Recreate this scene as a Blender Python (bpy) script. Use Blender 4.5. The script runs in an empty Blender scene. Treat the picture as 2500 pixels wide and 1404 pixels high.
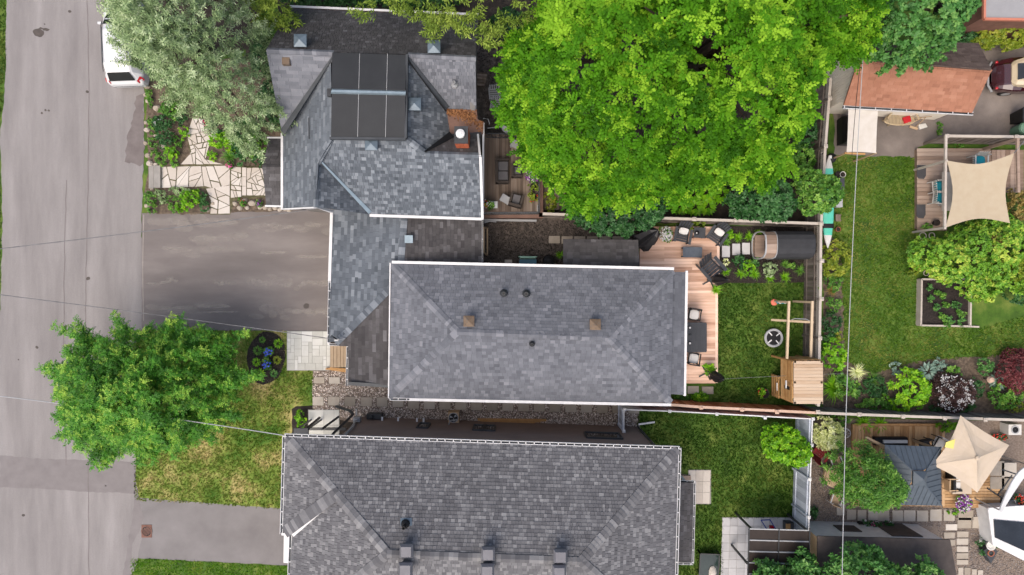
import bpy, math, random
import numpy as np
from mathutils import Vector, Matrix
random.seed(11)
rng = np.random.default_rng(11)
R = math.radians
scene = bpy.context.scene
C = scene.collection

# ---------------------------------------------------------------- camera, sky, sun, exposure
CAM_H = 33.3                      # drone height in metres, looking straight down, 24 mm lens
FPX = 2500 * 24 / 36.0            # focal length in photograph pixels
cam_d = bpy.data.cameras.new('camera'); cam = bpy.data.objects.new('camera', cam_d); C.objects.link(cam)
cam.location = (0, 0, CAM_H); cam.rotation_euler = (0, 0, 0)
cam_d.lens = 24; cam_d.sensor_width = 36; cam_d.clip_end = 2000
scene.camera = cam

SUN_EL, SUN_AZ = 62.0, 212.0      # azimuth clockwise from +Y (the top of the picture)
world = bpy.data.worlds.new('World'); scene.world = world; world.use_nodes = True
wn = world.node_tree.nodes; wl = world.node_tree.links
sky = wn.new('ShaderNodeTexSky'); sky.sky_type = 'NISHITA'; sky.sun_disc = False
sky.sun_elevation = R(SUN_EL); sky.sun_rotation = R(SUN_AZ)
sky.air_density = 1.0; sky.dust_density = 6.0; sky.ozone_density = 0.6
wl.new(sky.outputs[0], wn['Background'].inputs[0]); wn['Background'].inputs[1].default_value = 0.15
sd = bpy.data.lights.new('sun', 'SUN'); sun = bpy.data.objects.new('sun', sd); C.objects.link(sun)
sd.energy = 0.65; sd.angle = R(50); sd.color = (1.0, 0.95, 0.88)
sv = Vector((math.sin(R(SUN_AZ)) * math.cos(R(SUN_EL)), math.cos(R(SUN_AZ)) * math.cos(R(SUN_EL)), math.sin(R(SUN_EL))))
sun.rotation_euler = sv.to_track_quat('Z', 'Y').to_euler(); sun.location = (0, 0, 60)
scene.view_settings.view_transform = 'Standard'; scene.view_settings.look = 'None'
scene.view_settings.gamma = 1.0; scene.view_settings.use_curve_mapping = False
scene.view_settings.exposure = 0.72

# ---------------------------------------------------------------- helpers
def P(px, py, z=0.0):
    """photograph pixel + known height -> world point"""
    s = (CAM_H - z) / FPX
    return Vector(((px - 1250) * s, (702 - py) * s, z))
def PL(pts, z=0.0):
    return [P(a, b, z) for a, b in pts]
def lin(r, g, b, k=0.7):
    f = lambda v: ((v / 255 + 0.055) / 1.055) ** 2.4 if v > 10 else v / 255 / 12.92
    return (f(r) * k, f(g) * k, f(b) * k)
def U(a, b): return random.uniform(a, b)

def root_loc(o):
    while o.parent: o = o.parent
    return o.location.copy()

class MB:
    def __init__(s): s.v = []; s.f = []; s.t = []
    def poly(s, pts, t=0.5):
        n = len(s.v); s.v += [tuple(p) for p in pts]; s.f.append(tuple(range(n, n + len(pts)))); s.t.append(t)
    def quadstrip(s, a, b, t=0.5, close=False):
        n = len(a); m = n if close else n - 1
        for i in range(m):
            j = (i + 1) % n; s.poly([a[i], a[j], b[j], b[i]], t)
    def prism(s, pts, z0, z1, t=0.5, bottom=True):
        """vertical prism over a 2D outline"""
        p = [(q[0], q[1]) for q in pts]
        ar = sum(p[i][0] * p[(i + 1) % len(p)][1] - p[(i + 1) % len(p)][0] * p[i][1] for i in range(len(p)))
        if ar < 0: p.reverse()
        n = len(s.v); k = len(p)
        s.v += [(x, y, z0) for x, y in p] + [(x, y, z1) for x, y in p]
        s.f.append(tuple(range(n + k, n + 2 * k))); s.t.append(t)
        if bottom: s.f.append(tuple(range(n + k - 1, n - 1, -1))); s.t.append(t)
        for i in range(k):
            j = (i + 1) % k; s.f.append((n + i, n + j, n + k + j, n + k + i)); s.t.append(t)
    def hexa(s, a, b, t=0.5):
        """a, b: two rings of 4 points"""
        s.poly(list(reversed(a)), t); s.poly(b, t)
        for i in range(len(a)):
            j = (i + 1) % len(a); s.poly([a[i], a[j], b[j], b[i]], t)
    def box(s, c, size, rz=0.0, t=0.5, M=None):
        x, y, z = [d / 2 for d in size]; c = Vector(c)
        m = M if M is not None else Matrix.Rotation(rz, 3, 'Z')
        q = lambda X, Y, Z: c + m @ Vector((X, Y, Z))
        s.hexa([q(-x, -y, -z), q(x, -y, -z), q(x, y, -z), q(-x, y, -z)], [q(-x, -y, z), q(x, -y, z), q(x, y, z), q(-x, y, z)], t)
    def bar(s, a, b, w, h, t=0.5, up=(0, 0, 1)):
        a, b = Vector(a), Vector(b); d = (b - a).normalized(); u = Vector(up)
        if abs(d.dot(u)) > 0.99: u = Vector((1, 0, 0))
        x = d.cross(u).normalized() * (w / 2); y = x.cross(d).normalized() * (h / 2)
        s.hexa([a - x - y, a + x - y, a + x + y, a - x + y], [b - x - y, b + x - y, b + x + y, b - x + y], t)
    def tube(s, pts, r, n=6, t=0.5, cap=True):
        pts = [Vector(p) for p in pts]; rings = []
        for i, p in enumerate(pts):
            d = (pts[min(i + 1, len(pts) - 1)] - pts[max(i - 1, 0)]).normalized()
            u = Vector((0, 0, 1)) if abs(d.z) < 0.9 else Vector((1, 0, 0))
            x = d.cross(u).normalized(); y = x.cross(d)
            rr = r[i] if isinstance(r, (list, tuple)) else r
            rings.append([p + (x * math.cos(2 * math.pi * k / n) + y * math.sin(2 * math.pi * k / n)) * rr for k in range(n)])
        for a, b in zip(rings, rings[1:]): s.quadstrip(a, b, t, True)
        if cap: s.poly(list(reversed(rings[0])), t); s.poly(rings[-1], t)
    def lathe(s, c, prof, n=12, t=0.5, cap=True, sx=1, sy=1):
        c = Vector(c)
        rings = [[c + Vector((math.cos(2 * math.pi * k / n) * r * sx, math.sin(2 * math.pi * k / n) * r * sy, z)) for k in range(n)] for r, z in prof]
        for a, b in zip(rings, rings[1:]): s.quadstrip(a, b, t, True)
        if cap: s.poly(list(reversed(rings[0])), t); s.poly(rings[-1], t)
    def loft(s, rings, t=0.5, cap=True, close=True):
        for a, b in zip(rings, rings[1:]): s.quadstrip(a, b, t, close)
        if cap: s.poly(list(reversed(rings[0])), t); s.poly(rings[-1], t)
    def mesh(s, name, off=(0, 0, 0), smooth=False):
        me = bpy.data.meshes.new(name); o = Vector(off)
        me.from_pydata([tuple(Vector(v) - o) for v in s.v], [], s.f)
        a = me.attributes.new('tone', 'FLOAT', 'FACE'); a.data.foreach_set('value', np.array(s.t, dtype=np.float32))
        if smooth: me.polygons.foreach_set('use_smooth', [True] * len(me.polygons))
        return me
    def build(s, name, material, parent=None, smooth=False, kind=None):
        off = root_loc(parent) if parent else (0, 0, 0)
        me = s.mesh(name, off, smooth); me.materials.append(material)
        o = bpy.data.objects.new(name, me); C.objects.link(o)
        if parent: o.parent = parent
        if kind: o['kind'] = kind
        return o

def np_mesh(name, V, Fc, tone, material, parent=None, kind=None, smooth=False):
    """V (n,3) array, Fc (m,k) array, tone (m,)"""
    off = np.array(root_loc(parent) if parent else (0, 0, 0))
    me = bpy.data.meshes.new(name); m, k = Fc.shape
    me.vertices.add(len(V)); me.vertices.foreach_set('co', (V - off).astype(np.float32).ravel())
    me.loops.add(m * k); me.loops.foreach_set('vertex_index', Fc.astype(np.int32).ravel())
    me.polygons.add(m); me.polygons.foreach_set('loop_start', np.arange(0, m * k, k, dtype=np.int32))
    me.polygons.foreach_set('loop_total', np.full(m, k, dtype=np.int32))
    me.update(calc_edges=True)
    a = me.attributes.new('tone', 'FLOAT', 'FACE'); a.data.foreach_set('value', np.asarray(tone, dtype=np.float32))
    if smooth: me.polygons.foreach_set('use_smooth', [True] * m)
    me.materials.append(material)
    o = bpy.data.objects.new(name, me); C.objects.link(o)
    if parent: o.parent = parent
    if kind: o['kind'] = kind
    return o

def tag(o, label, cat, group=None):
    o['label'] = label; o['category'] = cat
    if group: o['group'] = group
    return o
def thing(name, label, cat, loc=(0, 0, 0), group=None):
    o = bpy.data.objects.new(name, None); C.objects.link(o); o.location = loc; o.empty_display_size = 0.2
    return tag(o, label, cat, group)
def dup(root, loc, rz, label=None, scale=None):
    r = root.copy(); C.objects.link(r); r.location = loc; r.rotation_euler = (0, 0, rz)
    if scale: r.scale = (scale,) * 3
    if label: r['label'] = label
    for ch in list(root.children):
        c = ch.copy(); C.objects.link(c); c.parent = r
        for g in list(ch.children):
            d = g.copy(); C.objects.link(d); d.parent = c
    return r
def place(o, loc, rz=0.0):
    o.location = loc; o.rotation_euler = (0, 0, rz); return o

# ---------------------------------------------------------------- materials
def mat(name, cols, ns=4.0, det=4, wt=0.0, rough=0.8, bump=0.0, bs=60.0, an=(1, 1, 1), spec=0.3, metal=0.0,
        transl=0.0, big=None, speck=None, alpha=None, contrast=1.0, coat=0.0):
    m = bpy.data.materials.new(name); m.use_nodes = True; nt = m.node_tree; N = nt.nodes; L = nt.links
    b = N['Principled BSDF']; out = N['Material Output']
    def math_(op, a, c, clamp=False):
        n = N.new('ShaderNodeMath'); n.operation = op; n.use_clamp = clamp
        for i, x in enumerate((a, c)):
            if isinstance(x, (int, float)): n.inputs[i].default_value = x
            else: L.new(x, n.inputs[i])
        return n.outputs[0]
    geo = N.new('ShaderNodeNewGeometry'); mp = N.new('ShaderNodeMapping'); mp.inputs['Scale'].default_value = an
    L.new(geo.outputs['Position'], mp.inputs['Vector'])
    def noise(scale, detail, vec=mp.outputs[0], rough_=0.6):
        n = N.new('ShaderNodeTexNoise'); n.inputs['Scale'].default_value = scale; n.inputs['Detail'].default_value = detail
        n.inputs['Roughness'].default_value = rough_; L.new(vec, n.inputs['Vector']); return n.outputs['Fac']
    fac = noise(ns, det)
    fac = math_('MULTIPLY_ADD', fac, contrast); fac.node.inputs[2].default_value = 0.5 - 0.5 * contrast
    if wt > 0:
        at = N.new('ShaderNodeAttribute'); at.attribute_name = 'tone'
        fac = math_('ADD', math_('MULTIPLY', fac, 1 - wt), math_('MULTIPLY', at.outputs['Fac'], wt), True)
    r = N.new('ShaderNodeValToRGB'); e = r.color_ramp.elements
    k = len(cols)
    while len(e) < k: e.new(0.5)
    lo, hi = (0.0, 1.0) if wt > 0.5 else (0.25, 0.75)
    for i, c_ in enumerate(cols): e[i].position = lo + (hi - lo) * (i / (k - 1) if k > 1 else 0); e[i].color = (*c_, 1)
    L.new(fac, r.inputs[0]); col = r.outputs[0]
    def mulcol(col, f):
        mx = N.new('ShaderNodeMix'); mx.data_type = 'RGBA'; mx.blend_type = 'MULTIPLY'; mx.inputs[0].default_value = 1
        L.new(col, mx.inputs[6]); cb = N.new('ShaderNodeCombineColor')
        for i in range(3): L.new(f, cb.inputs[i])
        L.new(cb.outputs[0], mx.inputs[7]); return mx.outputs[2]
    if big:
        f = noise(big[0], 3, geo.outputs['Position'])
        f = math_('MULTIPLY_ADD', f, 2 * big[1]); f.node.inputs[2].default_value = 1 - big[1]
        col = mulcol(col, f)
    if speck:
        f = noise(speck[0], 2, geo.outputs['Position'], 0.8)
        f = math_('MULTIPLY_ADD', f, 2 * speck[1]); f.node.inputs[2].default_value = 1 - speck[1]
        col = mulcol(col, f)
    L.new(col, b.inputs['Base Color'])
    b.inputs['Roughness'].default_value = rough; b.inputs['Specular IOR Level'].default_value = spec
    b.inputs['Metallic'].default_value = metal; b.inputs['Coat Weight'].default_value = coat
    if alpha is not None: b.inputs['Alpha'].default_value = alpha
    if bump > 0:
        bn = N.new('ShaderNodeBump'); bn.inputs['Strength'].default_value = bump; bn.inputs['Distance'].default_value = 0.02
        L.new(noise(bs, 3), bn.inputs['Height']); L.new(bn.outputs[0], b.inputs['Normal'])
    if transl > 0:
        tr = N.new('ShaderNodeBsdfTranslucent'); L.new(col, tr.inputs[0]); ms = N.new('ShaderNodeMixShader')
        ms.inputs[0].default_value = transl; L.new(b.outputs[0], ms.inputs[1]); L.new(tr.outputs[0], ms.inputs[2]); L.new(ms.outputs[0], out.inputs[0])
    return m

def grey(v, k=0.7): return lin(v, v, v, k)
MT = {}
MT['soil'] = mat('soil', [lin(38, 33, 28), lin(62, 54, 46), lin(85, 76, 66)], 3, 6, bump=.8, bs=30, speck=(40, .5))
MT['mulch'] = mat('mulch', [lin(24, 20, 18), lin(48, 41, 37), lin(70, 60, 54)], 14, 6, bump=1, bs=40, speck=(60, .6))
MT['bed_soil'] = mat('bed_soil', [lin(70, 60, 50), lin(108, 94, 80), lin(140, 124, 106)], 6, 6, bump=1, bs=40, speck=(40, .5))
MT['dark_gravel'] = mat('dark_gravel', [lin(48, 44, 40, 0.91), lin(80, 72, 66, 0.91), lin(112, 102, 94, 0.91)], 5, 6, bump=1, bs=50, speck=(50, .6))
MT['lawn_dry'] = mat('lawn_dry', [lin(70, 108, 28, .85), lin(116, 136, 54, .85), lin(176, 162, 106, .85)], .5, 7, bump=.6, bs=40, speck=(25, .35), contrast=2.1)
MT['lawn_soil'] = mat('lawn_soil', [lin(44, 72, 14, .8), lin(72, 104, 28, .8), lin(112, 128, 54, .8)], .9, 7, bump=.6, bs=40, speck=(25, .35), contrast=1.3)
MT['asphalt_road'] = mat('asphalt_road', [lin(148, 143, 142, .54), lin(169, 164, 162, .54), lin(187, 182, 180, .54)], 1.1, 7, an=(1, .14, 1), bump=.35, bs=70, speck=(26, .2), big=(.2, .1), rough=.9)
MT['asphalt_drive'] = mat('asphalt_drive', [lin(112, 106, 103, .72), lin(128, 121, 118, .74), lin(146, 139, 135, .76)], .8, 6, an=(.25, 1, 1), bump=.25, bs=90, speck=(55, .16), big=(.35, .12), rough=.85)
MT['asphalt_grey'] = mat('asphalt_grey', [lin(134, 130, 129, .6), lin(148, 144, 143, .6), lin(160, 156, 155, .6)], .7, 6, bump=.25, bs=90, speck=(55, .12), big=(.3, .1), rough=.9)
MT['asphalt_old'] = mat('asphalt_old', [lin(105, 97, 92), lin(128, 119, 113), lin(150, 140, 132)], .7, 6, bump=.3, bs=80, speck=(45, .2), big=(.3, .2), rough=.9)
MT['stain_dark'] = mat('stain_dark', [lin(70, 64, 60), lin(105, 96, 90)], 3, 4, rough=.6)
MT['stain_pale'] = mat('stain_pale', [lin(150, 142, 136), lin(180, 172, 166)], 2, 5, rough=.9, speck=(40, .2))
MT['patch_dark'] = mat('patch_dark', [lin(128, 119, 117, 0.56), lin(150, 141, 139, 0.56)], 2, 5, rough=.9, speck=(50, .15))
MT['patch_mid'] = mat('patch_mid', [lin(146, 140, 139, .55), lin(162, 156, 155, .55)], 2, 5, rough=.9, speck=(50, .15))
MT['white_metal'] = mat('white_metal', [lin(232, 232, 232, 0.66), lin(250, 250, 250, 0.70)], 3, 3, rough=.45)
MT['cream_wall'] = mat('cream_wall', [lin(212, 203, 188, 1.0), lin(226, 218, 204, 1.05)], 1, 3, rough=.7)
MT['brown_siding'] = mat('brown_siding', [lin(94, 80, 73, 1.7), lin(104, 90, 82, 1.7)], 1, 4, rough=.7, speck=(30, .08))
MT['grey_wall'] = mat('grey_wall', [lin(120, 118, 116), lin(150, 147, 144)], 1, 4, rough=.8)
MT['dark_metal'] = mat('dark_metal', [lin(38, 40, 42), lin(62, 65, 68)], 2, 3, rough=.45, spec=.5)
MT['black'] = mat('black', [lin(20, 20, 22), lin(36, 36, 38)], 3, 3, rough=.6)
MT['glass_dark'] = mat('glass_dark', [lin(28, 32, 36), lin(48, 54, 60)], 1, 2, rough=.06, spec=.6)
MT['zinc'] = mat('zinc', [lin(128, 146, 156), lin(160, 178, 188)], 3, 4, rough=.35, metal=.35, spec=.5)
MT['vent_metal'] = mat('vent_metal', [lin(96, 112, 124), lin(122, 138, 150)], 3, 4, rough=.45, metal=.2, spec=.5)
MT['vent_grey'] = mat('vent_grey', [lin(104, 104, 110, .75), lin(122, 122, 128, .75)], 3, 4, rough=.5)
MT['vent_rust'] = mat('vent_rust', [lin(92, 84, 78), lin(128, 108, 88), lin(110, 104, 98)], 5, 5, rough=.6)
MT['membrane'] = mat('membrane', [lin(66, 69, 73, 0.35), lin(78, 81, 85, 0.35)], 1.5, 6, rough=.6, speck=(20, .12), big=(.6, .12))
MT['flash_dark'] = mat('flash_dark', [lin(62, 66, 70), lin(84, 88, 92)], 2, 4, rough=.45, metal=.2)
MT['black_flash'] = mat('black_flash', [lin(16, 16, 17), lin(30, 30, 32)], 2, 4, rough=.5)
MT['copper_brown'] = mat('copper_brown', [lin(110, 82, 70), lin(138, 106, 92)], 2, 4, rough=.6)
MT['needles'] = mat('needles', [lin(96, 64, 40, .6), lin(140, 94, 60, .65), lin(168, 120, 80, .7)], 8, 6, wt=.5, rough=.95)
MT['brick'] = mat('brick', [lin(170, 84, 54), lin(212, 120, 84)], 6, 4, wt=.6, rough=.85)
SH = dict(rough=.92, spec=.2, bump=.25, bs=120, speck=(70, .22))
MT['shingle_a'] = mat('shingle_a', [lin(84, 87, 94, .7), lin(114, 117, 124, .76), lin(148, 150, 157, .78)], 3, 5, wt=.62, big=(.35, .22), **SH)
MT['shingle_b'] = mat('shingle_b', [lin(72, 78, 85, .68), lin(106, 113, 121, .7), lin(158, 165, 172, .72)], 3, 5, wt=.72, big=(.4, .18), **SH)
MT['shingle_c'] = mat('shingle_c', [lin(78, 78, 82, .72), lin(110, 110, 113, .75), lin(154, 154, 155, .77)], 3, 5, wt=.7, big=(.35, .14), **SH)
MT['shingle_dark_and_shade'] = mat('shingle_dark_and_shade', [lin(60, 58, 60, .7), lin(88, 86, 87, .75), lin(128, 127, 130, .8)], 3, 5, wt=.55, big=(.5, .3), **SH)  # own colour of the charcoal roofs; also carries painted shade on away-facing slopes
MT['shingle_rust'] = mat('shingle_rust', [lin(148, 102, 82, .64), lin(178, 126, 102, .66), lin(198, 148, 124, .66)], 3, 5, wt=.55, big=(.5, .2), **SH)
MT['deck_new'] = mat('deck_new', [lin(164, 126, 104, 1.15), lin(198, 164, 142, 1.2), lin(222, 192, 172, 1.2)], 3, 6, wt=.45, an=(.25, 3, 1), rough=.75, bump=.2, bs=30)
MT['deck_old'] = mat('deck_old', [lin(84, 72, 62, 0.91), lin(112, 99, 88, 0.91), lin(146, 132, 120, 0.91)], 3, 6, wt=.45, an=(3, .2, 1), rough=.85, bump=.2, bs=30)
MT['deck_right'] = mat('deck_right', [lin(138, 116, 100), lin(168, 146, 130), lin(190, 170, 154)], 3, 6, wt=.45, an=(.3, 3, 1), rough=.8, bump=.2, bs=30)
MT['deck_yellow'] = mat('deck_yellow', [lin(160, 122, 82, 0.77), lin(190, 152, 108, 0.77), lin(212, 176, 134, 0.77)], 3, 6, wt=.45, an=(3, .3, 1), rough=.8)
MT['fence_grey'] = mat('fence_grey', [lin(92, 82, 76), lin(124, 114, 106), lin(150, 140, 132)], 4, 6, wt=.4, an=(2, 2, .3), rough=.9)
MT['fence_cap'] = mat('fence_cap', [lin(186, 176, 164), lin(216, 207, 196)], 4, 6, wt=.3, rough=.85)
MT['fence_orange'] = mat('fence_orange', [lin(150, 84, 50, 1.05), lin(184, 112, 72, 1.05), lin(202, 136, 96, 1.05)], 4, 6, wt=.5, an=(2, 2, .3), rough=.8)
MT['fence_pink'] = mat('fence_pink', [lin(206, 172, 150), lin(226, 198, 178)], 4, 6, rough=.8)
MT['fence_silver'] = mat('fence_silver', [lin(132, 138, 148, 1.40), lin(164, 170, 180, 1.40), lin(188, 194, 204, 1.40)], 5, 6, wt=.4, an=(.4, 5, .4), rough=.6)
MT['wood_light'] = mat('wood_light', [lin(206, 172, 138, 0.55), lin(228, 198, 166, 0.55), lin(240, 216, 188, 0.55)], 4, 6, wt=.45, an=(.4, 3, 1), rough=.75)
MT['wood_gold'] = mat('wood_gold', [lin(176, 128, 76), lin(204, 158, 102), lin(222, 180, 128)], 4, 6, wt=.45, rough=.75)
MT['wood_post'] = mat('wood_post', [lin(210, 186, 152), lin(228, 206, 176)], 4, 6, an=(3, .4, 1), rough=.75)
MT['paver_pale'] = mat('paver_pale', [lin(196, 196, 188, 0.77), lin(214, 214, 206, 0.77), lin(226, 226, 220, 0.77)], 3, 6, wt=.5, rough=.85, speck=(50, .08))
MT['paver_cream'] = mat('paver_cream', [lin(196, 186, 172), lin(216, 206, 194), lin(228, 220, 208)], 3, 6, wt=.5, rough=.85, speck=(50, .08))
MT['paver_tan'] = mat('paver_tan', [lin(158, 148, 134, 0.77), lin(180, 170, 156, 0.77), lin(196, 188, 176, 0.77)], 3, 6, wt=.5, rough=.85, speck=(50, .08))
MT['paver_grey'] = mat('paver_grey', [lin(190, 190, 192), lin(206, 206, 208), lin(220, 220, 222)], 3, 6, wt=.5, rough=.85, speck=(40, .08))
MT['flagstone'] = mat('flagstone', [lin(206, 194, 180, .64), lin(222, 213, 203, .68), lin(234, 229, 221, .7)], 3, 6, wt=.55, rough=.85, speck=(30, .12))
MT['joint_moss'] = mat('joint_moss', [lin(66, 70, 44), lin(104, 100, 74), lin(130, 122, 100)], 6, 6, rough=.95)
MT['concrete'] = mat('concrete', [lin(150, 146, 140), lin(172, 168, 162)], 3, 6, rough=.9, speck=(50, .1))
MT['rock'] = mat('rock', [lin(150, 138, 122), lin(186, 174, 158), lin(214, 204, 192)], 4, 6, wt=.6, rough=.9, bump=.5, bs=20)
MT['pebble'] = mat('pebble', [lin(92, 80, 72, 1.33), lin(150, 136, 124, 1.33), lin(186, 174, 164, 1.33), lin(226, 220, 214, 1.33)], 10, 3, wt=.85, rough=.8)
MT['pebble_grey'] = mat('pebble_grey', [lin(98, 90, 86, 0.88), lin(140, 131, 126, 0.88), lin(180, 172, 168, 0.88)], 10, 3, wt=.85, rough=.8)
MT['pebble_base'] = mat('pebble_base', [lin(84, 74, 66, 1.26), lin(124, 112, 102, 1.26)], 12, 5, rough=.95, speck=(50, .5), bump=1, bs=50)
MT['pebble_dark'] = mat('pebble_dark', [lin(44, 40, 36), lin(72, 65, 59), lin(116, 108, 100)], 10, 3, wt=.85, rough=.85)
MT['bark'] = mat('bark', [lin(62, 50, 42), lin(98, 84, 72)], 6, 6, an=(1, 1, .3), rough=.95, bump=.6, bs=20)
LF = dict(rough=.5, spec=.35, wt=.75)
MT['grass'] = mat('grass', [lin(36, 70, 12, .8), lin(62, 100, 24, .85), lin(124, 136, 60, .8)], .7, 6, rough=.7, spec=.2, wt=.45, transl=.2, contrast=1.5)
MT['grass_bright'] = mat('grass_bright', [lin(64, 108, 16, 1.0), lin(100, 150, 36, 1.0), lin(150, 166, 70, .9)], .7, 6, rough=.7, spec=.2, wt=.4, transl=.2, contrast=1.4)
MT['leaf_spring'] = mat('leaf_spring', [lin(56, 104, 22, .95), lin(112, 162, 44, 1.0), lin(196, 206, 84, 1.0)], 1.0, 3, transl=.25, **LF)
MT['shingle_rust_shade'] = mat('shingle_rust_shade', [lin(92, 78, 72), lin(112, 97, 90), lin(128, 112, 104)], 3, 5, wt=.5, **SH)  # darkened rust shingle: shade painted in for the garage's back slope
MT['grass_light_green'] = mat('grass_light_green', [lin(54, 92, 16, .95), lin(88, 124, 32, .95), lin(158, 156, 84, .85)], .5, 6, rough=.7, spec=.2, wt=.4, transl=.2, contrast=1.5)  # lighter, yellower green for the neighbour's grass
MT['grass_dry'] = mat('grass_dry', [lin(68, 108, 26, 1.1), lin(114, 130, 52, 1.1), lin(184, 166, 114, 1.12)], .5, 7, rough=.7, spec=.2, wt=.45, transl=.2, contrast=2.3)
MT['leaf_lime'] = mat('leaf_lime', [lin(36, 86, 10, .72), lin(88, 150, 22, .78), lin(166, 212, 58, .86)], 1.2, 3, transl=.3, rough=.6, spec=.12, wt=.75)
MT['leaf_street'] = mat('leaf_street', [lin(34, 82, 14, 1.0), lin(74, 138, 30, 1.05), lin(176, 206, 80, 1.05)], .8, 3, transl=.25, **LF)
MT['leaf_maple'] = mat('leaf_maple', [lin(40, 84, 32, 0.88), lin(80, 136, 62, 0.88), lin(136, 180, 92, 0.88)], .8, 3, transl=.25, **LF)
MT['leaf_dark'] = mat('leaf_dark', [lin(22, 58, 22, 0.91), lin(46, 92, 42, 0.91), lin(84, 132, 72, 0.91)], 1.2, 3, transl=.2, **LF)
MT['leaf_mid'] = mat('leaf_mid', [lin(44, 88, 22, .95), lin(84, 134, 44, 1.0), lin(146, 184, 78, 1.0)], 1.2, 3, transl=.25, **LF)
MT['leaf_bright'] = mat('leaf_bright', [lin(62, 120, 10, 0.80), lin(120, 186, 22, 0.80), lin(178, 224, 50, 0.80)], 1.2, 3, transl=.3, **LF)
MT['leaf_yellow'] = mat('leaf_yellow', [lin(90, 120, 26), lin(146, 168, 44), lin(206, 206, 84)], 1.2, 3, transl=.3, **LF)
MT['leaf_conifer'] = mat('leaf_conifer', [lin(72, 94, 56, .9), lin(132, 156, 106, .95), lin(204, 218, 176, .95)], .7, 3, transl=.1, rough=.7, spec=.2, wt=.7)
MT['leaf_cedar'] = mat('leaf_cedar', [lin(76, 104, 32), lin(128, 156, 58), lin(180, 200, 92)], .7, 3, transl=.15, rough=.7, spec=.2, wt=.7)
MT['leaf_blue'] = mat('leaf_blue', [lin(96, 128, 112), lin(140, 170, 152), lin(186, 208, 190)], 2, 3, transl=.1, **LF)
MT['leaf_cream'] = mat('leaf_cream', [lin(150, 164, 84, 1.1), lin(206, 212, 146, 1.15), lin(240, 242, 214, 1.2)], 2, 3, transl=.2, **LF)
MT['leaf_red'] = mat('leaf_red', [lin(72, 26, 30), lin(120, 54, 58), lin(160, 92, 92)], 2, 3, transl=.2, **LF)
MT['leaf_purple'] = mat('leaf_purple', [lin(38, 22, 20), lin(70, 46, 42), lin(96, 66, 58)], 2, 3, transl=.1, **LF)
MT['leaf_tan'] = mat('leaf_tan', [lin(120, 106, 50), lin(170, 150, 80), lin(206, 184, 112)], 2, 3, transl=.2, **LF)
def petal(n, a, b): MT[n] = mat(n, [lin(*a, .8), lin(*b, .85)], 6, 2, wt=.7, rough=.6, transl=.15)
petal('petal_white', (224, 222, 220), (248, 248, 246)); petal('petal_blue', (54, 84, 214), (124, 148, 250))
petal('petal_pink', (206, 60, 130), (240, 140, 190)); petal('petal_purple', (96, 30, 110), (190, 110, 210))
petal('petal_red', (190, 40, 34), (230, 96, 76)); petal('petal_cerise', (130, 14, 50), (190, 40, 90))
def plain(n, a, b=None, **k): MT[n] = mat(n, [lin(*a), lin(*(b or [min(255, x + 14) for x in a]))], 3, 4, **k)
plain('char_plastic', (62, 65, 70), rough=.55); plain('char_fabric', (74, 74, 77), rough=.95, bump=.2, bs=200)
plain('wicker', (66, 58, 52), rough=.8, bump=.5, bs=80); plain('weave_dark', (48, 48, 50), (72, 72, 74), rough=.8)
plain('grey_slat', (92, 102, 114), (110, 120, 132), rough=.6); plain('cushion_white', (226, 224, 220), rough=.9)
plain('cushion_grey', (100, 98, 100), rough=.95); plain('teal', (20, 140, 160), (40, 160, 178), rough=.8)
plain('teal_dark', (20, 96, 120), (30, 112, 136), rough=.35); plain('mint', (88, 206, 178), (112, 222, 196), rough=.4)
plain('mint_pale', (150, 196, 170), (176, 214, 190), rough=.6)
plain('canvas', (222, 204, 180), (230, 213, 192), rough=.9, transl=.15); plain('canvas_white', (226, 218, 206), (240, 234, 226), rough=.9, transl=.15)
plain('sail', (204, 186, 158), (212, 197, 170), rough=.9, transl=.12); plain('gazebo_metal', (92, 102, 112), (106, 116, 126), rough=.45, metal=.2)
plain('dark_roof', (74, 68, 66), (96, 88, 84), rough=.85, speck=(30, .2)); plain('poly_roof', (52, 44, 40), (66, 57, 52), rough=.45, spec=.2)
plain('terracotta', (160, 96, 70), rough=.8); plain('pot_dark', (48, 44, 42), rough=.6); plain('pot_white', (220, 218, 212), rough=.5)
plain('red_wood', (128, 36, 40), (150, 52, 54), rough=.7); plain('sauna_roof', (52, 53, 56), (64, 65, 68), rough=.75, bump=.3, bs=90)
plain('tarp_black', (24, 24, 26), (44, 44, 48), rough=.5); plain('orange_plastic', (226, 120, 96), rough=.5)
plain('steel', (176, 178, 180), rough=.4, metal=.3); plain('light_grey', (176, 178, 180), rough=.7); plain('wire', (96, 96, 98), (150, 150, 152), rough=.6)
plain('car_white', (236, 238, 240), (242, 244, 246), rough=.25, coat=.6); plain('car_maroon', (58, 18, 26), (66, 22, 30), rough=.2, coat=.8, spec=.5)
plain('car_cream', (206, 190, 160), (214, 198, 170), rough=.4, coat=.3); plain('tail_red', (190, 20, 34), rough=.2, coat=.5)
plain('tyre', (24, 24, 25), rough=.9); plain('rust_iron', (118, 84, 72), (150, 110, 96), rough=.8); plain('green_plastic', (108, 150, 124), (128, 168, 142), rough=.5)
plain('rattan', (186, 166, 132), (206, 188, 156), rough=.8); plain('tan_wood', (196, 166, 130), (212, 184, 150), rough=.8)
plain('yellow_patch', (232, 216, 120), rough=.9); plain('step_wood', (176, 154, 128), (196, 174, 146), rough=.8); plain('blue_plastic', (30, 60, 150), rough=.5); plain('orange_gutter', (204, 128, 104), rough=.6); plain('grey_roof', (160, 160, 162), (170, 170, 172), rough=.7)
MT['salt'] = mat('salt', [lin(176, 168, 160), lin(206, 198, 190)], 3, 5, rough=.9, alpha=.26)
MT['damp'] = mat('damp', [lin(84, 78, 74), lin(98, 91, 87)], 2, 4, rough=.85, alpha=.25)
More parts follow.
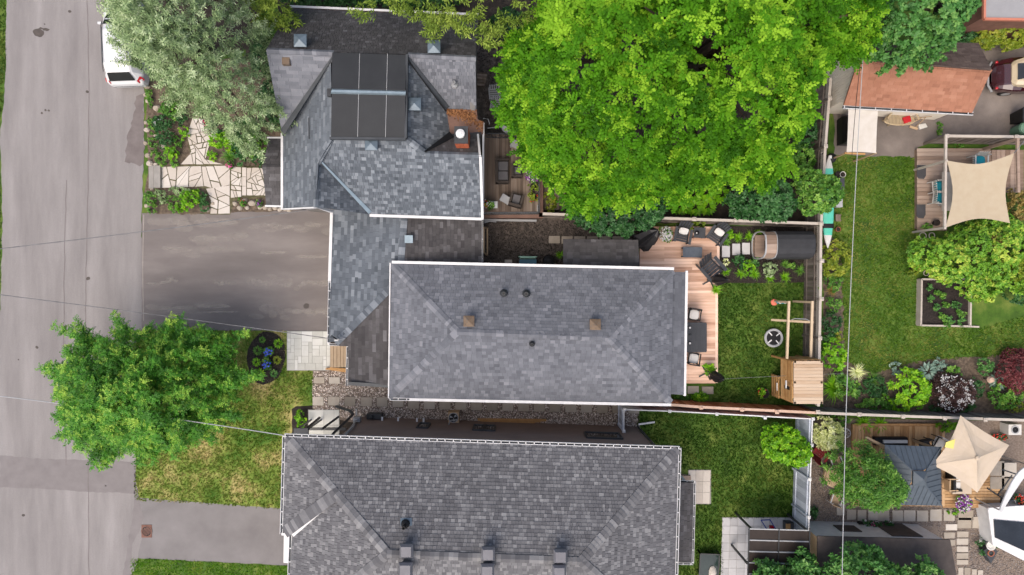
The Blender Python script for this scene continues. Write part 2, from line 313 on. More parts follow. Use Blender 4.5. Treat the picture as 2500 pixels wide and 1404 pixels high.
plain('dark_glass_roof', (36, 52, 50), (54, 70, 66), rough=.08, spec=.6)
# ---------------------------------------------------------------- setting
def jag(pts, step=14, amp=2.0, close=True):
    out = []; n = len(pts)
    for i in range(n if close else n - 1):
        a, b = pts[i], pts[(i + 1) % n]; d = math.hypot(b[0] - a[0], b[1] - a[1]); k = max(1, int(d / step))
        for j in range(k):
            f = j / k; am = amp if j else amp * .4
            out.append((a[0] + (b[0] - a[0]) * f + U(-am, am), a[1] + (b[1] - a[1]) * f + U(-am, am)))
    return out
def sheet(name, pts, z, m, parent=None, rough=0, kind='structure', step=14):
    p = jag(pts, step, rough) if rough else pts
    b = MB(); b.poly(PL(p, z)); o = b.build(name, MT[m], parent)
    if not parent: o['kind'] = kind
    return o
def ellipse(cx, cy, rx, ry, n=18, wob=.12):
    ph = [U(0, 6.28) for _ in range(3)]
    return [(cx + rx * math.cos(a) * (1 + wob * math.sin(2 * a + ph[0]) + wob * .6 * math.sin(3 * a + ph[1])),
             cy + ry * math.sin(a) * (1 + wob * math.sin(2 * a + ph[0]) + wob * .6 * math.sin(5 * a + ph[2]))) for a in [2 * math.pi * i / n for i in range(n)]]

b = MB(); b.poly([(-150, -150, -.004), (150, -150, -.004), (150, 150, -.004), (-150, 150, -.004)])
ground = b.build('ground', MT['lawn_soil']); ground['kind'] = 'structure'
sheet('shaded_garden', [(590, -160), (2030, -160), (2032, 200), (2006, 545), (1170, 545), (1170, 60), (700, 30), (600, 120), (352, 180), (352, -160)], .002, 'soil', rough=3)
sheet('house_footing', [(600, 100), (1180, 100), (1180, 560), (1600, 560), (1600, 1000), (800, 960), (800, 1080), (700, 1080), (700, 520), (600, 520)], .003, 'soil')
sheet('back_footing', [(800, 1010), (1600, 1060), (1600, 1900), (860, 1900), (860, 1260), (800, 1250)], .002, 'soil')
sheet('verge', [(-300, -400), (16, -400), (17, 150), (12, 250), (2, 330), (4, 420), (8, 520), (5, 700), (-2, 800), (-4, 1700), (-300, 1700)], .004, 'lawn_soil', rough=2)
road = sheet('road', [(14, -400), (356, -400), (352, 200), (350, 400), (346, 520), (348, 808), (332, 830), (330, 1222), (346, 1240), (348, 1300), (334, 1376), (320, 1404), (316, 1800), (-6, 1800), (-3, 800), (3, 700), (6, 520), (2, 420), (0, 330), (10, 250), (15, 150)], .008, 'asphalt_road', rough=2)
def stain(pts, m, z=.012, amp=1.5, parent=road, name='road_stain', step=9):
    o = sheet(name, pts, z, m, parent, amp, step=step); return o
stain(ellipse(94, 80, 13, 11), 'stain_dark'); stain(ellipse(112, 72, 8, 4), 'stain_dark'); stain(ellipse(100, 69, 5, 2), 'stain_dark')
for x, y, r in ((111, 269, 3), (119, 270, 3), (102, 276, 3), (109, 59, 2), (170, 28, 4), (213, 224, 4), (215, 680, 5), (90, 848, 4), (57, 1258, 4), (45, 878, 2), (258, 1186, 2)):
    stain(ellipse(x, y, r, r * .9, 9), 'stain_dark', amp=.4)
stain([(0, 1112), (100, 1120), (332, 1128), (330, 1205), (200, 1200), (90, 1192), (0, 1190)], 'patch_mid', name='road_patch')
stain([(332, 235), (350, 230), (352, 400), (340, 405), (305, 395), (310, 330), (325, 290)], 'patch_dark', amp=4, name='road_patch')
stain([(330, 1150), (341, 1225), (352, 1262), (340, 1300), (322, 1330), (318, 1404), (300, 1404), (318, 1290), (326, 1240)], 'patch_mid', amp=2, name='road_patch')
for xs in ((213, 0), (160, 3)):
    pts = [(xs[0] + 4 * math.sin(y / 170) + U(-1, 1), y) for y in range(-40, 1440, 24)]
    if xs[1]: pts = pts[20:50]
    stain([(x - .8, y) for x, y in pts] + [(x + .8, y) for x, y in reversed(pts)], 'patch_dark', .013, 0, name='road_crack')
drive = sheet('driveway', [(346, 520), (500, 522), (700, 512), (820, 512), (860, 520), (860, 820), (700, 808), (346, 806)], .014, 'asphalt_drive', rough=1)
def soft_streak(x0, x1, y0, h, n):
    """pale salt marks: scattered thin films along a wheel track"""
    for i in range(n):
        x = x0 + (x1 - x0) * (i + U(.1, .9)) / n; stain(ellipse(x, y0 + random.gauss(0, h * .22), U(.7, 1.5) * (x1 - x0) / n, h * U(.18, .42), 12, .2), 'salt', .017 + .0004 * (i % 8), .7, drive, 'driveway_stain', 6)
for q_ in ((620, 806, 555, 20, 12), (640, 702, 615, 12, 7), (730, 800, 626, 12, 7), (605, 806, 692, 24, 18), (625, 806, 764, 22, 14), (630, 670, 745, 8, 4), (520, 566, 690, 14, 5), (412, 432, 684, 16, 4), (360, 420, 690, 8, 4), (480, 570, 762, 10, 6), (380, 580, 545, 34, 6), (400, 560, 612, 26, 5), (360, 560, 750, 24, 6), (470, 600, 580, 30, 5)): soft_streak(*q_)
pts_ = [(350 + 1.5 * math.sin(y / 60), y) for y in range(524, 800, 20)]; stain([(x - 1.2, y) for x, y in pts_] + [(x + 1.2, y) for x, y in reversed(pts_)], 'stain_pale', .022, 0, drive, 'asphalt_seam')
stain(ellipse(748, 747, 8, 6), 'stain_dark', .02, .4, drive, 'driveway_stain')
sheet('neighbour_driveway', [(326, 1214), (480, 1226), (690, 1241), (800, 1246), (800, 1382), (690, 1380), (322, 1362), (322, 1300)], .006, 'asphalt_grey', rough=1)
sheet('garage_forecourt', [(2035, 100), (2900, 110), (2900, 345), (2500, 345), (2310, 330), (2240, 360), (2238, 384), (2036, 378)], .01, 'asphalt_old', rough=3)
sheet('pebble_yard', [(763, 905), (860, 905), (960, 940), (1560, 985), (1562, 1050), (900, 1040), (763, 1010)], .008, 'pebble_base')
sheet('gravel_yard', [(1980, 1020), (2900, 1035), (2900, 1500), (1975, 1500)], .006, 'pebble_base')
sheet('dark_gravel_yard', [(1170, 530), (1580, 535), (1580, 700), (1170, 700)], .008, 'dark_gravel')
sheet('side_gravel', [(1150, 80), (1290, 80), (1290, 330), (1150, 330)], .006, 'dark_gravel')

# lawns: a sheet of turf plus one mass of blades on each
def inpoly(p, x, y):
    c = np.zeros(x.shape, bool); n = len(p)
    for i in range(n):
        x1, y1 = p[i]; x2, y2 = p[(i + 1) % n]
        if y1 == y2: continue
        c ^= ((y1 > y) != (y2 > y)) & (x < (x2 - x1) * (y - y1) / (y2 - y1) + x1)
    return c
def scatter(poly_px, dens, excl=()):
    xs = [p[0] for p in poly_px]; ys = [p[1] for p in poly_px]
    n = int((max(xs) - min(xs)) * (max(ys) - min(ys)) / 2500 * dens)
    x = rng.uniform(min(xs), max(xs), n); y = rng.uniform(min(ys), max(ys), n)
    k = inpoly(poly_px, x, y)
    for e in excl: k &= ~inpoly(e, x, y)
    s = CAM_H / FPX
    return np.stack([(x[k] - 1250) * s, (702 - y[k]) * s], 1)
def blades(name, pos, material, label, h=(.05, .09), w=.018, per=4, spread=.05, lean=.7, parent=None):
    n = len(pos) * per
    base = np.repeat(pos, per, 0) + rng.normal(0, spread * .4, (n, 2))
    a = rng.uniform(0, 2 * np.pi, n); hh = rng.uniform(h[0], h[1], n); l = rng.uniform(.2, lean, n) * hh * 1.4
    dx, dy = np.cos(a), np.sin(a)
    V = np.zeros((n, 3, 3))
    V[:, 0, :2] = base + np.stack([-dy, dx], 1) * w; V[:, 1, :2] = base - np.stack([-dy, dx], 1) * w
    V[:, 2, :2] = base + np.stack([dx, dy], 1) * l[:, None]; V[:, 2, 2] = hh
    V[:, :2, 2] = .006
    tone = np.repeat(rng.uniform(0, 1, len(pos)), per) * .7 + rng.uniform(0, .3, n)
    o = np_mesh(name, V.reshape(-1, 3), np.arange(n * 3).reshape(-1, 3), tone, material, parent)
    o['kind'] = 'stuff'
    if label: tag(o, label, 'grass')
    return o
LAWNS = {}
def lawn(key, pts, label, m='grass', dens=210, excl=()):
    LAWNS[key] = pts
    sheet('lawn', pts, .004, 'lawn_dry' if m == 'grass_dry' else 'lawn_soil', rough=2)
    blades('grass', scatter(pts, dens, excl), MT[m], label)
BED = ellipse(650, 873, 47, 66, 22, .05)
BED = [(x if x < 700 else 700, max(y, 809)) for x, y in BED]
lawn('front', [(338, 806), (765, 808), (765, 1005), (716, 1000), (712, 1064), (860, 1070), (860, 1252), (690, 1243), (480, 1228), (330, 1221), (333, 830)],
     'patchy green and straw coloured grass of the front lawn under the street tree', 'grass_dry', 190,
     excl=(BED, [(700, 800), (810, 800), (810, 907), (700, 907)], [(708, 985), (770, 985), (850, 1070), (708, 1070)]))
lawn('strip', [(322, 1362), (690, 1382), (712, 1384), (712, 1600), (316, 1600)], 'green grass strip below the lower driveway', 'grass_bright')
lawn('back', [(1738, 692), (1966, 690), (1964, 1000), (1740, 1000)], 'mown green grass between the deck and the wooden playhouse', 'grass')
lawn('lower', [(1556, 1005), (1940, 1020), (1940, 1265), (1765, 1265), (1762, 1500), (1600, 1500), (1600, 1100), (1556, 1046)], 'dark green grass behind the lower house', 'grass',
     excl=([(1655, 1145), (1736, 1145), (1736, 1232), (1655, 1232)],))
lawn('neighbour', [(2036, 384), (2240, 384), (2238, 560), (2240, 680), (2245, 800), (2400, 800), (2500, 770), (2900, 770), (2900, 860), (2440, 870), (2260, 880), (2120, 915), (2060, 880), (2050, 620), (2036, 560)],
     'light green lawn of the yard beyond the grey fence', 'grass_light_green', excl=([(2240, 680), (2378, 680), (2378, 800), (2240, 800)],))
blades('verge_grass', scatter([(-60, -60), (13, -60), (14, 150), (8, 240), (-2, 330), (0, 420), (4, 520), (2, 700), (-6, 800), (-60, 1450)], 170), MT['grass'], 'narrow grass verge along the far edge of the road')
sheet('flower_bed', [(2010, 560), (2055, 600), (2062, 880), (2130, 912), (2260, 878), (2440, 868), (2900, 860), (2900, 1020), (2008, 1012)], .012, 'bed_soil', rough=3)
sheet('mulch_bed', BED, .016, 'mulch', rough=1.2, step=8)
sheet('hedge_bed', [(712, 1000), (722, 992), (764, 990), (766, 1010), (760, 1064), (714, 1064)], .016, 'mulch', rough=1.5)
sheet('planting_bed', [(1755, 552), (1968, 552), (1968, 690), (1755, 692)], .012, 'mulch', rough=1)
sheet('front_bed', [(358, 180), (700, 120), (700, 516), (540, 518), (520, 524), (358, 520), (352, 470), (362, 405), (356, 300)], .016, 'bed_soil', rough=3)

# loose chips and pebbles
OCT = np.array([[1, 0, 0], [0, 1, 0], [-1, 0, 0], [0, -1, 0], [0, 0, .7], [0, 0, -.5]], float)
OCF = np.array([[0, 1, 4], [1, 2, 4], [2, 3, 4], [3, 0, 4], [1, 0, 5], [2, 1, 5], [3, 2, 5], [0, 3, 5]])
def pebbles(name, pos, r, m, label, cat='pebbles', flat=.6, z=.012):
    n = len(pos); s = rng.uniform(r[0], r[1], n); a = rng.uniform(0, 6.28, n); e = rng.uniform(.55, 1, n)
    V = np.repeat(OCT[None], n, 0) * (1 + rng.uniform(-.25, .25, (n, 6, 1)))
    V[:, :, 1] *= e[:, None]; V *= s[:, None, None]; V[:, :, 2] *= flat
    c, d = np.cos(a)[:, None], np.sin(a)[:, None]
    X = V[:, :, 0] * c - V[:, :, 1] * d; Y = V[:, :, 0] * d + V[:, :, 1] * c
    V[:, :, 0] = X + pos[:, :1]; V[:, :, 1] = Y + pos[:, 1:2]; V[:, :, 2] += z + s[:, None] * .3
    Fc = (OCF[None] + (np.arange(n) * 6)[:, None, None]).reshape(-1, 3)
    o = np_mesh(name, V.reshape(-1, 3), Fc, np.repeat(rng.uniform(0, 1, n), 8), MT[m]); o['kind'] = 'stuff'; return tag(o, label, cat)

# ---------------------------------------------------------------- roofs
CAMV = Vector((0, 0, CAM_H))
class Plane:
    def __init__(s, a, b, c):
        s.a = P(*a); s.n = (P(*b) - s.a).cross(P(*c) - s.a).normalized()
        if s.n.z < 0: s.n = -s.n
    def at(s, px, py):
        d = P(px, py, 0) - CAMV; return CAMV + d * ((s.a - CAMV).dot(s.n) / d.dot(s.n))
from mathutils.geometry import tessellate_polygon
def clip_tri(poly, tri):
    ar = (tri[1][0] - tri[0][0]) * (tri[2][1] - tri[0][1]) - (tri[2][0] - tri[0][0]) * (tri[1][1] - tri[0][1])
    if ar < 0: tri = [tri[0], tri[2], tri[1]]
    for i in range(3):
        a, b = tri[i], tri[(i + 1) % 3]; out = []
        sd = lambda p: (b[0] - a[0]) * (p[1] - a[1]) - (b[1] - a[1]) * (p[0] - a[0])
        for k in range(len(poly)):
            p, q = poly[k], poly[(k + 1) % len(poly)]; sp, sq = sd(p), sd(q)
            if sp >= 0: out.append(p)
            if (sp >= 0) != (sq >= 0): f = sp / (sp - sq); out.append((p[0] + (q[0] - p[0]) * f, p[1] + (q[1] - p[1]) * f))
        poly = out
        if len(poly) < 3: return []
    return poly
def pip(p, x, y):
    c = False; n = len(p)
    for i in range(n):
        x1, y1 = p[i]; x2, y2 = p[(i + 1) % n]
        if (y1 > y) != (y2 > y) and x < (x2 - x1) * (y - y1) / (y2 - y1) + x1: c = not c
    return c
GAP = .006
class House:
    def __init__(s, name, label, loc_px, cat='house'):
        s.o = thing(name, label, cat, P(*loc_px)); s.whole = []; s.cut = []
    def slope(s, plane, poly, eave, m, e=.16, ws=(.2, .25, .3, .34), tones=None, thick=.024, slab=.1, shingles=True):
        pl = Plane(*plane); V = [pl.at(*q) for q in poly]
        b = MB(); dn = Vector((0, 0, -slab)); b.hexa([v + dn for v in V], V, 0.0)
        part = b.build('roof_slope', MT[m], s.o)
        if not shingles: return part, pl
        o = pl.at(*eave[0]); u = (pl.at(*eave[1]) - o).normalized(); v = pl.n.cross(u)
        if v.z < 0: u = -u; v = -v
        p2 = [((q - o).dot(u), (q - o).dot(v)) for q in V]
        tris = [[p2[i] for i in t] for t in tessellate_polygon([[Vector((a, c, 0)) for a, c in p2]])]
        vmin = min(q[1] for q in p2); vmax = max(q[1] for q in p2); umin = min(q[0] for q in p2); umax = max(q[0] for q in p2)
        r = int((vmax - vmin) / e) + 1; last = .5
        for i in range(r + 1):
            v0 = vmin + i * e; x = umin - U(0, .4)
            while x < umax:
                w = random.choice(ws); t = (tones or (lambda l: min(1, max(0, random.gauss(.45, .2)))))(last); last = t
                q = [(x + GAP, v0), (x + w - GAP, v0), (x + w - GAP, v0 + e), (x + GAP, v0 + e)]
                if all(pip(p2, *c) for c in q): s.whole.append((part, o, u, v, pl.n, x, v0, w, e, t, m, thick))
                else:
                    for tr in tris:
                        c = clip_tri(q, tr)
                        if len(c) >= 3: s.cut.append((part, o, u, v, pl.n, c, v0, e, t, m, thick))
                x += w
        return part, pl
    def finish(s, limit=300):
        """the shingles that show largest become parts of their slope, the rest one joined part per material"""
        def area(r):
            c = r[1] + r[2] * (r[5] + r[7] / 2) + r[3] * (r[6] + r[8] / 2); d = (CAMV - c)
            sx, sy = c.x / (CAM_H - c.z) * FPX, c.y / (CAM_H - c.z) * FPX
            if abs(sx) > 1245 or abs(sy) > 698: return 0
            return r[7] * r[8] * abs(r[4].dot(d)) / d.length ** 3 * U(.97, 1.03)
        rank = sorted(range(len(s.whole)), key=lambda i: -area(s.whole[i])); big = set(rank[:limit])
        rl = root_loc(s.o); cache = {}; rest = {}
        for i, (part, o, u, v, n, x, v0, w, e, t, m, th) in enumerate(s.whole):
            if i in big:
                tq = round(t * 7) / 7; key = (w, e, tq, m)
                if key not in cache:
                    b = MB(); h0, h1 = .004, th
                    b.poly([(.003, 0, h1), (w - .003, 0, h1), (w - .003, e, h0), (.003, e, h0)], tq)
                    b.poly([(.003, 0, 0), (w - .003, 0, 0), (w - .003, 0, h1), (.003, 0, h1)], tq)
                    b.poly([(.003, 0, 0), (.003, 0, h1), (.003, e, h0), (.003, e, 0)], tq); b.poly([(w - .003, 0, 0), (w - .003, e, 0), (w - .003, e, h0), (w - .003, 0, h1)], tq)
                    cache[key] = b.mesh('shingle'); cache[key].materials.append(MT[m])
                so = bpy.data.objects.new('shingle', cache[key]); C.objects.link(so); so.parent = part
                M = Matrix((u, v, n)).transposed().to_4x4(); M.translation = o + u * x + v * v0 - rl; so.matrix_local = M
            else:
                b = rest.setdefault(m, MB()); q = [(x + GAP, v0), (x + w - GAP, v0), (x + w - GAP, v0 + e), (x + GAP, v0 + e)]
                s._add(b, q, o, u, v, n, v0, e, t, th)
        for (part, o, u, v, n, c, v0, e, t, m, th) in s.cut: s._add(rest.setdefault(m, MB()), c, o, u, v, n, v0, e, t, th)
        for m, b in rest.items():
            x = b.build('shingles', MT[m], s.o); x['kind'] = 'stuff'
    def _add(s, b, q, o, u, v, n, v0, e, t, th):
        top = [o + u * a + v * c + n * (th + (.004 - th) * (c - v0) / e) for a, c in q]; bot = [o + u * a + v * c for a, c in q]
        b.poly(top, t)
        for i in range(len(q)):
            j = (i + 1) % len(q); b.poly([bot[i], bot[j], top[j], top[i]], t)
    def caps(s, A, B, c1, c2, m, w=.16, e=.16, lift=.055, name='ridge_shingle', parent=None):
        """overlapping ridge shingles from A up to B; c1, c2 any points on the two slopes"""
        d = (B - A); L = d.length; d.normalize()
        def wing(c): r = c - A; r -= d * r.dot(d); return r.normalized() * w
        w1, w2 = wing(c1), wing(c2); up = -(w1 + w2)
        if up.z < 0 or up.length < .02: up = Vector((0, 0, 1))
        up = up.normalized(); n = max(1, int(L / e)); rl = root_loc(s.o)
        ms = []
        for k in range(6):
            b = MB(); l = e * 1.25; h, g = up * lift, up * (lift * .35)
            a0, a1, a2 = h, w1 + h, w2 + h; b0, b1, b2 = d * l + g, d * l + w1 + g, d * l + w2 + g; t = .25 + .15 * k
            b.poly([a1, a0, b0, b1], t); b.poly([a0, a2, b2, b0], t)
            b.poly([w1, Vector(), a0, a1], t); b.poly([Vector(), w2, a2, a0], t)
            b.poly([w1, a1, b1, b1 - g], t); b.poly([w2, b2 - g, b2, a2], t)
            me = b.mesh(name); me.materials.append(MT[m]); ms.append(me)
        for i in range(n):
            so = bpy.data.objects.new(name, ms[min(5, max(0, int(random.gauss(2.8, 1.7))))]); C.objects.link(so); so.parent = parent or s.o
            so.location = A + d * (L * i / n) - rl
    def gutter(s, a, b, w=.12, h=.1, hangers=0, m='white_metal', name='gutter', inset=None):
        """open trough from a to b (world), hangers = spacing of the cross straps"""
        d = (b - a).normalized(); x = d.cross(Vector((0, 0, 1))).normalized() * (w / 2); z = Vector((0, 0, 1))
        g = MB()
        if hangers:
            g.bar(a + x * .9, b + x * .9, w * .16, h, .5); g.bar(a - x * .9, b - x * .9, w * .16, h, .5); g.bar(a - z * h * .5, b - z * h * .5, w * .8, .006, .2)
            gg = g.build(name, MT[m], s.o); k = MB(); L = (b - a).length; n = int(L / hangers)
            for i in range(n + 1):
                c = a + d * min(L - .02, hangers * i + U(-.03, .03) + .03); k.bar(c - x + z * h * .4, c + x + z * h * .4, .035, .02)
            ko = k.build('gutter_straps', MT[m], gg); ko['kind'] = 'stuff'
            tr = MB(); tr.bar(a - z * (h * .5 - .008), b - z * (h * .5 - .008), w * .7, .006); tr.build('gutter_shade', MT['flash_dark'], gg)  # dark strip paints in the shade at the bottom of the trough
        else:
            g.bar(a, b, w, h); gg = g.build(name, MT[m], s.o)
        return gg
    def wall(s, pts, z0, z1, m, name='wall'):
        b = MB(); b.prism(pts, z0, z1); return b.build(name, MT[m], s.o)
def vtone(mu, sg): return lambda l: min(1, max(0, random.gauss(mu, sg)))
def blend_tone(l): return min(1, max(0, l * .35 + .65 * random.gauss(.45, .26)))
def box_vent(house, px, py, z, size, m, style='pyramid'):
    c = P(px, py, z); b = MB(); h = size / 2
    if style == 'pyramid':
        b.box(c + Vector((0, 0, -.12)), (size * .7, size * .7, .3)); b.box(c + Vector((0, 0, .04)), (size, size, .05))
        top = c + Vector((0, 0, .2)); q = [c + Vector((x * h, y * h, .066)) for x, y in ((-1, -1), (1, -1), (1, 1), (-1, 1))]
        for i in range(4): b.poly([q[i], q[(i + 1) % 4], top], .3 + .15 * i)
    else:
        b.box(c + Vector((0, 0, -.14)), (size * .66, size * .66, .36)); b.box(c + Vector((0, 0, .05)), (size, size, .06))
        a = [c + Vector((x * h, y * h, .08)) for x, y in ((-1, -1), (1, -1), (1, 1), (-1, 1))]; k = .72
        t = [c + Vector((x * h * k, y * h * k, .2)) for x, y in ((-1, -1), (1, -1), (1, 1), (-1, 1))]
        b.hexa(a, t)
    return b.build('roof_vent', MT[m], house.o)
def pipe_vent(house, px, py, z, r=.06, h=.35, m='dark_metal', flash=True):
    c = P(px, py, z); b = MB()
    if flash: b.lathe(c + Vector((0, 0, -.05)), [(r * 2.6, -.06), (r * 2.2, .06), (r * 1.2, .12)], 10)
    b.lathe(c, [(r, -.1), (r, h * .5), (r, h), (r * .7, h), (r * .7, h - .1)], 10); return b.build('vent_pipe', MT[m], house.o)

# ----- house A: the grey hip roofed bungalow in the middle
A = House('hip_roof_bungalow', 'long grey hip roofed bungalow with white gutters in the middle of the block', (1300, 800, 0))
ez, rz = 3.3, 4.65
TL, TR, BR, BL = (957, 645), (1643, 661), (1637, 983), (951, 970); RL, RR = (1116, 810), (1487, 825)
tA = lambda l: min(1, max(0, random.gauss(.48, .17)))
_, pN = A.slope((TL + (ez,), TR + (ez,), RL + (rz,)), [TL, TR, RR, RL], (TL, TR), 'shingle_a', .15, (.22, .23), tA)
_, pS = A.slope((BL + (ez,), BR + (ez,), RL + (rz,)), [BL, RL, RR, BR], (BL, BR), 'shingle_a', .15, (.2, .22, .24), tA)
_, pW = A.slope((TL + (ez,), BL + (ez,), RL + (rz,)), [TL, RL, BL], (TL, BL), 'shingle_a', .15, (.2, .22, .24), tA)
_, pE = A.slope((TR + (ez,), BR + (ez,), RR + (rz,)), [TR, BR, RR], (TR, BR), 'shingle_a', .15, (.2, .22, .24), tA)
mid = lambda p, q: ((p[0] + q[0]) / 2, (p[1] + q[1]) / 2)
cN, cS, cW, cE = pN.at(1300, 720), pS.at(1300, 900), pW.at(1000, 810), pE.at(1600, 820)
for a, bb, c1, c2 in ((TL, RL, cN, cW), (BL, RL, cS, cW), (TR, RR, cN, cE), (BR, RR, cS, cE)):
    A.caps(P(*a, ez), P(*bb, rz), c1, c2, 'shingle_a', .17)
A.caps(P(*RL, rz), P(*RR, rz), cN, cS, 'shingle_a', .15)
# lower strip of roof along the east end
_, pe2 = A.slope(((1640, 664, 3.2), (1640, 965, 3.2), (1674, 664, 3.02)), [(1640, 664), (1673, 664), (1669, 964), (1636, 962)], ((1673, 664), (1669, 964)), 'shingle_a', .17, (.26, .28, .3), vtone(.28, .15))
A.gutter(P(957, 640, 3.3), P(1645, 656, 3.3), .12, .12); A.gutter(P(951, 974, 3.28), P(1000, 975, 3.28), .12, .1, .35)
A.gutter(P(1000, 975, 3.3), P(1638, 988, 3.3), .12, .12)
A.gutter(P(1676, 661, 3.0), P(1671, 966, 3.0), .11, .12)
A.gutter(P(953, 642, 3.28), P(949, 972, 3.28), .05, .12, name='fascia')
A.wall([P(980, 665, 3), P(1625, 678, 3), P(1618, 968, 3), P(972, 955, 3)], 0, 3.2, 'cream_wall')
A.wall([P(1600, 690, 3), P(1645, 690, 3), P(1640, 950, 3), P(1600, 950, 3)], 0, 2.95, 'cream_wall', 'porch_wall')
for x, y in ((1145, 784), (1453, 792)): box_vent(A, x, y, 4.65, .46, 'vent_rust')
for x, y in ((1230, 716), (1285, 717)): pipe_vent(A, x, y, 4.0, .07, .35, 'dark_metal')
pipe_vent(A, 1299, 840, 4.6, .05, .3, 'dark_metal')
# attached garage and porch roof on its west side
gz, gr = 2.3, 3.05
G = House('attached_garage', 'low shingled garage roof joining the bungalow to the gabled house above the driveway', (980, 620, 0), 'garage')
gl = ((812, 518, gz), (805, 690, gz), (983, 600, gr))
_, pg = G.slope(gl, [(812, 512), (988, 520), (978, 645), (957, 640), (955, 700), (826, 832), (803, 836), (806, 690)], ((812, 518), (805, 690)), 'shingle_b', .155, (.24, .28, .32), vtone(.45, .17))
_, pg2 = G.slope(((983, 520, gr), (978, 640, gr), (1174, 580, 2.25)), [(988, 518), (1176, 530), (1176, 660), (978, 650)], ((1176, 535), (1176, 638)), 'shingle_dark_and_shade', .16, (.24, .28, .32), vtone(.36, .22))  # east slope: shade and weathering both put into this darker shingle colour
G.caps(P(978, 650, gr), P(988, 520, gr), pg.at(900, 600), pg2.at(1080, 600), 'shingle_b', .15)
_, pg3 = G.slope(((826, 832, 2.33), (955, 700, 2.95), (950, 940, 2.65)), [(826, 832), (955, 700), (956, 940), (851, 938), (850, 846), (806, 843)], ((850, 846), (851, 938)), 'shingle_dark_and_shade', .17, (.3, .36, .4, .5), lambda l: min(1, max(0, l * .3 + .7 * random.gauss(.36, .36))))
G.caps(P(820, 838, 2.36), P(955, 702, 2.98), pg.at(870, 700), pg3.at(900, 850), 'shingle_b', .16)
G.gutter(P(810, 514, 2.31), P(805, 686, 2.31), .13, .1); G.gutter(P(805, 686, 2.29), P(802, 838, 2.27), .1, .08, .4)
G.gutter(P(803, 841, 2.27), P(848, 843, 2.27), .09, .08, .35); G.gutter(P(848.5, 844, 2.27), P(847, 942, 2.27), .09, .08, .5)
G.gutter(P(850, 936, 2.52), P(949, 942, 2.54), .16, .1, m='flash_dark', name='metal_gutter')
b = MB(); b.hexa([P(850, 940, 2.24), P(950, 946, 2.24), P(950, 944, 2.44), P(850, 939, 2.44)], [P(851, 933, 2.24), P(951, 938, 2.24), P(951, 938, 2.5), P(851, 934, 2.5)]); b.build('fascia', MT['flash_dark'], G.o)
G.gutter(P(1178, 533, 2.23), P(1178, 640, 2.23), .05, .1, .9)
G.wall([P(826, 525, gz), P(1165, 540, gz), P(1165, 700, gz), P(826, 830, gz)], 0, 2.15, 'cream_wall')
G.wall([P(870, 800, gz), P(960, 800, gz), P(960, 915, gz), P(870, 915, gz)], 0, 2.15, 'cream_wall')
G.finish()
b = MB(); b.box(P(998, 584, 3.05), (.3, .28, .3)); b.box(P(998, 584, 3.21), (.36, .34, .05)); b.build('roof_vent', MT['zinc'], G.o)
# service mast where the overhead wire lands
m = MB(); m.tube([P(822, 829, 2.24), P(822, 829, 3.0), P(828, 828, 3.1)], .03); m.box(P(822, 829, 2.85), (.18, .12, .12)); m.tube([P(822, 829, 2.75), P(842, 826, 2.54)], .03); m.build('service_mast', MT['steel'], G.o)
m = MB(); m.tube([P(822, 829, 2.95), P(814, 823, 2.85), P(810, 820, 2.44)], .035); m.build('cable_loop', MT['black'], G.o)
A.finish()

# ----- house B: gabled house at the top
B = House('gabled_house', 'blue grey gabled house with a flat topped dormer and brick chimney under the trees', (930, 300, 0))
tB = lambda l: min(1, max(0, random.choice((random.gauss(.32, .13), random.gauss(.48, .13), random.gauss(.74, .13)))))
tBl = vtone(.55, .14)
wB = (.1, .13, .16, .2)
_, b1 = B.slope(((708, 20, 3.5), (1167, 40, 3.5), (650, 122, 6.3)), [(708, 20), (1168, 40), (1161, 141), (996, 133), (812, 128), (650, 122)], ((708, 20), (1167, 40)), 'shingle_dark_and_shade', .15, wB, vtone(.35, .2))  # north slope takes the darker shingle, its shade is in the colour
_, b2 = B.slope(((650, 122, 6.3), (812, 128, 6.3), (690, 320, 4.3)), [(650, 122), (813, 128), (813, 146), (690, 332)], ((690, 320), (800, 325)), 'shingle_a', .15, (.4, .46, .5), vtone(.72, .13))
_, b3 = B.slope(((691, 335, 3.6), (691, 508, 3.6), (770, 450, 5.3)), [(691, 332), (808, 148), (812, 340), (778, 396), (770, 506), (691, 509)], ((691, 335), (691, 508)), 'shingle_b', .15, (.24, .3, .36), vtone(.55, .13))
_, b9 = B.slope(((770, 400, 5.3), (770, 504, 5.3), (904, 523, 3.55)), [(770, 398), (781, 394), (906, 524), (810, 510), (769, 505)], ((860, 380), (860, 510)), 'shingle_b', .15, wB, vtone(.45, .22))
_, b7 = B.slope(((905, 523, 3.6), (1175, 531, 3.6), (1100, 378, 5.6)), [(806, 338), (995, 338), (1036, 374), (1173, 379), (1175, 531), (905, 524), (780, 394)], ((905, 523), (1175, 531)), 'shingle_b', .15, wB, tB)
_, b5 = B.slope(((992, 150, 6.2), (992, 340, 6.1), (1095, 275, 4.6)), [(994, 146), (1094, 272), (1100, 330), (1037, 373), (990, 340)], ((1096, 275), (1096, 330)), 'shingle_b', .15, wB, vtone(.45, .22))
_, b6 = B.slope(((995, 133, 6.3), (1160, 141, 6.3), (1163, 270, 4.6)), [(995, 133), (1161, 141), (1163, 272), (1094, 272)], ((1095, 272), (1163, 272)), 'shingle_a', .15, wB, tB)
_, b8 = B.slope(((1035, 374, 5.6), (1172, 379, 5.6), (1175, 325, 4.7)), [(1036, 374), (1173, 379), (1175, 323), (1102, 328)], ((1102, 328), (1175, 325)), 'shingle_dark_and_shade', .15, wB, vtone(.3, .18))  # small back slope, shade painted by the darker shingle too
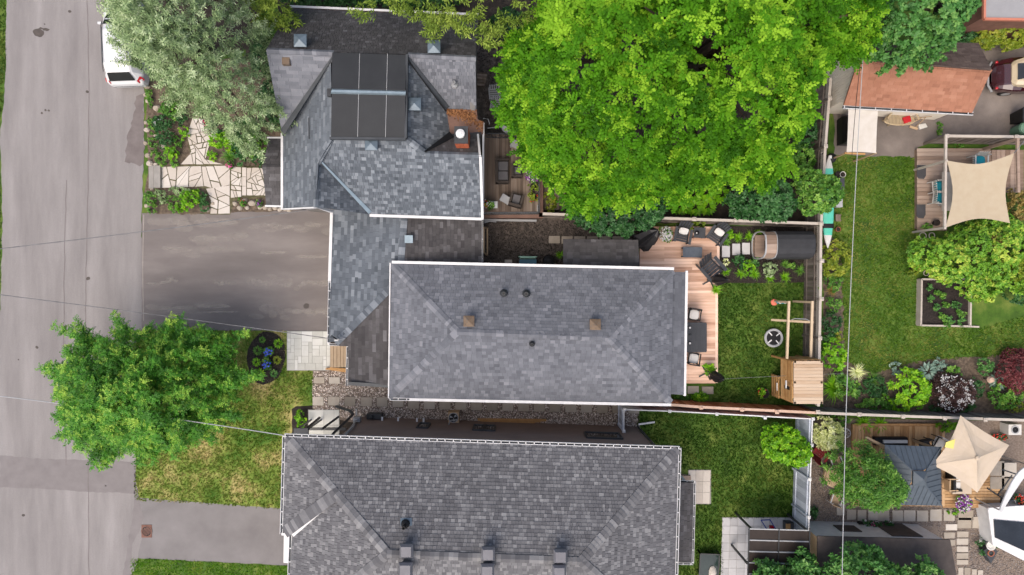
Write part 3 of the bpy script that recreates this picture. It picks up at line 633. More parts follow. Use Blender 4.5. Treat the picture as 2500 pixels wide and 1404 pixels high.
for a, bb, za, zb, c1, c2, mm in (((652, 122), (812, 128), 6.32, 6.32, b1.at(760, 70), b2.at(720, 200), 'shingle_a'), ((996, 133), (1160, 141), 6.32, 6.32, b1.at(1050, 80), b6.at(1100, 200), 'shingle_a'),
                                 ((770, 506), (772, 400), 5.32, 5.35, b3.at(720, 450), b9.at(790, 470), 'shingle_b'), ((774, 398), (806, 340), 5.38, 6.0, b3.at(740, 350), b7.at(900, 420), 'shingle_b'),
                                 ((1038, 374), (994, 340), 5.62, 6.15, b5.at(1040, 280), b7.at(950, 430), 'shingle_b'), ((1172, 379), (1040, 375), 5.62, 5.62, b8.at(1120, 345), b7.at(1100, 440), 'shingle_b')):
    B.caps(P(*a, za), P(*bb, zb), c1, c2, mm, .15)
b = MB(); zt, zm = 6.45, 6.62                           # the flat topped dormer
d = [P(811, 128, zt), P(992, 134, zt), P(990, 219, zm), P(810, 216, zm), P(808, 334, zt), P(988, 336, zt)]
b.poly([d[0], d[1], d[2], d[3]][::-1]); b.poly([d[3], d[2], d[5], d[4]][::-1])
dn = Vector((0, 0, -.75)); dd = [q + dn for q in d]
for i, j in ((0, 1), (1, 2), (2, 5), (5, 4), (4, 3), (3, 0)): b.poly([d[i], d[j], dd[j], dd[i]])
dorm = b.build('dormer', MT['membrane'], B.o)
for x in (876, 944):
    k = MB(); k.bar(P(x + 2, 131, zt + .012), P(x, 216, zm + .012), .016, .012); k.bar(P(x, 217, zm + .012), P(x - 3, 335, zt + .012), .016, .012); k.build('seam', MT['light_grey'], dorm)
k = MB(); k.hexa([P(808, 229, zm - .02), P(990, 233, zm - .02), P(990, 229, zm + .08), P(808, 225, zm + .08)], [P(810, 216, zm - .02), P(991, 221, zm - .02), P(991, 224, zm + .08), P(810, 219, zm + .08)]); k.build('ridge_flashing', MT['zinc'], dorm)
k = MB(); k.bar(P(994, 134, zt - .05), P(991, 338, zt - .05), .09, .2); k.bar(P(806, 338, zt - .06), P(991, 340, zt - .06), .09, .2); k.build('dormer_edge', MT['flash_dark'], dorm)
def strip(a, c, w0, w1, m, name='valley_flashing', h=.03):
    k = MB(); d = (c - a).normalized(); x = d.cross(Vector((0, 0, 1))).normalized(); z = Vector((0, 0, h))
    k.hexa([a - x * w0 / 2, a + x * w0 / 2, a + x * w0 / 2 + z, a - x * w0 / 2 + z], [c - x * w1 / 2, c + x * w1 / 2, c + x * w1 / 2 + z, c - x * w1 / 2 + z]); return k.build(name, MT[m], B.o)
strip(b2.at(812, 142) + Vector((0, 0, .05)), b2.at(694, 326) + Vector((0, 0, .2)), .07, .26, 'flash_dark')
strip(b6.at(998, 142) + Vector((0, 0, .06)), b6.at(1092, 268) + Vector((0, 0, .12)), .08, .28, 'flash_dark')
strip(b5.at(997, 150) + Vector((0, 0, .1)), b5.at(1090, 274) + Vector((0, 0, .1)), .03, .06, 'black_flash')
strip(b7.at(786, 396) + Vector((0, 0, .06)), b7.at(905, 520) + Vector((0, 0, .08)), .06, .17, 'zinc')
strip(b8.at(1038, 372) + Vector((0, 0, .1)), b8.at(1104, 330) + Vector((0, 0, .12)), .06, .3, 'black_flash')
k = MB(); k.prism([P(1090, 268, 4.62), P(1164, 268, 4.62), P(1166, 292, 4.62), P(1181, 298, 4.62), P(1179, 326, 4.62), P(1100, 332, 4.62)], 4.45, 4.66); k.build('cricket', MT['copper_brown'], B.o)
n = 520; pp = rng.uniform(0, 1, (n, 2)); cx = 1090 + 88 * pp[:, 0]; cy = 272 + 8 * pp[:, 0] + rng.normal(0, 1, n) * (4 + 8 * pp[:, 0]) + 18 * pp[:, 0] ** 2
keep = (cy < 324) & (cy > 268) & ((cx < 1163) | (cy > 296)); cx, cy = cx[keep], cy[keep]; s_ = (CAM_H - 4.67) / FPX
def needle_litter(cx, cy, z, parent):
    n = len(cx); base = np.stack([(cx - 1250) * (CAM_H - z) / FPX, (702 - cy) * (CAM_H - z) / FPX, z + rng.uniform(0, .03, n)], 1)
    a = rng.uniform(0, 6.28, n); V = np.zeros((n, 3, 3)); dx = np.stack([np.cos(a), np.sin(a), np.zeros(n)], 1); dy = np.stack([-np.sin(a), np.cos(a), np.zeros(n)], 1)
    V[:, 0] = base - dx * .06 - dy * .02; V[:, 1] = base + dx * .06 - dy * .02; V[:, 2] = base + dy * .04
    np_mesh('needle_litter', V.reshape(-1, 3), np.arange(n * 3).reshape(-1, 3), rng.uniform(0, 1, n), MT['needles'], parent, 'stuff')
needle_litter(cx, cy, 4.67, B.o)
# chimney
ch = MB(); cz = 6.3
c0 = P(1126, 330, cz)
ch.box((c0.x, c0.y, 5.5), (.5, .62, 1.6)); chim = ch.build('chimney', MT['copper_brown'], B.o)
bk = MB(); bk.box((0, 0, 0), (.16, .05, .052)); 
rl = root_loc(B.o); bms = []
for t in (0.1, .35, .6, .9):
    q = MB(); q.box((0, 0, 0), (.158, .03, .056), 0, t); me = q.mesh('brick'); me.materials.append(MT['brick']); bms.append(me)
for row in range(22):
    for side in range(4):
        L = .5 if side % 2 == 0 else .62; nn = 3 if side % 2 == 0 else 4
        for i in range(nn):
            off = -L / 2 + L / nn * (i + .5)
            o = bpy.data.objects.new('brick', random.choice(bms)); C.objects.link(o); o.parent = chim
            q = {0: (off, -.312), 2: (off, .312), 1: (.252, off), 3: (-.252, off)}[side]
            o.location = Vector((c0.x + q[0], c0.y + q[1], 4.78 + row * .066)) - rl; o.rotation_euler = (0, 0, math.pi / 2 if side % 2 else 0)
k = MB(); k.box((c0.x, c0.y, cz + .02), (.54, .68, .07)); k.build('chimney_cap', MT['dark_metal'], chim)
k = MB(); k.lathe((c0.x - .02, c0.y + .02, cz + .05), [(.13, 0), (.13, .1), (.19, .11), (.17, .2), (.04, .25)], 14); k.build('flue_cap', MT['white_metal'], chim)
for x, y in ((734, 100), (1060, 115), (1013, 255), (907, 352)): box_vent(B, x, y, {734: 6.3, 1060: 6.3, 1013: 6.1, 907: 6.1}[x], .5, 'vent_metal')
pipe_vent(B, 1110, 206, 5.5, .06, .3, 'steel')
k = MB(); k.box(P(700, 151, 6.05), (.3, .28, .25)); k.box(P(701, 158, 5.86), (.36, .05, .03)); k.build('roof_vent', MT['vent_rust'], B.o)
k = MB(); k.box(P(805, 227, 6.3), (.16, .3, .2)); k.build('roof_vent', MT['dark_metal'], B.o)
strip(b3.at(755, 288) + Vector((0, 0, .03)), b3.at(756, 340) + Vector((0, 0, .03)), .06, .06, 'flash_dark', 'roof_clip')
B.gutter(P(708, 17, 3.48), P(1168, 37, 3.48), .12, .1); k = MB(); k.bar(P(712, 21.5, 3.5), P(1160, 41, 3.5), .1, .06); k.build('gutter_litter', MT['needles'], B.o)
B.gutter(P(689, 326, 3.6), P(689, 512, 3.6), .1, .1); B.gutter(P(903, 526, 3.6), P(1176, 535, 3.6), .11, .12)
for q0, q1, w_, h_ in ((P(1167, 330, 4.9), P(1172, 382, 5.62), .08, .14), (P(1173, 381, 5.62), P(1178, 534, 3.6), .1, .14), (P(1180, 300, 4.55), P(1179, 534, 3.5), .08, .1)): k = MB(); k.bar(q0, q1, w_, h_); k.build('rake_board', MT['white_metal'], B.o)
k = MB(); k.hexa([P(770, 507, 5.1), P(812, 522, 3.5), P(812, 516, 3.5), P(770, 500, 5.1)], [P(770, 507, 5.25), P(814, 519, 3.7), P(814, 513, 3.7), P(770, 500, 5.25)])
k.bar(P(690, 511, 3.62), P(770, 507, 5.25), .05, .14); k.build('gable_trim', MT['white_metal'], B.o)
wz = 3.6
B.wall([P(704, 345, wz), P(1160, 345, wz), P(1165, 520, wz), P(830, 500, wz), P(704, 495, wz)], 0, 3.55, 'grey_wall')
B.wall([P(720, 40, 3.5), P(1150, 55, 3.5), P(1150, 350, 3.5), P(720, 340, 3.5)], 0, 3.45, 'grey_wall')
k = MB(); yy = P(1250, 497, 3.6).y; x0, x1, xm = P(700, 500, 3.6).x, P(838, 500, 3.6).x, P(770, 500, 5.2).x
k.hexa([(x0, yy, 3.4), (x1, yy, 3.4), (xm + .05, yy, 5.1), (xm - .05, yy, 5.1)], [(x0, yy + .2, 3.4), (x1, yy + .2, 3.4), (xm + .05, yy + .2, 5.1), (xm - .05, yy + .2, 5.1)]); k.build('gable_wall', MT['white_metal'], B.o)
xr = P(1166, 300, 3.5).x; xl = P(712, 100, 3.5).x
for xx, sgn in ((xl, 1), (xr - .25, 1)):
    k = MB(); ya, ym, yb = P(0, 45, 3.5).y, P(0, 135, 6.2).y, P(0, 310, 4.4).y
    k.hexa([(xx, ya, 3.4), (xx, yb, 3.4), (xx, yb, 4.2), (xx, ym, 6.0)], [(xx + .2, ya, 3.4), (xx + .2, yb, 3.4), (xx + .2, yb, 4.2), (xx + .2, ym, 6.0)]); k.build('gable_end', MT['grey_wall'], B.o)
B.finish()
# small entry canopy on the west side
E = House('entry_canopy', 'small charcoal shingled entry roof beside the flagstone path', (665, 420, 0), 'canopy')
_, e1 = E.slope(((656, 339, 2.6), (690, 339, 2.6), (641, 408, 3.3)), [(656, 339), (690, 339), (690, 409), (641, 408)], ((656, 339), (690, 339)), 'shingle_dark_and_shade', .16, (.24, .3, .36), vtone(.4, .15))
_, e2 = E.slope(((650, 500, 2.6), (690, 501, 2.6), (641, 408, 3.3)), [(641, 408), (690, 409), (688, 501), (650, 500)], ((650, 500), (690, 501)), 'shingle_dark_and_shade', .16, (.24, .3, .36), vtone(.6, .15))
E.caps(P(641, 408, 3.31), P(690, 409, 3.31), e1.at(670, 370), e2.at(670, 450), 'shingle_dark_and_shade', .12)
E.gutter(P(653, 336.5, 2.58), P(690, 336.5, 2.58), .07, .08); E.gutter(P(648, 503, 2.58), P(688, 504, 2.58), .08, .1)
for y in (345, 495): k = MB(); k.box((P(662, y, 2.5).x, P(662, y, 2.5).y, 1.25), (.1, .1, 2.5)); k.build('canopy_post', MT['white_metal'], E.o)
E.finish(200)

# ----- house C: the lower house
Cc = House('hip_roof_house', 'wide charcoal hip roofed house with brown siding at the bottom of the picture', (1180, 1250, 0))
ez, rz = 5.2, 7.2
tC = lambda l: min(1, max(0, random.choice((random.gauss(.36, .12), random.gauss(.45, .12), random.gauss(.5, .12), random.gauss(.78, .12)))))
wC = (.11, .14, .17, .21)
pts = dict(TL=(697, 1065), TR=(1656, 1095), RL=(945, 1353), RR=(1420, 1371))
_, c1 = Cc.slope((pts['TL'] + (ez,), pts['TR'] + (ez,), (1180, 1362, rz)), [pts['TL'], pts['TR'], pts['RR'], pts['RL']], (pts['TL'], pts['TR']), 'shingle_c', .145, wC, tC)
RLw, RRw = P(945, 1353, rz), P(1420, 1371, rz)
def below(w): return (w.x / (CAM_H - w.z) * FPX + 1250, 702 - w.y / (CAM_H - w.z) * FPX)
S0, S1 = Vector((-9.3, RLw.y - 4.1, ez)), Vector((6.6, RRw.y - 4.2, ez)); s0, s1 = below(S0), below(S1)
_, c2 = Cc.slope(((945, 1353, rz), (1420, 1371, rz), s0 + (ez,)), [(945, 1353), (1420, 1371), s1, s0], (s0, s1), 'shingle_c', .145, wC, lambda l: min(1, tC(l) * .9 + .12))
_, c3 = Cc.slope((pts['TR'] + (ez,), s1 + (ez,), (1420, 1371, rz)), [pts['TR'], s1, (1420, 1371)], (pts['TR'], s1), 'shingle_c', .145, wC, tC)
_, c4 = Cc.slope(((697, 1065, ez), (690, 1300, ez), (820, 1205, 6.15)), [(697, 1065), (819, 1205), (694, 1300), (691, 1290)], ((697, 1065), (690, 1300)), 'shingle_c', .145, wC, tC)
_, c5 = Cc.slope(((714, 1306, ez), s0 + (ez,), (945, 1353, rz)), [(819, 1205), (945, 1353), s0, (714, 1306)], ((714, 1306), s0), 'shingle_c', .145, wC, tC)
Cc.caps(P(700, 1068, ez + .02), P(820, 1206, 6.2), c1.at(1000, 1150), c4.at(720, 1200), 'shingle_c', .2, .18)
Cc.caps(P(820, 1206, 6.2), P(945, 1353, rz + .02), c1.at(1000, 1250), c5.at(800, 1340), 'shingle_c', .2, .18)
Cc.caps(P(1654, 1097, ez + .02), P(1420, 1371, rz + .02), c1.at(1300, 1200), c3.at(1600, 1300), 'shingle_c', .2, .18)
Cc.caps(P(945, 1353, rz + .02), P(1420, 1371, rz + .02), c1.at(1180, 1250), c2.at(1180, 1400), 'shingle_c', .17, .18)
Cc.caps(S0, RLw + Vector((0, 0, .02)), c5.at(800, 1340), c2.at(1100, 1450), 'shingle_c', .2, .18); Cc.caps(S1, RRw + Vector((0, 0, .02)), c3.at(1600, 1300), c2.at(1200, 1450), 'shingle_c', .2, .18)
Cc.caps(P(696, 1299, ez + .03), P(818, 1208, 6.2), c4.at(720, 1200), c5.at(780, 1300), 'shingle_c', .24, .18)
k = MB(); a_, b_ = P(826, 1212, 6.12), P(714, 1303, 5.18); d_ = (b_ - a_).normalized(); x_ = d_.cross(Vector((0, 0, 1))).normalized()
k.hexa([a_ - x_ * .03, a_ + x_ * .03, a_ + x_ * .03 + Vector((0, 0, .1)), a_ - x_ * .03 + Vector((0, 0, .1))], [b_ - x_ * .12, b_ + x_ * .12, b_ + x_ * .12 + Vector((0, 0, .1)), b_ - x_ * .12 + Vector((0, 0, .1))]); k.build('valley_flashing', MT['white_metal'], Cc.o)
Cc.gutter(P(695, 1062, 5.2), P(1659, 1093, 5.2), .12, .1, .33); Cc.gutter(P(1659.5, 1093, 5.18), P(1651, 1420, 5.18), .11, .1, .52)
Cc.gutter(P(694, 1063, 5.18), P(687.5, 1303, 5.18), .11, .1, .52); Cc.gutter(P(710, 1306, 5.16), P(706, 1420, 5.16), .12, .1, .52); Cc.gutter(P(688, 1303, 5.16), P(712, 1305, 5.16), .1, .1)
# lower walls: brown siding boards on the side that shows
wy0, wy1 = P(884, 1019, 0), P(1552, 1042, 0)
wl = [wy0, wy1, Vector((wy1.x, -15.5, 0)), Vector((-8.9, -15.5, 0)), Vector((-8.9, wy0.y - 1.6, 0)), Vector((wy0.x, wy0.y - 1.6, 0))]
cw = Cc.wall(wl, 0, 5.1, 'brown_siding')
dwall = (wy1 - wy0).normalized(); nwall = Vector((-dwall.y, dwall.x, 0))
def onwall(px, z, off=.03):
    """point on the north wall under photo column px (at height z)"""
    X = (px - 1250) * (CAM_H - z) / FPX; f = (X - wy0.x) / dwall.x; q = wy0 + dwall * f + nwall * off; return Vector((q.x, q.y, z))
for i in range(17):
    k = MB(); z = .15 + i * .3; a = Vector((wy0.x, wy0.y + .012, z)); k.bar(a, Vector((wy1.x, wy1.y + .012, z)), .024, .29, .3 + .03 * (i % 3)); k.build('siding_board', MT['brown_siding'], cw)
def wwin(px0, px1, z0, z1):
    a, c = onwall(px0, (z0 + z1) / 2, .05), onwall(px1, (z0 + z1) / 2, .05); k = MB(); h = z1 - z0
    k.bar(Vector((a.x, a.y, z1)), Vector((c.x, c.y, z1)), .1, .07); k.bar(Vector((a.x, a.y, z0)), Vector((c.x, c.y, z0)), .12, .07); k.bar(Vector((a.x, a.y, z0)), Vector((a.x, a.y, z1)), .1, .07); k.bar(Vector((c.x, c.y, z0)), Vector((c.x, c.y, z1)), .1, .07)
    w = k.build('window', MT['dark_metal'], Cc.o); g = MB(); g.bar(Vector((a.x, a.y, (z0 + z1) / 2)), Vector((c.x, c.y, (z0 + z1) / 2)), .04, h); g.build('pane', MT['glass_dark'], w); return w
wwin(1021, 1047, 1.2, 2.2); wwin(1156, 1181, 1.2, 2.3); wwin(1185, 1208, 1.2, 2.3); wwin(1430, 1515, 2.0, 3.1)
k = MB(); q0, q1 = onwall(870, .3, .12), onwall(836, 4.9, .12); k.tube([q0 + Vector((0, .35, 0)), q0, onwall(862, 2.8, .12), q1], .045); k.build('downspout', MT['steel'], Cc.o)
k = MB(); c = onwall(872, 1.2, .15); k.box(c, (.32, .22, .4)); k.box(c + Vector((0, 0, .28)), (.18, .14, .16)); k.tube([c, onwall(842, 4.8, .15)], .035); k.build('electric_meter', MT['steel'], Cc.o)
for px in (933, 972, 1018, 1034):
    k = MB(); c = onwall(px, .7, .02); k.bar(c, c + nwall * .18, .08, .1); k.build('wall_vent', MT['white_metal'], Cc.o)
k = MB(); c = onwall(915, .4, .18); k.box(c, (.7, .25, .5)); k.lathe(c + Vector((-.1, 0, .25)), [(.09, 0), (.09, .12), (.05, .16)], 10); k.build('gas_meter', MT['dark_metal'], Cc.o)
k = MB(); c = onwall(1095, 1.2, .02); k.tube([c, c + nwall * .25 + Vector((.1, 0, .2)), c + nwall * .25 + Vector((.45, .1, .5))], .03); k.build('wall_bracket', MT['steel'], Cc.o)
k = MB(); k.tube([Vector((wy1.x + .05, wy1.y + .06, .15)), Vector((wy1.x + .05, wy1.y + .06, 4.9))], .05); k.build('downspout', MT['dark_metal'], Cc.o)
k = MB(); k.bar(Vector((wy1.x + .1, wy1.y + .15, .15)), Vector((wy1.x + .9, wy1.y + .25, .1)), .08, .08); k.build('downspout_spout', MT['white_metal'], Cc.o)
for x, y in ((993, 1343), (1192, 1350), (1368, 1356), (991, 1388), (1190, 1391), (1365, 1394)): box_vent(Cc, x, y, 7.45, .52, 'vent_grey', 'box')
pipe_vent(Cc, 989, 1281, 6.8, .07, .4, 'black'); k = MB(); k.hexa([c1.at(978, 1264), c1.at(1006, 1264), c1.at(1006, 1283), c1.at(978, 1283)], [c1.at(978, 1264) + Vector((0, 0, .03)), c1.at(1006, 1264) + Vector((0, 0, .03)), c1.at(1006, 1283) + Vector((0, 0, .03)), c1.at(978, 1283) + Vector((0, 0, .03))]); k.build('pipe_flashing', MT['vent_metal'], Cc.o)
k = MB(); k.prism([P(693, 1306, 4.6), P(716, 1308, 4.6), P(714, 1376, 4.6), P(692, 1374, 4.6)], 4.45, 4.6); k.build('garage_fascia', MT['white_metal'], Cc.o)
# porch roof on the east side of house C
_, c6 = Cc.slope(((1652, 1178, 3.3), (1646, 1372, 3.3), (1693, 1178, 2.95)), [(1650, 1178), (1693, 1178), (1689, 1372), (1644, 1371)], ((1693, 1178), (1689, 1372)), 'shingle_dark_and_shade', .165, (.2, .26, .3), vtone(.5, .14))
Cc.gutter(P(1696, 1177, 2.92), P(1691, 1375, 2.92), .09, .08, .5); Cc.gutter(P(1655, 1175, 2.92), P(1697, 1176, 2.92), .09, .08, .35); Cc.gutter(P(1646, 1375, 2.92), P(1692, 1376, 2.92), .09, .08, .35)
for y in (1190, 1362): q = P(1684, y, 2.8); k = MB(); k.box((q.x, q.y, 1.4), (.12, .12, 2.8)); k.build('porch_post', MT['white_metal'], Cc.o)
Cc.finish()
# ---------------------------------------------------------------- paving
def rect(x0, y0, x1, y1): return [(x0, y0), (x1, y0), (x1, y1), (x0, y1)]
def stone(parent, pts, z0, z1, m, name, t=None):
    b = MB(); b.prism(PL(pts, z1), z0, z1, U(0, 1) if t is None else t, False); return b.build(name, MT[m], parent)
def shrink(pts, d):
    cx = sum(p[0] for p in pts) / len(pts); cy = sum(p[1] for p in pts) / len(pts); o = []
    for x, y in pts:
        l = math.hypot(x - cx, y - cy) or 1; f = max(.3, 1 - d / l); o.append((cx + (x - cx) * f, cy + (y - cy) * f))
    return o
def split_poly(p, amin, out, jit=.18):
    ar = abs(sum(p[i][0] * p[(i + 1) % len(p)][1] - p[(i + 1) % len(p)][0] * p[i][1] for i in range(len(p)))) / 2
    if ar < amin * U(.6, 1.7) or len(p) < 3: out.append(p); return
    cx = sum(q[0] for q in p) / len(p); cy = sum(q[1] for q in p) / len(p)
    sx = max(q[0] for q in p) - min(q[0] for q in p); sy = max(q[1] for q in p) - min(q[1] for q in p)
    an = (math.pi / 2 if sx > sy else 0) + random.gauss(0, jit * 2.2); cx += U(-jit, jit) * sx; cy += U(-jit, jit) * sy
    nx, ny = -math.sin(an), math.cos(an); A_, B_ = [], []
    for i in range(len(p)):
        a, b = p[i], p[(i + 1) % len(p)]; da = (a[0] - cx) * nx + (a[1] - cy) * ny; db = (b[0] - cx) * nx + (b[1] - cy) * ny
        (A_ if da >= 0 else B_).append(a)
        if (da >= 0) != (db >= 0):
            f = da / (da - db); q = (a[0] + (b[0] - a[0]) * f, a[1] + (b[1] - a[1]) * f); A_.append(q); B_.append(q)
    for q in (A_, B_):
        if len(q) >= 3: split_poly(q, amin, out, jit)
# flagstone path: three sheets of crazy paving
flag = thing('flagstone_path', 'cream crazy paving flagstone path leading from the road to the grey house', 'path', P(560, 450)); flag['kind'] = 'structure'
base = [(392, 406), (470, 402), (455, 330), (470, 285), (505, 292), (515, 340), (500, 392), (560, 404), (648, 406), (650, 482), (572, 490), (562, 524), (512, 524), (512, 490), (500, 462), (450, 450), (392, 458)]
sheet('path_joints', base, .022, 'joint_moss', flag)
for pl_, am in (([(392, 406), (562, 404), (562, 452), (520, 462), (500, 456), (392, 460)], 640), ([(470, 286), (504, 292), (514, 340), (500, 390), (545, 402), (440, 402), (466, 372), (456, 330)], 330), ([(502, 460), (562, 452), (562, 522), (512, 523), (514, 488)], 600), ([(563, 406), (590, 408), (590, 482), (563, 484)], 260)):
    o_ = []; split_poly(pl_, am, o_)
    for p in o_: stone(flag, shrink(p, U(1.4, 2.2)), .012, .04 + U(0, .012), 'flagstone', 'flagstone')
land = thing('stone_landing', 'raised crazy paving landing beside the entry roof', 'landing', P(620, 445)); land['kind'] = 'structure'
stone(land, rect(591, 408, 660, 480), 0, .16, 'joint_moss', 'landing_base'); o_ = []; split_poly(rect(602, 409, 660, 478), 230, o_)
for p in o_: stone(land, shrink(p, 1.5), .15, .18 + U(0, .01), 'flagstone', 'flagstone')
for k_ in range(3): stone(land, rect(591, 409 + 23 * k_, 601, 431 + 23 * k_), .1, .185, 'flagstone', 'edge_stone')
kerb_ = thing('concrete_step', 'two long grey concrete steps at the road end of the flagstone path', 'step', P(377, 432))
stone(kerb_, rect(363, 404, 375, 460), 0, .12, 'concrete', 'tread', .4); stone(kerb_, rect(375.5, 404, 391, 458), 0, .2, 'concrete', 'tread', .8)
# pale paver patio at the front door
def paver_area(name, label, x0, y0, x1, y1, unit, m, z=.05, kind='patio', gap=.6):
    t = thing(name, label, kind, P((x0 + x1) / 2, (y0 + y1) / 2)); t['kind'] = 'structure'
    stone(t, rect(x0 - 1, y0 - 1, x1 + 1, y1 + 1), 0, z - .012, 'concrete', 'bedding', .3)
    nx, ny = int(round((x1 - x0) / unit)), int(round((y1 - y0) / unit)); ux, uy = (x1 - x0) / nx, (y1 - y0) / ny; used = set()
    for j in range(ny):
        for i in range(nx):
            if (i, j) in used: continue
            w, h = random.choice(((2, 2), (3, 2), (2, 1), (2, 3), (1, 2), (3, 3), (1, 1)))
            w = min(w, nx - i); h = min(h, ny - j)
            while w > 1 and any((i + a, j) in used for a in range(w)): w -= 1
            for a in range(w):
                for c in range(h): used.add((i + a, j + c))
            stone(t, rect(x0 + i * ux + gap / 2, y0 + j * uy + gap / 2, x0 + (i + w) * ux - gap / 2, y0 + (j + h) * uy - gap / 2), z - .012, z + U(0, .004), m, 'paver')
    return t
def paver_grid(name, label, x0, y0, nx, ny, ux, uy, m, z=.04, shear=0, gap=.7):
    t = thing(name, label, 'patio', P(x0 + nx * ux / 2, y0 + ny * uy / 2)); t['kind'] = 'structure'
    stone(t, rect(x0 - 1, y0 - 1, x0 + nx * ux + 1, y0 + ny * uy + 1), 0, z - .012, 'concrete', 'bedding', .1)
    for j in range(ny):
        for i in range(nx): stone(t, [(x + shear * (y - y0), y) for x, y in rect(x0 + i * ux + gap / 2, y0 + j * uy + gap / 2, x0 + (i + 1) * ux - gap / 2, y0 + (j + 1) * uy - gap / 2)], z - .012, z + U(0, .005), m, 'paver')
    return t
paver_area('paver_patio', 'pale stone paver patio in front of the bungalow door', 701, 809, 806, 904, 8.5, 'paver_pale')
paver_area('entry_pad', 'small pale paver pad beside the brown siding of the lower house', 753, 1001, 828, 1062, 13, 'paver_pale')
paver_grid('paver_pad', 'three by three pad of cream pavers behind the lower house', 1681, 1148, 3, 3, 18, 27.3, 'paver_cream', shear=-.03)
paver_grid('paver_patio', 'light grey square paver patio under the dark pergola', 1764, 1264, 9, 9, 19.2, 20.5, 'paver_grey', shear=-.035)
def step_stone(pts, m, label, z=.05, group=None, name='stepping_stone'):
    b = MB(); b.prism(PL(pts, z), 0, z, U(0, 1), False); o = b.build(name, MT[m]); tag(o, label, 'stepping stone', group); return o
rows = [(763, 969, 27, 21), (801, 969, 28, 21), (841, 969, 26, 22), (881, 970, 27, 22), (920, 970, 26, 23), (958, 972, 27, 22)]
for i in range(15): rows.append((996 + 38.4 * i, 974 + i * .75, 27, 24 + i * .1))
rng_names = ['leftmost', 'second', 'third', 'fourth', 'fifth', 'sixth', 'seventh', 'eighth', 'ninth', 'tenth', 'eleventh', 'twelfth', 'thirteenth', 'fourteenth', 'fifteenth', 'sixteenth', 'seventeenth', 'eighteenth', 'nineteenth', 'twentieth', 'rightmost']
for i, (x, y, w, h) in enumerate(rows):
    step_stone(rect(x, y, x + w, y + h), 'paver_tan', '%s tan slab%s in the long pebble path row between the houses' % (rng_names[i], '' if i in (0, 20) else ' from the left'), group='slabs along the pebble path')
step_stone(rect(766, 921, 792, 936), 'paver_tan', 'left tan slab in the pebbles just below the wooden front steps', group='slabs below the front steps')
step_stone(rect(803, 921, 830, 937), 'paver_tan', 'right tan slab in the pebbles just below the wooden front steps', group='slabs below the front steps')
for i, (x, y) in enumerate(((1763, 600), (1788, 595), (1812, 593))): step_stone(rect(x, y, x + 19, y + 28), 'paver_grey', '%s of three pale slabs leading over mulch to the barrel sauna' % ('first', 'middle', 'last')[i], group='slabs to the sauna')
step_stone(rect(1679, 943, 1706, 961), 'paver_tan', 'left grey slab below the deck end by the orange fence', group='slabs below the deck'); step_stone(rect(1714, 944, 1742, 962), 'paver_tan', 'right grey slab below the deck end by the orange fence', group='slabs below the deck')
for i in range(6): step_stone(rect(1340 + i * 31, 576 + (i > 0), 1367 + i * 31, 594 + (i > 0)), 'paver_tan', '%s slab of the row running behind the small shed' % ('fully visible leftmost', 'second', 'third', 'fourth', 'fifth', 'sixth')[i], group='slabs behind the shed')
step_stone(rect(1232, 634, 1250, 648), 'paver_tan', 'lone slab in dark gravel left of the teal bench', group='slabs behind the shed')
q = [(2043, 1230, 20, 28), (2068, 1244, 22, 25), (2094, 1245, 21, 26), (2120, 1245, 23, 25), (2143, 1244, 28, 28), (2179, 1246, 26, 27), (2207, 1246, 28, 27), (2239, 1246, 27, 27), (2271, 1244, 28, 28), (2304, 1244, 27, 28)]
for i, (x, y, w, h) in enumerate(q): step_stone(jag(rect(x, y, x + w, y + h), 40, 1.0), 'paver_tan', '%s slab of the gravel path below the grey gazebo' % (rng_names[i] if i else 'leftmost'), group='slabs below the gazebo')
q = [(2309, 1280, 28, 15), (2305, 1300, 27, 14), (2337, 1298, 27, 14), (2320, 1318, 12, 14), (2336, 1315, 28, 15), (2336, 1334, 28, 14), (2336, 1351, 28, 13), (2336, 1367, 28, 12), (2340, 1386, 12, 18), (2355, 1386, 14, 18), (2373, 1390, 12, 14), (2388, 1392, 12, 12), (2340, 1246, 36, 24), (2338, 1264, 34, 26), (2374, 1262, 32, 28)]
LB = ['pale rectangular slab at the top of the path by the black roofed shed', 'left slab of the second row by the black roofed shed', 'right slab of the second row by the black roofed shed', 'narrow slab touching the black shed roof corner',
      'uppermost full slab of the single column beside the black shed roof', 'second slab down the column beside the black shed roof', 'third slab down the column beside the black shed roof', 'last slab down the column beside the black shed roof',
      'leftmost slab of the row at the bottom picture edge', 'second slab of the row at the bottom picture edge', 'third slab of the row at the bottom picture edge', 'rightmost slab of the row at the bottom picture edge',
      'large slab beside the purple petunias', 'large square slab below the purple petunias, left of two', 'large square slab below the purple petunias, right of two']
for i, (x, y, w, h) in enumerate(q): step_stone(jag(rect(x, y, x + w, y + h), 40, 1.0), 'paver_tan' if i != 0 else 'paver_cream', LB[i], group='slabs by the black roofed shed')
pebbles('pebble_mulch', scatter([(763, 906), (860, 906), (960, 945), (1555, 985), (1556, 1046), (900, 1036), (840, 1020), (763, 998)], 620, [rect(x - 1, y - 1, x + w + 1, y + h + 1) for x, y, w, h in rows] + [rect(765, 920, 793, 938), rect(802, 920, 831, 938)]), (.018, .045), 'pebble', 'mixed brown and white pebbles filling the side yard', flat=.7)
pebbles('fine_gravel', scatter([(1984, 1090), (2080, 1085), (2080, 1235), (2500, 1240), (2500, 1404), (2290, 1404), (2290, 1285), (1984, 1285)], 330), (.015, .035), 'pebble_grey', 'fine pale gravel around the gazebo deck')
pebbles('dark_chips', scatter([(1178, 538), (1575, 538), (1575, 660), (1178, 650)], 240), (.015, .04), 'pebble_dark', 'dark brown stone chips between the two houses')
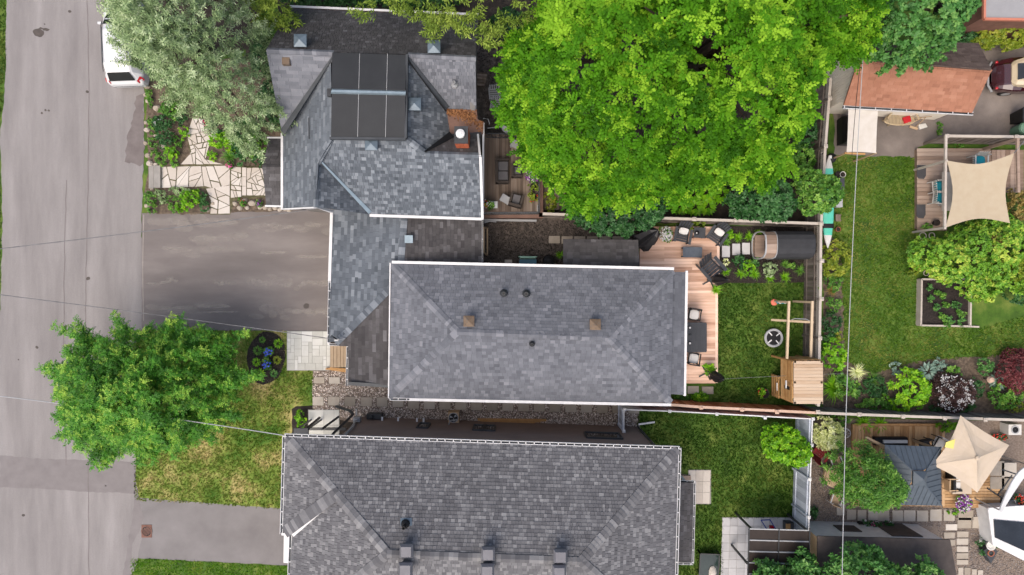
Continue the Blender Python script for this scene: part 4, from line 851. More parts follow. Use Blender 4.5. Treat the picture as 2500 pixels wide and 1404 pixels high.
pebbles('bark_chips', scatter([(1758, 556), (1966, 556), (1966, 688), (1758, 688)], 160), (.015, .04), 'pebble_dark', 'dark bark chips of the bed below the barrel sauna', 'mulch', .3)
pebbles('bark_chips', scatter(BED, 220), (.012, .035), 'pebble_dark', 'black bark chips of the oval front bed', 'mulch', .3)
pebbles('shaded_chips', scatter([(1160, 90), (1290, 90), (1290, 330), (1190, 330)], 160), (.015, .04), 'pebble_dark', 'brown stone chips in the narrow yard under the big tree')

# ---------------------------------------------------------------- fences
def fence(name, label, tops, h, m_board, m_cap, posts, bw=.14, capw=.12, postw=.13, lattice=False, both=1, slat=None):
    """tops: photo pixels of the top rail; boards hang from it to the ground"""
    W = [P(x, y, h) for x, y in tops]; t = thing(name, label, 'fence', (W[0].x, W[0].y, 0))
    for a, c in zip(W, W[1:]):
        d = c - a; L = d.length; d.normalize(); nrm = Vector((-d.y, d.x, 0)); n = max(1, int(L / bw))
        top = h - (.4 if lattice else .03)
        me = [None] * 4
        for k in range(4): q = MB(); q.box((0, 0, (top + .04) / 2), (L / n - .008, .022, top - .04), 0, k / 3); me[k] = q.mesh('fence_board'); me[k].materials.append(MT[m_board])
        for i in range(n):
            o = bpy.data.objects.new('fence_board', random.choice(me)); C.objects.link(o); o.parent = t
            p = a + d * (L * (i + .5) / n); o.location = (p.x - W[0].x, p.y - W[0].y, 0); o.rotation_euler = (0, 0, math.atan2(d.y, d.x))
        k = MB(); 
        for z in (.35, top - .2): k.bar(Vector((a.x, a.y, z)) - nrm * .03 * both, Vector((c.x, c.y, z)) - nrm * .03 * both, .035, .09)
        k.build('fence_rail', MT[m_board], t)
        if lattice:
            k = MB(); s_ = .09; m_ = int(L / s_)
            for i in range(m_):
                p = a + d * (i * s_); r_ = min(L, i * s_ + .35) - i * s_
                k.bar(Vector((p.x, p.y, h - .38)), Vector((p.x, p.y, h - .38)) + d * r_ + Vector((0, 0, r_)), .02, .03, up=nrm); k.bar(Vector((p.x, p.y, h - .03)) + nrm * .015, Vector((p.x, p.y, h - .03)) + d * r_ - Vector((0, 0, r_)) + nrm * .015, .02, .03, up=nrm)
            x = k.build('lattice', MT['fence_cap'], t); x['kind'] = 'stuff'
        k = MB(); k.bar(a, c, capw, .04); k.build('cap_rail', MT[m_cap], t)
    for x, y in posts:
        p = P(x, y, h + .06); k = MB(); k.box((p.x, p.y, (h + .02) / 2), (postw * .8, postw * .8, h + .02)); po = k.build('post', MT[m_board], t)
        k = MB(); k.box((p.x, p.y, h + .06), (postw * 1.35, postw * 1.35, .05)); k.lathe((p.x, p.y, h + .085), [(postw * .8, 0), (.02, .04)], 4); k.build('post_cap', MT[m_cap], po)
    return t
fence('board_fence', 'weathered board fence with pale cap rail behind the new deck', [(1325, 522), (1600, 532), (2004, 546)], 1.75, 'fence_grey', 'fence_cap', [(1597, 533), (1695, 535), (1797, 538), (1897, 542)])
fence('lattice_fence', 'brown board fence with lattice top on the right of the play lawn', [(2004, 546), (2003, 700), (1998, 992)], 1.8, 'fence_grey', 'fence_cap', [(2005, 546), (2007, 637), (2006, 730), (2002, 826), (1997, 1006)], lattice=True)
fence('lattice_fence', 'lattice topped fence running up beside the cream garage wall', [(2028, 190), (2014, 370), (2005, 545)], 1.8, 'fence_grey', 'fence_cap', [(2016, 357), (2026, 240)], lattice=True)
fence('cedar_fence', 'orange stained cedar fence along the bottom of the play lawn', [(1560, 982), (1712, 994), (1995, 1008)], 1.75, 'fence_orange', 'fence_pink', [(1712, 995), (1812, 1000), (1897, 1006)])
fence('board_fence', 'dark board fence with pale rail between the two right hand yards', [(1997, 1008), (2205, 1016), (2500, 1026), (2700, 1033)], 1.75, 'fence_grey', 'fence_cap', [(2098, 1012), (2205, 1017), (2307, 1021), (2406, 1025)])
fence('slat_fence', 'silver grey fence with white posts beside the orange cedar fence', [(1522, 1000), (1640, 1004), (1985, 1023)], 1.72, 'fence_silver', 'white_metal', [(1525, 1000), (1635, 1004), (1750, 1011), (1868, 1020), (1985, 1023)], .3, .05, .1)
fence('slat_fence', 'silver grey fence on the right edge of the lower lawn', [(1983, 1025), (1978, 1170), (1973, 1320)], 1.85, 'fence_silver', 'white_metal', [(1982, 1087), (1977, 1170), (1975, 1263)], .3, .05, .1)
fence('garden_gate', 'narrow silver gate closing the pebble side yard', [(1523, 1000), (1523, 1054)], 1.72, 'fence_silver', 'white_metal', [(1523, 1053)], .2, .05, .1)['category'] = 'gate'
fence('deck_screen', 'weathered screen fence behind the sail shaded deck', [(2312, 332), (2500, 334), (2700, 338)], 1.7, 'fence_grey', 'fence_cap', [(2312, 332), (2482, 334)])

# ---------------------------------------------------------------- decks
def deck(name, label, boards, z, m, fascia, m_f, gap=.012, th=.03, h0=0):
    """boards: list of (px rect) at deck height"""
    xs = [v for r in boards for v in (r[0], r[2])]; ys = [v for r in boards for v in (r[1], r[3])]
    t = thing(name, label, 'deck', P(sum(xs) / len(xs), sum(ys) / len(ys)))
    for r in boards:
        b = MB(); a, c = P(r[0], r[1], z), P(r[2], r[3], z); dx, dy = (gap, 0) if abs(c.x - a.x) < abs(c.y - a.y) else (0, gap)
        b.prism([(a.x + dx / 2, a.y - dy / 2), (c.x - dx / 2, a.y - dy / 2), (c.x - dx / 2, c.y + dy / 2), (a.x + dx / 2, c.y + dy / 2)], z - th, z + U(0, .004), U(0, 1)); b.build('deck_board', MT[m], t)
    for f in fascia:
        b = MB(); b.prism(PL(f, z), h0, z - th - .004, .2); b.build('deck_frame', MT[m_f], t)
    return t
bs = []; y = 553.0; i = 0
while y < 934:
    x0, x1 = (1562, 1757) if y < 690 else (1600, 1753)
    if y < 660: xm = x0 + (60 if i % 2 else 128); bs += [(x0, y, xm, y + 7.1), (xm, y, x1 - 7, y + 7.1)]
    else: bs.append((x0, y, x1 - 7, y + 7.1))
    y += 7.1; i += 1
bs += [(1750, 553, 1757, 690), (1746, 690.5, 1753, 935)]
deck('timber_deck', 'new honey coloured timber deck wrapping the right end of the bungalow', bs, .35, 'deck_new', [[(1563, 554), (1755, 554), (1755, 690), (1751, 690), (1751, 934), (1602, 934), (1602, 690), (1563, 690)]], 'deck_new')
bs = []; x = 1181.0
while x < 1316: bs.append((x, 328, min(x + 7.4, 1318), 516)); x += 7.4
od = deck('raised_deck', 'old dark grey raised deck with lounge seats beside the gabled house', bs, .8, 'deck_old', [[(1178, 326), (1324, 326), (1324, 530), (1178, 530)]], 'copper_brown')
k = MB(); k.bar(P(1178, 526, .8), P(1326, 526, .8), .24, .05); k.bar(P(1321, 326, .8), P(1321, 530, .8), .2, .05); k.build('deck_edge', MT['copper_brown'], od)
k = MB(); z1 = 1.75
for a, c in (((1180, 519), (1316, 518)), ((1317, 518), (1315, 380)), ((1186, 326), (1285, 328))):
    A_, C_ = P(*a, z1), P(*c, z1); k.bar(A_, C_, .05, .05); q0 = Vector((0, 0, -.8)); k.bar(A_ + q0, C_ + q0, .04, .04); L = (C_ - A_).length; n_ = int(L / .12)
    for i in range(n_ + 1): p = A_ + (C_ - A_) * (i / n_); k.bar(p, p + q0, .02, .02)
k.build('railing', MT['dark_metal'], od)
k = MB(); k.bar(P(1182, 522, .85), P(1313, 521, .85), .06, .06); k.bar(P(1312, 520, .85), P(1312, 500, .85), .04, .06); k.build('rail_base', MT['light_grey'], od)
bs = []; x = 1328.0
while x < 1378: bs.append((x, 405, x + 7.4, 512)); x += 7.4
deck('timber_landing', 'old timber landing half hidden under the big tree beside the raised deck', bs, .35, 'deck_old', [[(1328, 406), (1378, 406), (1378, 511), (1328, 511)]], 'deck_old')
bs = []; y = 362.0
while y < 560: bs.append((2239, y, 2312, y + 9.4)); y += 9.6
y = 362.0
while y < 470: bs.append((2314, y, 2418, y + 9.4)); y += 9.6
x = 2421.0
while x < 2500: bs.append((x, 366, x + 11, 470)); x += 11.3
deck('sail_deck', 'weathered timber deck partly shaded by a cream sail', bs, .3, 'deck_right', [[(2241, 364), (2500, 368), (2500, 469), (2312, 469), (2310, 558), (2241, 558)]], 'deck_right')
bs = [(2081, 1036, 2087, 1236)]; x = 2088.0
while x < 2300: bs.append((x, 1041, x + 7, 1236)); x += 7.3
y = 1105.0
while y < 1232: bs.append((2302, y, 2442, y + 7)); y += 7.3
bs.append((2088, 1034, 2300, 1040)); bs.append((2302, 1233, 2442, 1240))
deck('gazebo_deck', 'golden timber deck under the gazebo and cream parasol', bs, .22, 'deck_yellow', [[(2083, 1037), (2298, 1037), (2298, 1105), (2440, 1107), (2440, 1238), (2083, 1234)]], 'deck_yellow')
bs = []; x = 806.0
while x < 848: bs.append((x, 844, min(x + 8.2, 850), 897)); x += 8.4
st = deck('timber_steps', 'small light timber steps at the front door of the bungalow', bs, .45, 'step_wood', [[(808, 846), (849, 846), (849, 896), (808, 896)]], 'wood_gold')
k = MB(); k.hexa([P(795, 902, .22), P(848, 909, .22), P(848, 900, .22), P(806, 897, .22)], [P(795, 902, .27), P(848, 909, .27), P(848, 900, .27), P(806, 897, .27)]); k.build('tread', MT['wood_gold'], st)
k = MB(); k.hexa([P(793, 902, .0), P(848, 910, .0), P(848, 905, .0), P(798, 898, .0)], [P(793, 902, .2), P(848, 910, .2), P(848, 905, .2), P(798, 898, .2)]); k.build('riser', MT['wood_gold'], st)
bs = [(1838 + i * 4.7, 585, 1842.4 + i * 4.7, 628) for i in range(5)]
deck('sauna_step', 'small slatted wooden step in front of the barrel sauna', bs, .15, 'deck_right', [rect(1839, 586, 1860, 627)], 'deck_right')
# wooden steps at the back door of house C
t = thing('timber_steps', 'weathered wooden steps at the back door of the lower house', 'steps', P(1672, 1168))
for i in range(4): k = MB(); z = .5 - .1 * i; k.prism(PL(rect(1655 + i * 8, 1162, 1663 + i * 8, 1178), z), 0, z, U(0, 1)); k.build('tread', MT['deck_right'], t)

# ---------------------------------------------------------------- garden shed, sauna, playhouse
S = House('garden_shed', 'small charcoal shingled shed roof tucked behind the bungalow', (1468, 615, 0), 'shed')
_, sp = S.slope(((1375, 586, 1.9), (1560, 587, 1.9), (1377, 660, 2.35)), [(1375, 584), (1558, 586), (1562, 662), (1375, 662)], ((1375, 586), (1560, 587)), 'shingle_dark_and_shade', .16, (.26, .28, .3), vtone(.45, .16))
S.wall([P(1384, 592, 1.9), P(1552, 594, 1.9), P(1552, 656, 1.9), P(1384, 656, 1.9)], 0, 1.85, 'cream_wall'); S.finish(300)
sa = thing('barrel_sauna', 'black roofed barrel sauna with glazed wooden front in the mulch bed', 'sauna', P(1930, 600))
def sq_ring(x, c, w, h, n=20, p=3.2):
    r = []
    for i in range(n):
        a = 2 * math.pi * i / n; ca, s_ = math.cos(a), math.sin(a); f = (abs(ca) ** p + abs(s_) ** p) ** (-1 / p); r.append(Vector((x, c.y + ca * f * w, c.z + s_ * f * h)))
    return r
cc = P(1930, 599, 1.0); xa, xb = P(1892, 600, 1.6).x, P(1984, 600, 1.6).x; w_, h_ = .66, .95
k = MB(); k.loft([sq_ring(xa, cc, w_ * .98, h_), sq_ring(xa + .03, cc, w_, h_ + .02), sq_ring(xb - .03, cc, w_, h_ + .02), sq_ring(xb, cc, w_ * .98, h_)]); k.build('shell', MT['sauna_roof'], sa, True)
k = MB(); k.loft([sq_ring(xa - .55, cc, w_ * .97, h_ * .97), sq_ring(xa - .55, cc, w_ * .97, h_ * .97)]); 
for x in (xa - .56, xa - .02):
    o1, i1 = sq_ring(x, cc, w_ * 1.0, h_ * 1.0), sq_ring(x, cc, w_ * .92, h_ * .93); o2, i2 = sq_ring(x + .06, cc, w_, h_), sq_ring(x + .06, cc, w_ * .92, h_ * .93)
    fr = MB(); fr.quadstrip(o1, i1, .8, True); fr.quadstrip(o2, i2, .8, True); fr.quadstrip(o1, o2, .8, True); fr.quadstrip(i1, i2, .8, True); fr.build('hoop', MT['light_grey'], sa)
r1 = sq_ring(xa - .5, cc, w_ * .96, h_ * .96)[:11]; r2 = sq_ring(xa, cc, w_ * .96, h_ * .96)[:11]
for i in range(10):
    k = MB(); n_ = (r1[i] - Vector((r1[i].x, cc.y, cc.z))).normalized() * .02
    if 2 <= i <= 5: 
        k.hexa([r1[i], r1[i + 1], r1[i + 1] - n_, r1[i] - n_], [r2[i], r2[i + 1], r2[i + 1] - n_, r2[i] - n_], U(0, 1)); k.build('stave', MT['deck_right'], sa)
    else: k.hexa([r1[i], r1[i + 1], r1[i + 1] - n_, r1[i] - n_], [r2[i], r2[i + 1], r2[i + 1] - n_, r2[i] - n_], U(0, 1)); k.build('stave', MT['deck_right'], sa)
k = MB(); k.box((xa - .25, cc.y, .35), (.5, w_ * 1.6, .12)); k.build('porch_floor', MT['deck_right'], sa)
k = MB(); k.box((xa - .03, cc.y, 1.0), (.04, .5, 1.4)); d_ = k.build('door', MT['glass_dark'], sa); k = MB(); k.box((xa - .08, cc.y + .18, 1.0), (.05, .04, .3)); k.build('handle', MT['wood_gold'], d_)
for x in (xa - .3, xb - .3): k = MB(); k.box((x, cc.y, .08), (.15, w_ * 1.7, .16)); k.build('cradle', MT['deck_old'], sa)

ph = thing('playhouse', 'pale wooden playhouse with slatted walls and flat plank roof beside the fence', 'playhouse', P(1930, 920))
zr = 2.75
x0, x1 = P(1941, 900, zr).x, P(2006, 900, zr).x; y1, y0 = P(1950, 881, zr).y, P(1950, 986, zr).y
n_ = 13
for i in range(n_):
    k = MB(); ya = y0 + (y1 - y0) * i / n_; yb = y0 + (y1 - y0) * (i + 1) / n_ - .008; k.hexa([(x0 - .06, ya, zr - .03), (x1 + .06, ya, zr - .03), (x1 + .06, yb, zr - .03), (x0 - .06, yb, zr - .03)], [(x0 - .06, ya, zr), (x1 + .06, ya, zr), (x1 + .06, yb, zr), (x0 - .06, yb, zr)], U(0, 1)); k.build('roof_board', MT['wood_light'], ph)
for x in (x0, x1):
    for y in (y0 + .05, (y0 + y1) / 2, y1 - .05): k = MB(); k.box((x, y, zr / 2), (.09, .09, zr)); k.build('post', MT['wood_gold'], ph)
for i in range(9):                                       # slatted upper half of the wall towards the lawn
    k = MB(); z = 1.35 + .15 * i
    for (ya, yb) in (((y0 + .05, (y0 + y1) / 2 - .42), ((y0 + y1) / 2 + .02, y1 - .05)) if 2 < i < 7 else ((y0 + .05, y1 - .05),)): k.box((x0 - .06, (ya + yb) / 2, z), (.03, yb - ya, .1), 0, U(0, 1))
    k.build('wall_slat', MT['wood_gold'], ph)
for i in range(4):
    k = MB(); k.box((x0 - .06, (y0 + y1) / 2 - .5, .25 + .25 * i), (.03, 1.0, .14), 0, U(0, 1)); k.build('wall_slat', MT['wood_gold'], ph)
k = MB(); k.box(((x0 + x1) / 2, (y0 + y1) / 2, 1.2), (x1 - x0, y1 - y0, .06)); k.build('platform', MT['wood_gold'], ph)
for yy_, zz_ in (((y0 + y1) / 2 - .2, 1.95), (y0 + .5, .9)): k = MB(); k.box((x0 - .08, yy_, zz_), (.05, .36, .06)); k.build('window_ledge', MT['white_metal'], ph)
k = MB(); k.box((x0 - .05, y0 + .45, 1.95), (.02, .5, .6)); k.build('window_dark_fill', MT['black'], ph)  # black panel painted in for the shaded inside behind the window
k = MB(); k.box((x0 - .04, y0 + .5, .55), (.02, .7, .9)); k.build('wall_dark_fill', MT['black'], ph)  # flat black sheet stands in for the shade below the platform
for i in range(8):
    k = MB(); k.box((x0 + .06 + (x1 - x0) * (i + .5) / 8, y1 + .03, 1.9), ((x1 - x0) / 8 - .02, .03, 1.4), 0, U(0, 1)); k.build('wall_board', MT['wood_gold'], ph)
# swing frame
sw = thing('swing_frame', 'pale timber climbing frame of beams above the play lawn', 'swing frame', P(1930, 800))
zt = 2.1
for nm, a, c, za, zc in (('beam', (1926, 735), (1921, 876), zt, zt), ('beam', (1983, 735), (1979, 872), zt, zt), ('crossbar', (1884, 781), (1985, 787), 0.5, zt)):
    k = MB(); k.bar(P(*a, za), P(*c, zc), .1, .1, U(0, 1)); k.build(nm, MT['wood_post'], sw)
for x, y in ((1926, 738), (1983, 738)): p = P(x, y, zt); k = MB(); k.bar((p.x, p.y, 0), (p.x, p.y, zt), .1, .1); k.build('post', MT['wood_post'], sw)
k = MB(); k.tube([P(1932, 781, 2.2), P(1940, 778, 2.35), P(1968, 779, 2.35), P(1976, 783, 2.2)], .02); k.build('grab_bar', MT['steel'], sw)
ds = thing('disc_swing', 'orange disc swing with blue and white beads hanging from the beam', 'swing', P(1890, 738))
k = MB(); k.lathe(P(1890, 738, .4), [(.04, -.05), (.15, -.04), (.16, 0), (.14, .03), (.03, .05)], 16); k.build('disc', MT['orange_plastic'], ds, True)
for i, m_ in enumerate(('teal', 'white_metal', 'teal', 'white_metal')):
    k = MB(); f = .25 + .17 * i; p = P(1890 + (1924 - 1890) * f * 1.05, 738, .45 + 1.5 * f); k.lathe(p, [(.01, -.06), (.06, -.04), (.075, 0), (.06, .04), (.01, .06)], 10); k.build('bead', MT[m_], ds, True)
k = MB(); k.tube([P(1890, 738, .4), P(1925, 738, 2.06)], .012); k.build('rope', MT['wire'], ds)
tp = thing('mini_trampoline', 'small round trampoline with white padded rim on the play lawn', 'trampoline', P(1889, 825))
c = P(1889, 825, .25); k = MB(); k.lathe(c, [(.34, 0), (.36, .03), (.44, .035), (.46, 0), (.44, -.03), (.36, -.02), (.34, 0)], 32, cap=False); k.build('rim_pad', MT['light_grey'], tp, True)
k = MB(); k.lathe(c, [(.352, -.012), (.01, -.015)], 28, cap=False); k.build('mat', MT['black'], tp)
for a in (.7, .7 + math.pi / 2, .7 + math.pi, .7 + 1.5 * math.pi):
    k = MB(); d = Vector((math.cos(a), math.sin(a), 0)); k.bar(c + d * .15 + Vector((0, 0, .03)), c + d * .36 + Vector((0, 0, .03)), .05, .02); k.build('strap', MT['white_metal'], tp)
    k = MB(); k.bar(c + d * .4, c + d * .4 - Vector((0, 0, .25)), .03, .03); k.build('leg', MT['steel'], tp)
# ---------------------------------------------------------------- furniture builders (built at the origin, then placed)
def soft_pad(c, w, d, h, tilt=0.0):
    k = MB(); c = Vector(c); m = Matrix.Rotation(tilt, 3, 'X'); rings = []
    for z, f in ((-.5, .72), (-.25, .95), (0, 1.0), (.28, .93), (.5, .62)):
        q = []
        for i in range(16): a = 6.283 * i / 16; ca, sa = math.cos(a), math.sin(a); e = (abs(ca) ** 4 + abs(sa) ** 4) ** -.25; q.append(c + m @ Vector((ca * e * w / 2 * f, sa * e * d / 2 * f, z * h)))
        rings.append(q)
    k.loft(rings); return k
def adirondack(label, m, px, py, rz, pillow=True, z=.35, s=1.0, group=None):
    t = thing('adirondack_chair', label, 'chair', (0, 0, 0), group); w = .62
    for i in range(5): k = MB(); y = -.26 + i * .12; k.box((0, y, .36 - .03 * i + .02), (w * .86, .1, .022), 0, U(0, 1)); k.build('seat_slat', MT[m], t)
    for i in range(5):
        x = (-2 + i) * .115; h = .78 - abs(i - 2) * .05; k = MB(); k.bar((x, .3, .26), (x * 1.12, .3 + h * .45, .26 + h * .86), .1, .02, U(0, 1), up=(0, -1, .5)); k.build('back_slat', MT[m], t)
    for sx in (-1, 1):
        k = MB(); k.box((sx * .36, -.02, .58), (.13, .72, .025)); k.build('armrest', MT[m], t)
        k = MB(); k.bar((sx * .33, -.3, 0), (sx * .33, -.3, .57), .09, .03); k.build('leg', MT[m], t)
        k = MB(); k.bar((sx * .3, -.3, .36), (sx * .3, .5, .06), .03, .12); k.build('leg', MT[m], t)
    if pillow:
        k = soft_pad((0, .2, .5), .46, .34, .13, .5); k.build('pillow', MT['cushion_white'], t, True)
    t.scale = (s,) * 3; return place(t, P(px, py, z), rz)
def patio_chair(label, m_frame, m_seat, px, py, rz, z=0.0, pillow=None, s=1.0, group=None, slats=False, arms=True, m_seat_name='seat'):
    t = thing('patio_chair', label, 'chair', (0, 0, 0), group)
    for sx in (-1, 1):
        for y in (-.24, .26): k = MB(); k.bar((sx * .25, y, 0), (sx * .25, y, .42 if y < 0 else .84), .035, .035); k.build('leg', MT[m_frame], t)
        if arms: k = MB(); k.bar((sx * .27, -.26, .62), (sx * .27, .28, .64), .05, .03); k.bar((sx * .26, -.24, .42), (sx * .26, -.24, .62), .03, .03); k.build('armrest', MT[m_frame], t)
    if slats:
        for i in range(6): k = MB(); k.box((0, -.24 + i * .1, .42), (.5, .07, .02), 0, U(0, 1)); k.build('seat_slat', MT[m_seat], t)
        for i in range(5): k = MB(); k.bar((-.2 + i * .1, .27, .46), (-.2 + i * .1, .36, .86), .06, .02); k.build('back_slat', MT[m_frame], t)
    else:
        k = MB(); k.box((0, 0, .42), (.5, .52, .05)); k.build('seat', MT[m_seat], t); k = MB(); k.bar((-.25, .3, .68), (.25, .3, .68), .04, .4); k.build('backrest', MT[m_seat], t)
    if pillow: k = soft_pad((0, .02, .5), .46, .46, .1); k.build('cushion', MT[pillow], t, True)
    t.scale = (s,) * 3; return place(t, P(px, py, z), rz)
def slat_table(label, m, px, py, w, d, h, rz, z=.35, n=12, name='slatted_table', along='x'):
    t = thing(name, label, 'table', (0, 0, 0))
    for i in range(n):
        k = MB(); x = -w / 2 + w * (i + .5) / n; k.box((x, 0, h), (w / n - .008, d, .025), 0, U(0, 1)); k.build('table_slat', MT[m], t)
    k = MB(); k.box((0, 0, h - .05), (w - .05, d - .05, .05)); k.build('apron', MT[m], t)
    for sx in (-1, 1):
        for sy in (-1, 1): k = MB(); k.box((sx * (w / 2 - .05), sy * (d / 2 - .05), h / 2 - .02), (.06, .06, h - .04)); k.build('leg', MT[m], t)
    return place(t, P(px, py, z), rz)
def closed_umbrella(label, a, c, base=None, r=.16, m='tarp_black'):
    """folded parasol whose canopy lies between a (top) and c (bottom), world points"""
    t = thing('closed_parasol', label, 'parasol', (c.x, c.y, 0)); n = 12; rings = []
    for f, rr in ((0, .03), (.15, r * .6), (.4, r * .9), (.7, r * 1.15), (.92, r * .9), (1, r * .4)):
        p = a + (c - a) * f; d = (c - a).normalized(); x = d.cross(Vector((0, 0, 1))).normalized() if abs(d.z) < .95 else Vector((1, 0, 0)); y = x.cross(d)
        rings.append([p + (x * math.cos(2 * math.pi * i / n) + y * math.sin(2 * math.pi * i / n)) * rr * (1.15 if i % 2 else .75) for i in range(n)])
    k = MB(); k.loft(rings); k.build('canopy', MT[m], t, True)
    b = base or Vector((c.x, c.y, 0)); k = MB(); k.tube([a, c, b + Vector((0, 0, .02))], .03); k.build('pole', MT['dark_metal'], t)
    k = MB()
    for i in range(4): an = i * math.pi / 2 + .5; k.bar(b + Vector((0, 0, .05)), b + Vector((math.cos(an) * .4, math.sin(an) * .4, .02)), .06, .04)
    k.build('foot', MT['dark_metal'], t); return t
def pot(label, px, py, r, h, m, z=0.0, group=None, name='plant_pot', soil=True):
    t = thing(name, label, 'pot', P(px, py, z), group); c = P(px, py, z)
    k = MB(); k.lathe(c, [(r * .7, .01), (r * .95, h * .9), (r * 1.05, h * .9), (r * 1.05, h), (r * .9, h), (r * .88, h * .85)], 14, cap=False); k.poly([c + Vector((math.cos(6.283 * i / 14) * r * .7, math.sin(6.283 * i / 14) * r * .7, .01)) for i in range(14)]); k.build('shell', MT[m], t, True)
    if soil: k = MB(); k.lathe(c, [(r * .9, h * .84), (.01, h * .87)], 14, cap=False); k.build('soil', MT['mulch'], t)
    return t
def sofa(label, px, py, w, d, rz, z, m='wicker', cush='cushion_grey', name='outdoor_sofa', cat='sofa', arms=True, group=None):
    t = thing(name, label, cat, (0, 0, 0), group)
    k = MB(); k.box((0, 0, .16), (w, d, .28)); k.build('base', MT[m], t)
    k = MB(); k.box((0, d / 2 - .06, .45), (w, .12, .38)); k.build('backrest', MT[m], t)
    if arms:
        for sx in (-1, 1): k = MB(); k.box((sx * (w / 2 - .05), 0, .4), (.1, d, .24)); k.build('armrest', MT[m], t)
    n = max(1, round(w / .6)); aw = (w - .22) / n
    for i in range(n):
        k = MB(); x = -w / 2 + .11 + aw * (i + .5); k.hexa([(x - aw / 2 + .01, -d / 2 + .02, .3), (x + aw / 2 - .01, -d / 2 + .02, .3), (x + aw / 2 - .01, d / 2 - .12, .3), (x - aw / 2 + .01, d / 2 - .12, .3)], [(x - aw / 2 + .03, -d / 2 + .04, .43), (x + aw / 2 - .03, -d / 2 + .04, .43), (x + aw / 2 - .03, d / 2 - .14, .43), (x - aw / 2 + .03, d / 2 - .14, .43)]); k.build('cushion', MT[cush], t)
    return place(t, P(px, py, z), rz)
# --- new deck
adirondack('charcoal adirondack chair with white pillow left of the little side table', 'char_plastic', 1661, 576, R(-12), group=None)
adirondack('charcoal adirondack chair with white pillow at the corner of the deck near the mulch bed', 'char_plastic', 1743, 577, R(-35))
adirondack('charcoal adirondack chair turned away beside the folded black parasol', 'char_plastic', 1731, 658, R(40), False, s=1.2)
t = slat_table('square grey side table with a black lantern between the two pillowed chairs', 'char_plastic', 1702, 570, .55, .5, .45, R(-3), n=5, name='side_table')
t = thing('lantern', 'small black lantern on the square side table', 'lantern', P(1701, 569, .82)); k = MB(); k.lathe(P(1701, 569, .82), [(.09, 0), (.1, .02), (.1, .1), (.04, .14), (.03, .2)], 10); k.build('body', MT['black'], t); k = MB(); k.lathe(P(1701, 569, .98), [(.035, 0), (.035, .03)], 8); k.build('candle', MT['white_metal'], t)
slat_table('low blue grey slatted coffee table in the middle of the new deck', 'grey_slat', 1685, 617, .92, .5, .42, R(-1), n=14, name='coffee_table')
closed_umbrella('folded black cantilever parasol leaning by the small shed', P(1606, 562, 2.4), P(1560, 597, 1.2), P(1556, 590, .35), .42)
closed_umbrella('folded black parasol standing beside the potted fern at the lawn edge', P(1776, 683, 2.3), P(1744, 683, 1.2), P(1733, 685, .37), .22)
closed_umbrella('folded black parasol at the lower corner of the deck', P(1766, 927, 2.2), P(1738, 916, 1.1), P(1724, 910, .37), .22)
t = slat_table('long charcoal slatted dining table half under the bungalow eave', 'char_plastic', 1690, 821, .95, 1.4, .74, 0, n=12, name='dining_table')
t = slat_table('charcoal slatted bench along the outer side of the dining table', 'char_plastic', 1710, 822, .36, 1.32, .46, 0, n=5, name='bench'); t['category'] = 'bench'
for i, (x, y) in enumerate(((1684, 800), (1685, 819), (1684, 838))):
    t = thing('candle_holder', ('pale upper', 'dark middle', 'pale lower')[i] + ' candle holder in the row on the dining table', 'candle holder', P(x, y, 1.1), 'candle holders on the dining table'); k = MB(); k.lathe(P(x, y, 1.1), [(.07, 0), (.08, .03), (.05, .05), (.05, .12)], 12); k.build('base', MT['char_plastic' if i == 1 else 'dark_metal'], t, True)
    if i != 1: k = MB(); k.lathe(P(x, y, 1.2), [(.045, 0), (.045, .06)], 10); k.build('candle', MT['white_metal'], t)
patio_chair('black framed patio chair with white cushion at the top end of the dining table', 'black', 'weave_dark', 1688, 768, R(-8), .35, 'cushion_white')
patio_chair('black framed patio chair with white cushion at the bottom end of the dining table', 'black', 'weave_dark', 1687, 872, R(170), .35, 'cushion_white')
# --- old raised deck
sofa('dark wicker two seat sofa on the old raised deck', 1226, 421, 1.15, .62, R(90), .8)
sofa('dark wicker ottoman in front of the two seat sofa', 1261, 420, .62, .5, R(90), .8, name='ottoman', cat='ottoman', arms=True)
sofa('dark wicker armchair at the bottom of the old raised deck', 1260, 492, .62, .6, R(165), .8, name='wicker_armchair', cat='armchair')
sofa('dark wicker armchair half hidden under the big tree on the raised deck', 1285, 362, .66, .62, R(155), .8, name='wicker_armchair', cat='armchair')
slat_table('pale slatted folding table beside the lower wicker armchair', 'light_grey', 1234, 489, .36, .46, .42, R(60), .8, 8, 'folding_table')
slat_table('grey slatted folding table beside the upper wicker armchair', 'light_grey', 1259, 357, .36, .46, .42, R(65), .8, 8, 'folding_table')
t = thing('side_stand', 'small white plant stand at the lower left of the raised deck', 'stand', P(1205, 500, .8)); k = MB(); k.box(P(1207, 500, 1.1), (.3, .32, .03)); k.build('top', MT['white_metal'], t); k = MB(); 
for dx in (-.12, .12):
    for dy in (-.12, .12): k.box(P(1207, 500, .94) + Vector((dx, dy, 0)), (.03, .03, .28))
k.build('frame', MT['white_metal'], t)
t = thing('satellite_dish', 'grey satellite dish on a bar above the old raised deck', 'satellite dish', P(1237, 313)); c = P(1237, 313, 1.6); k = MB(); k.lathe(c, [(.02, -.06), (.14, -.03), (.22, .04), (.23, .05), (.14, -.01), (.02, -.04)], 18); k.build('dish', MT['light_grey'], t, True); k = MB(); k.tube([P(1190, 313, 1.5), P(1285, 303, 1.5)], .025); k.tube([Vector((c.x, c.y, 0)), c], .03); k.tube([c, c + Vector((.0, -.05, .25))], .02); k.build('mount', MT['steel'], t)
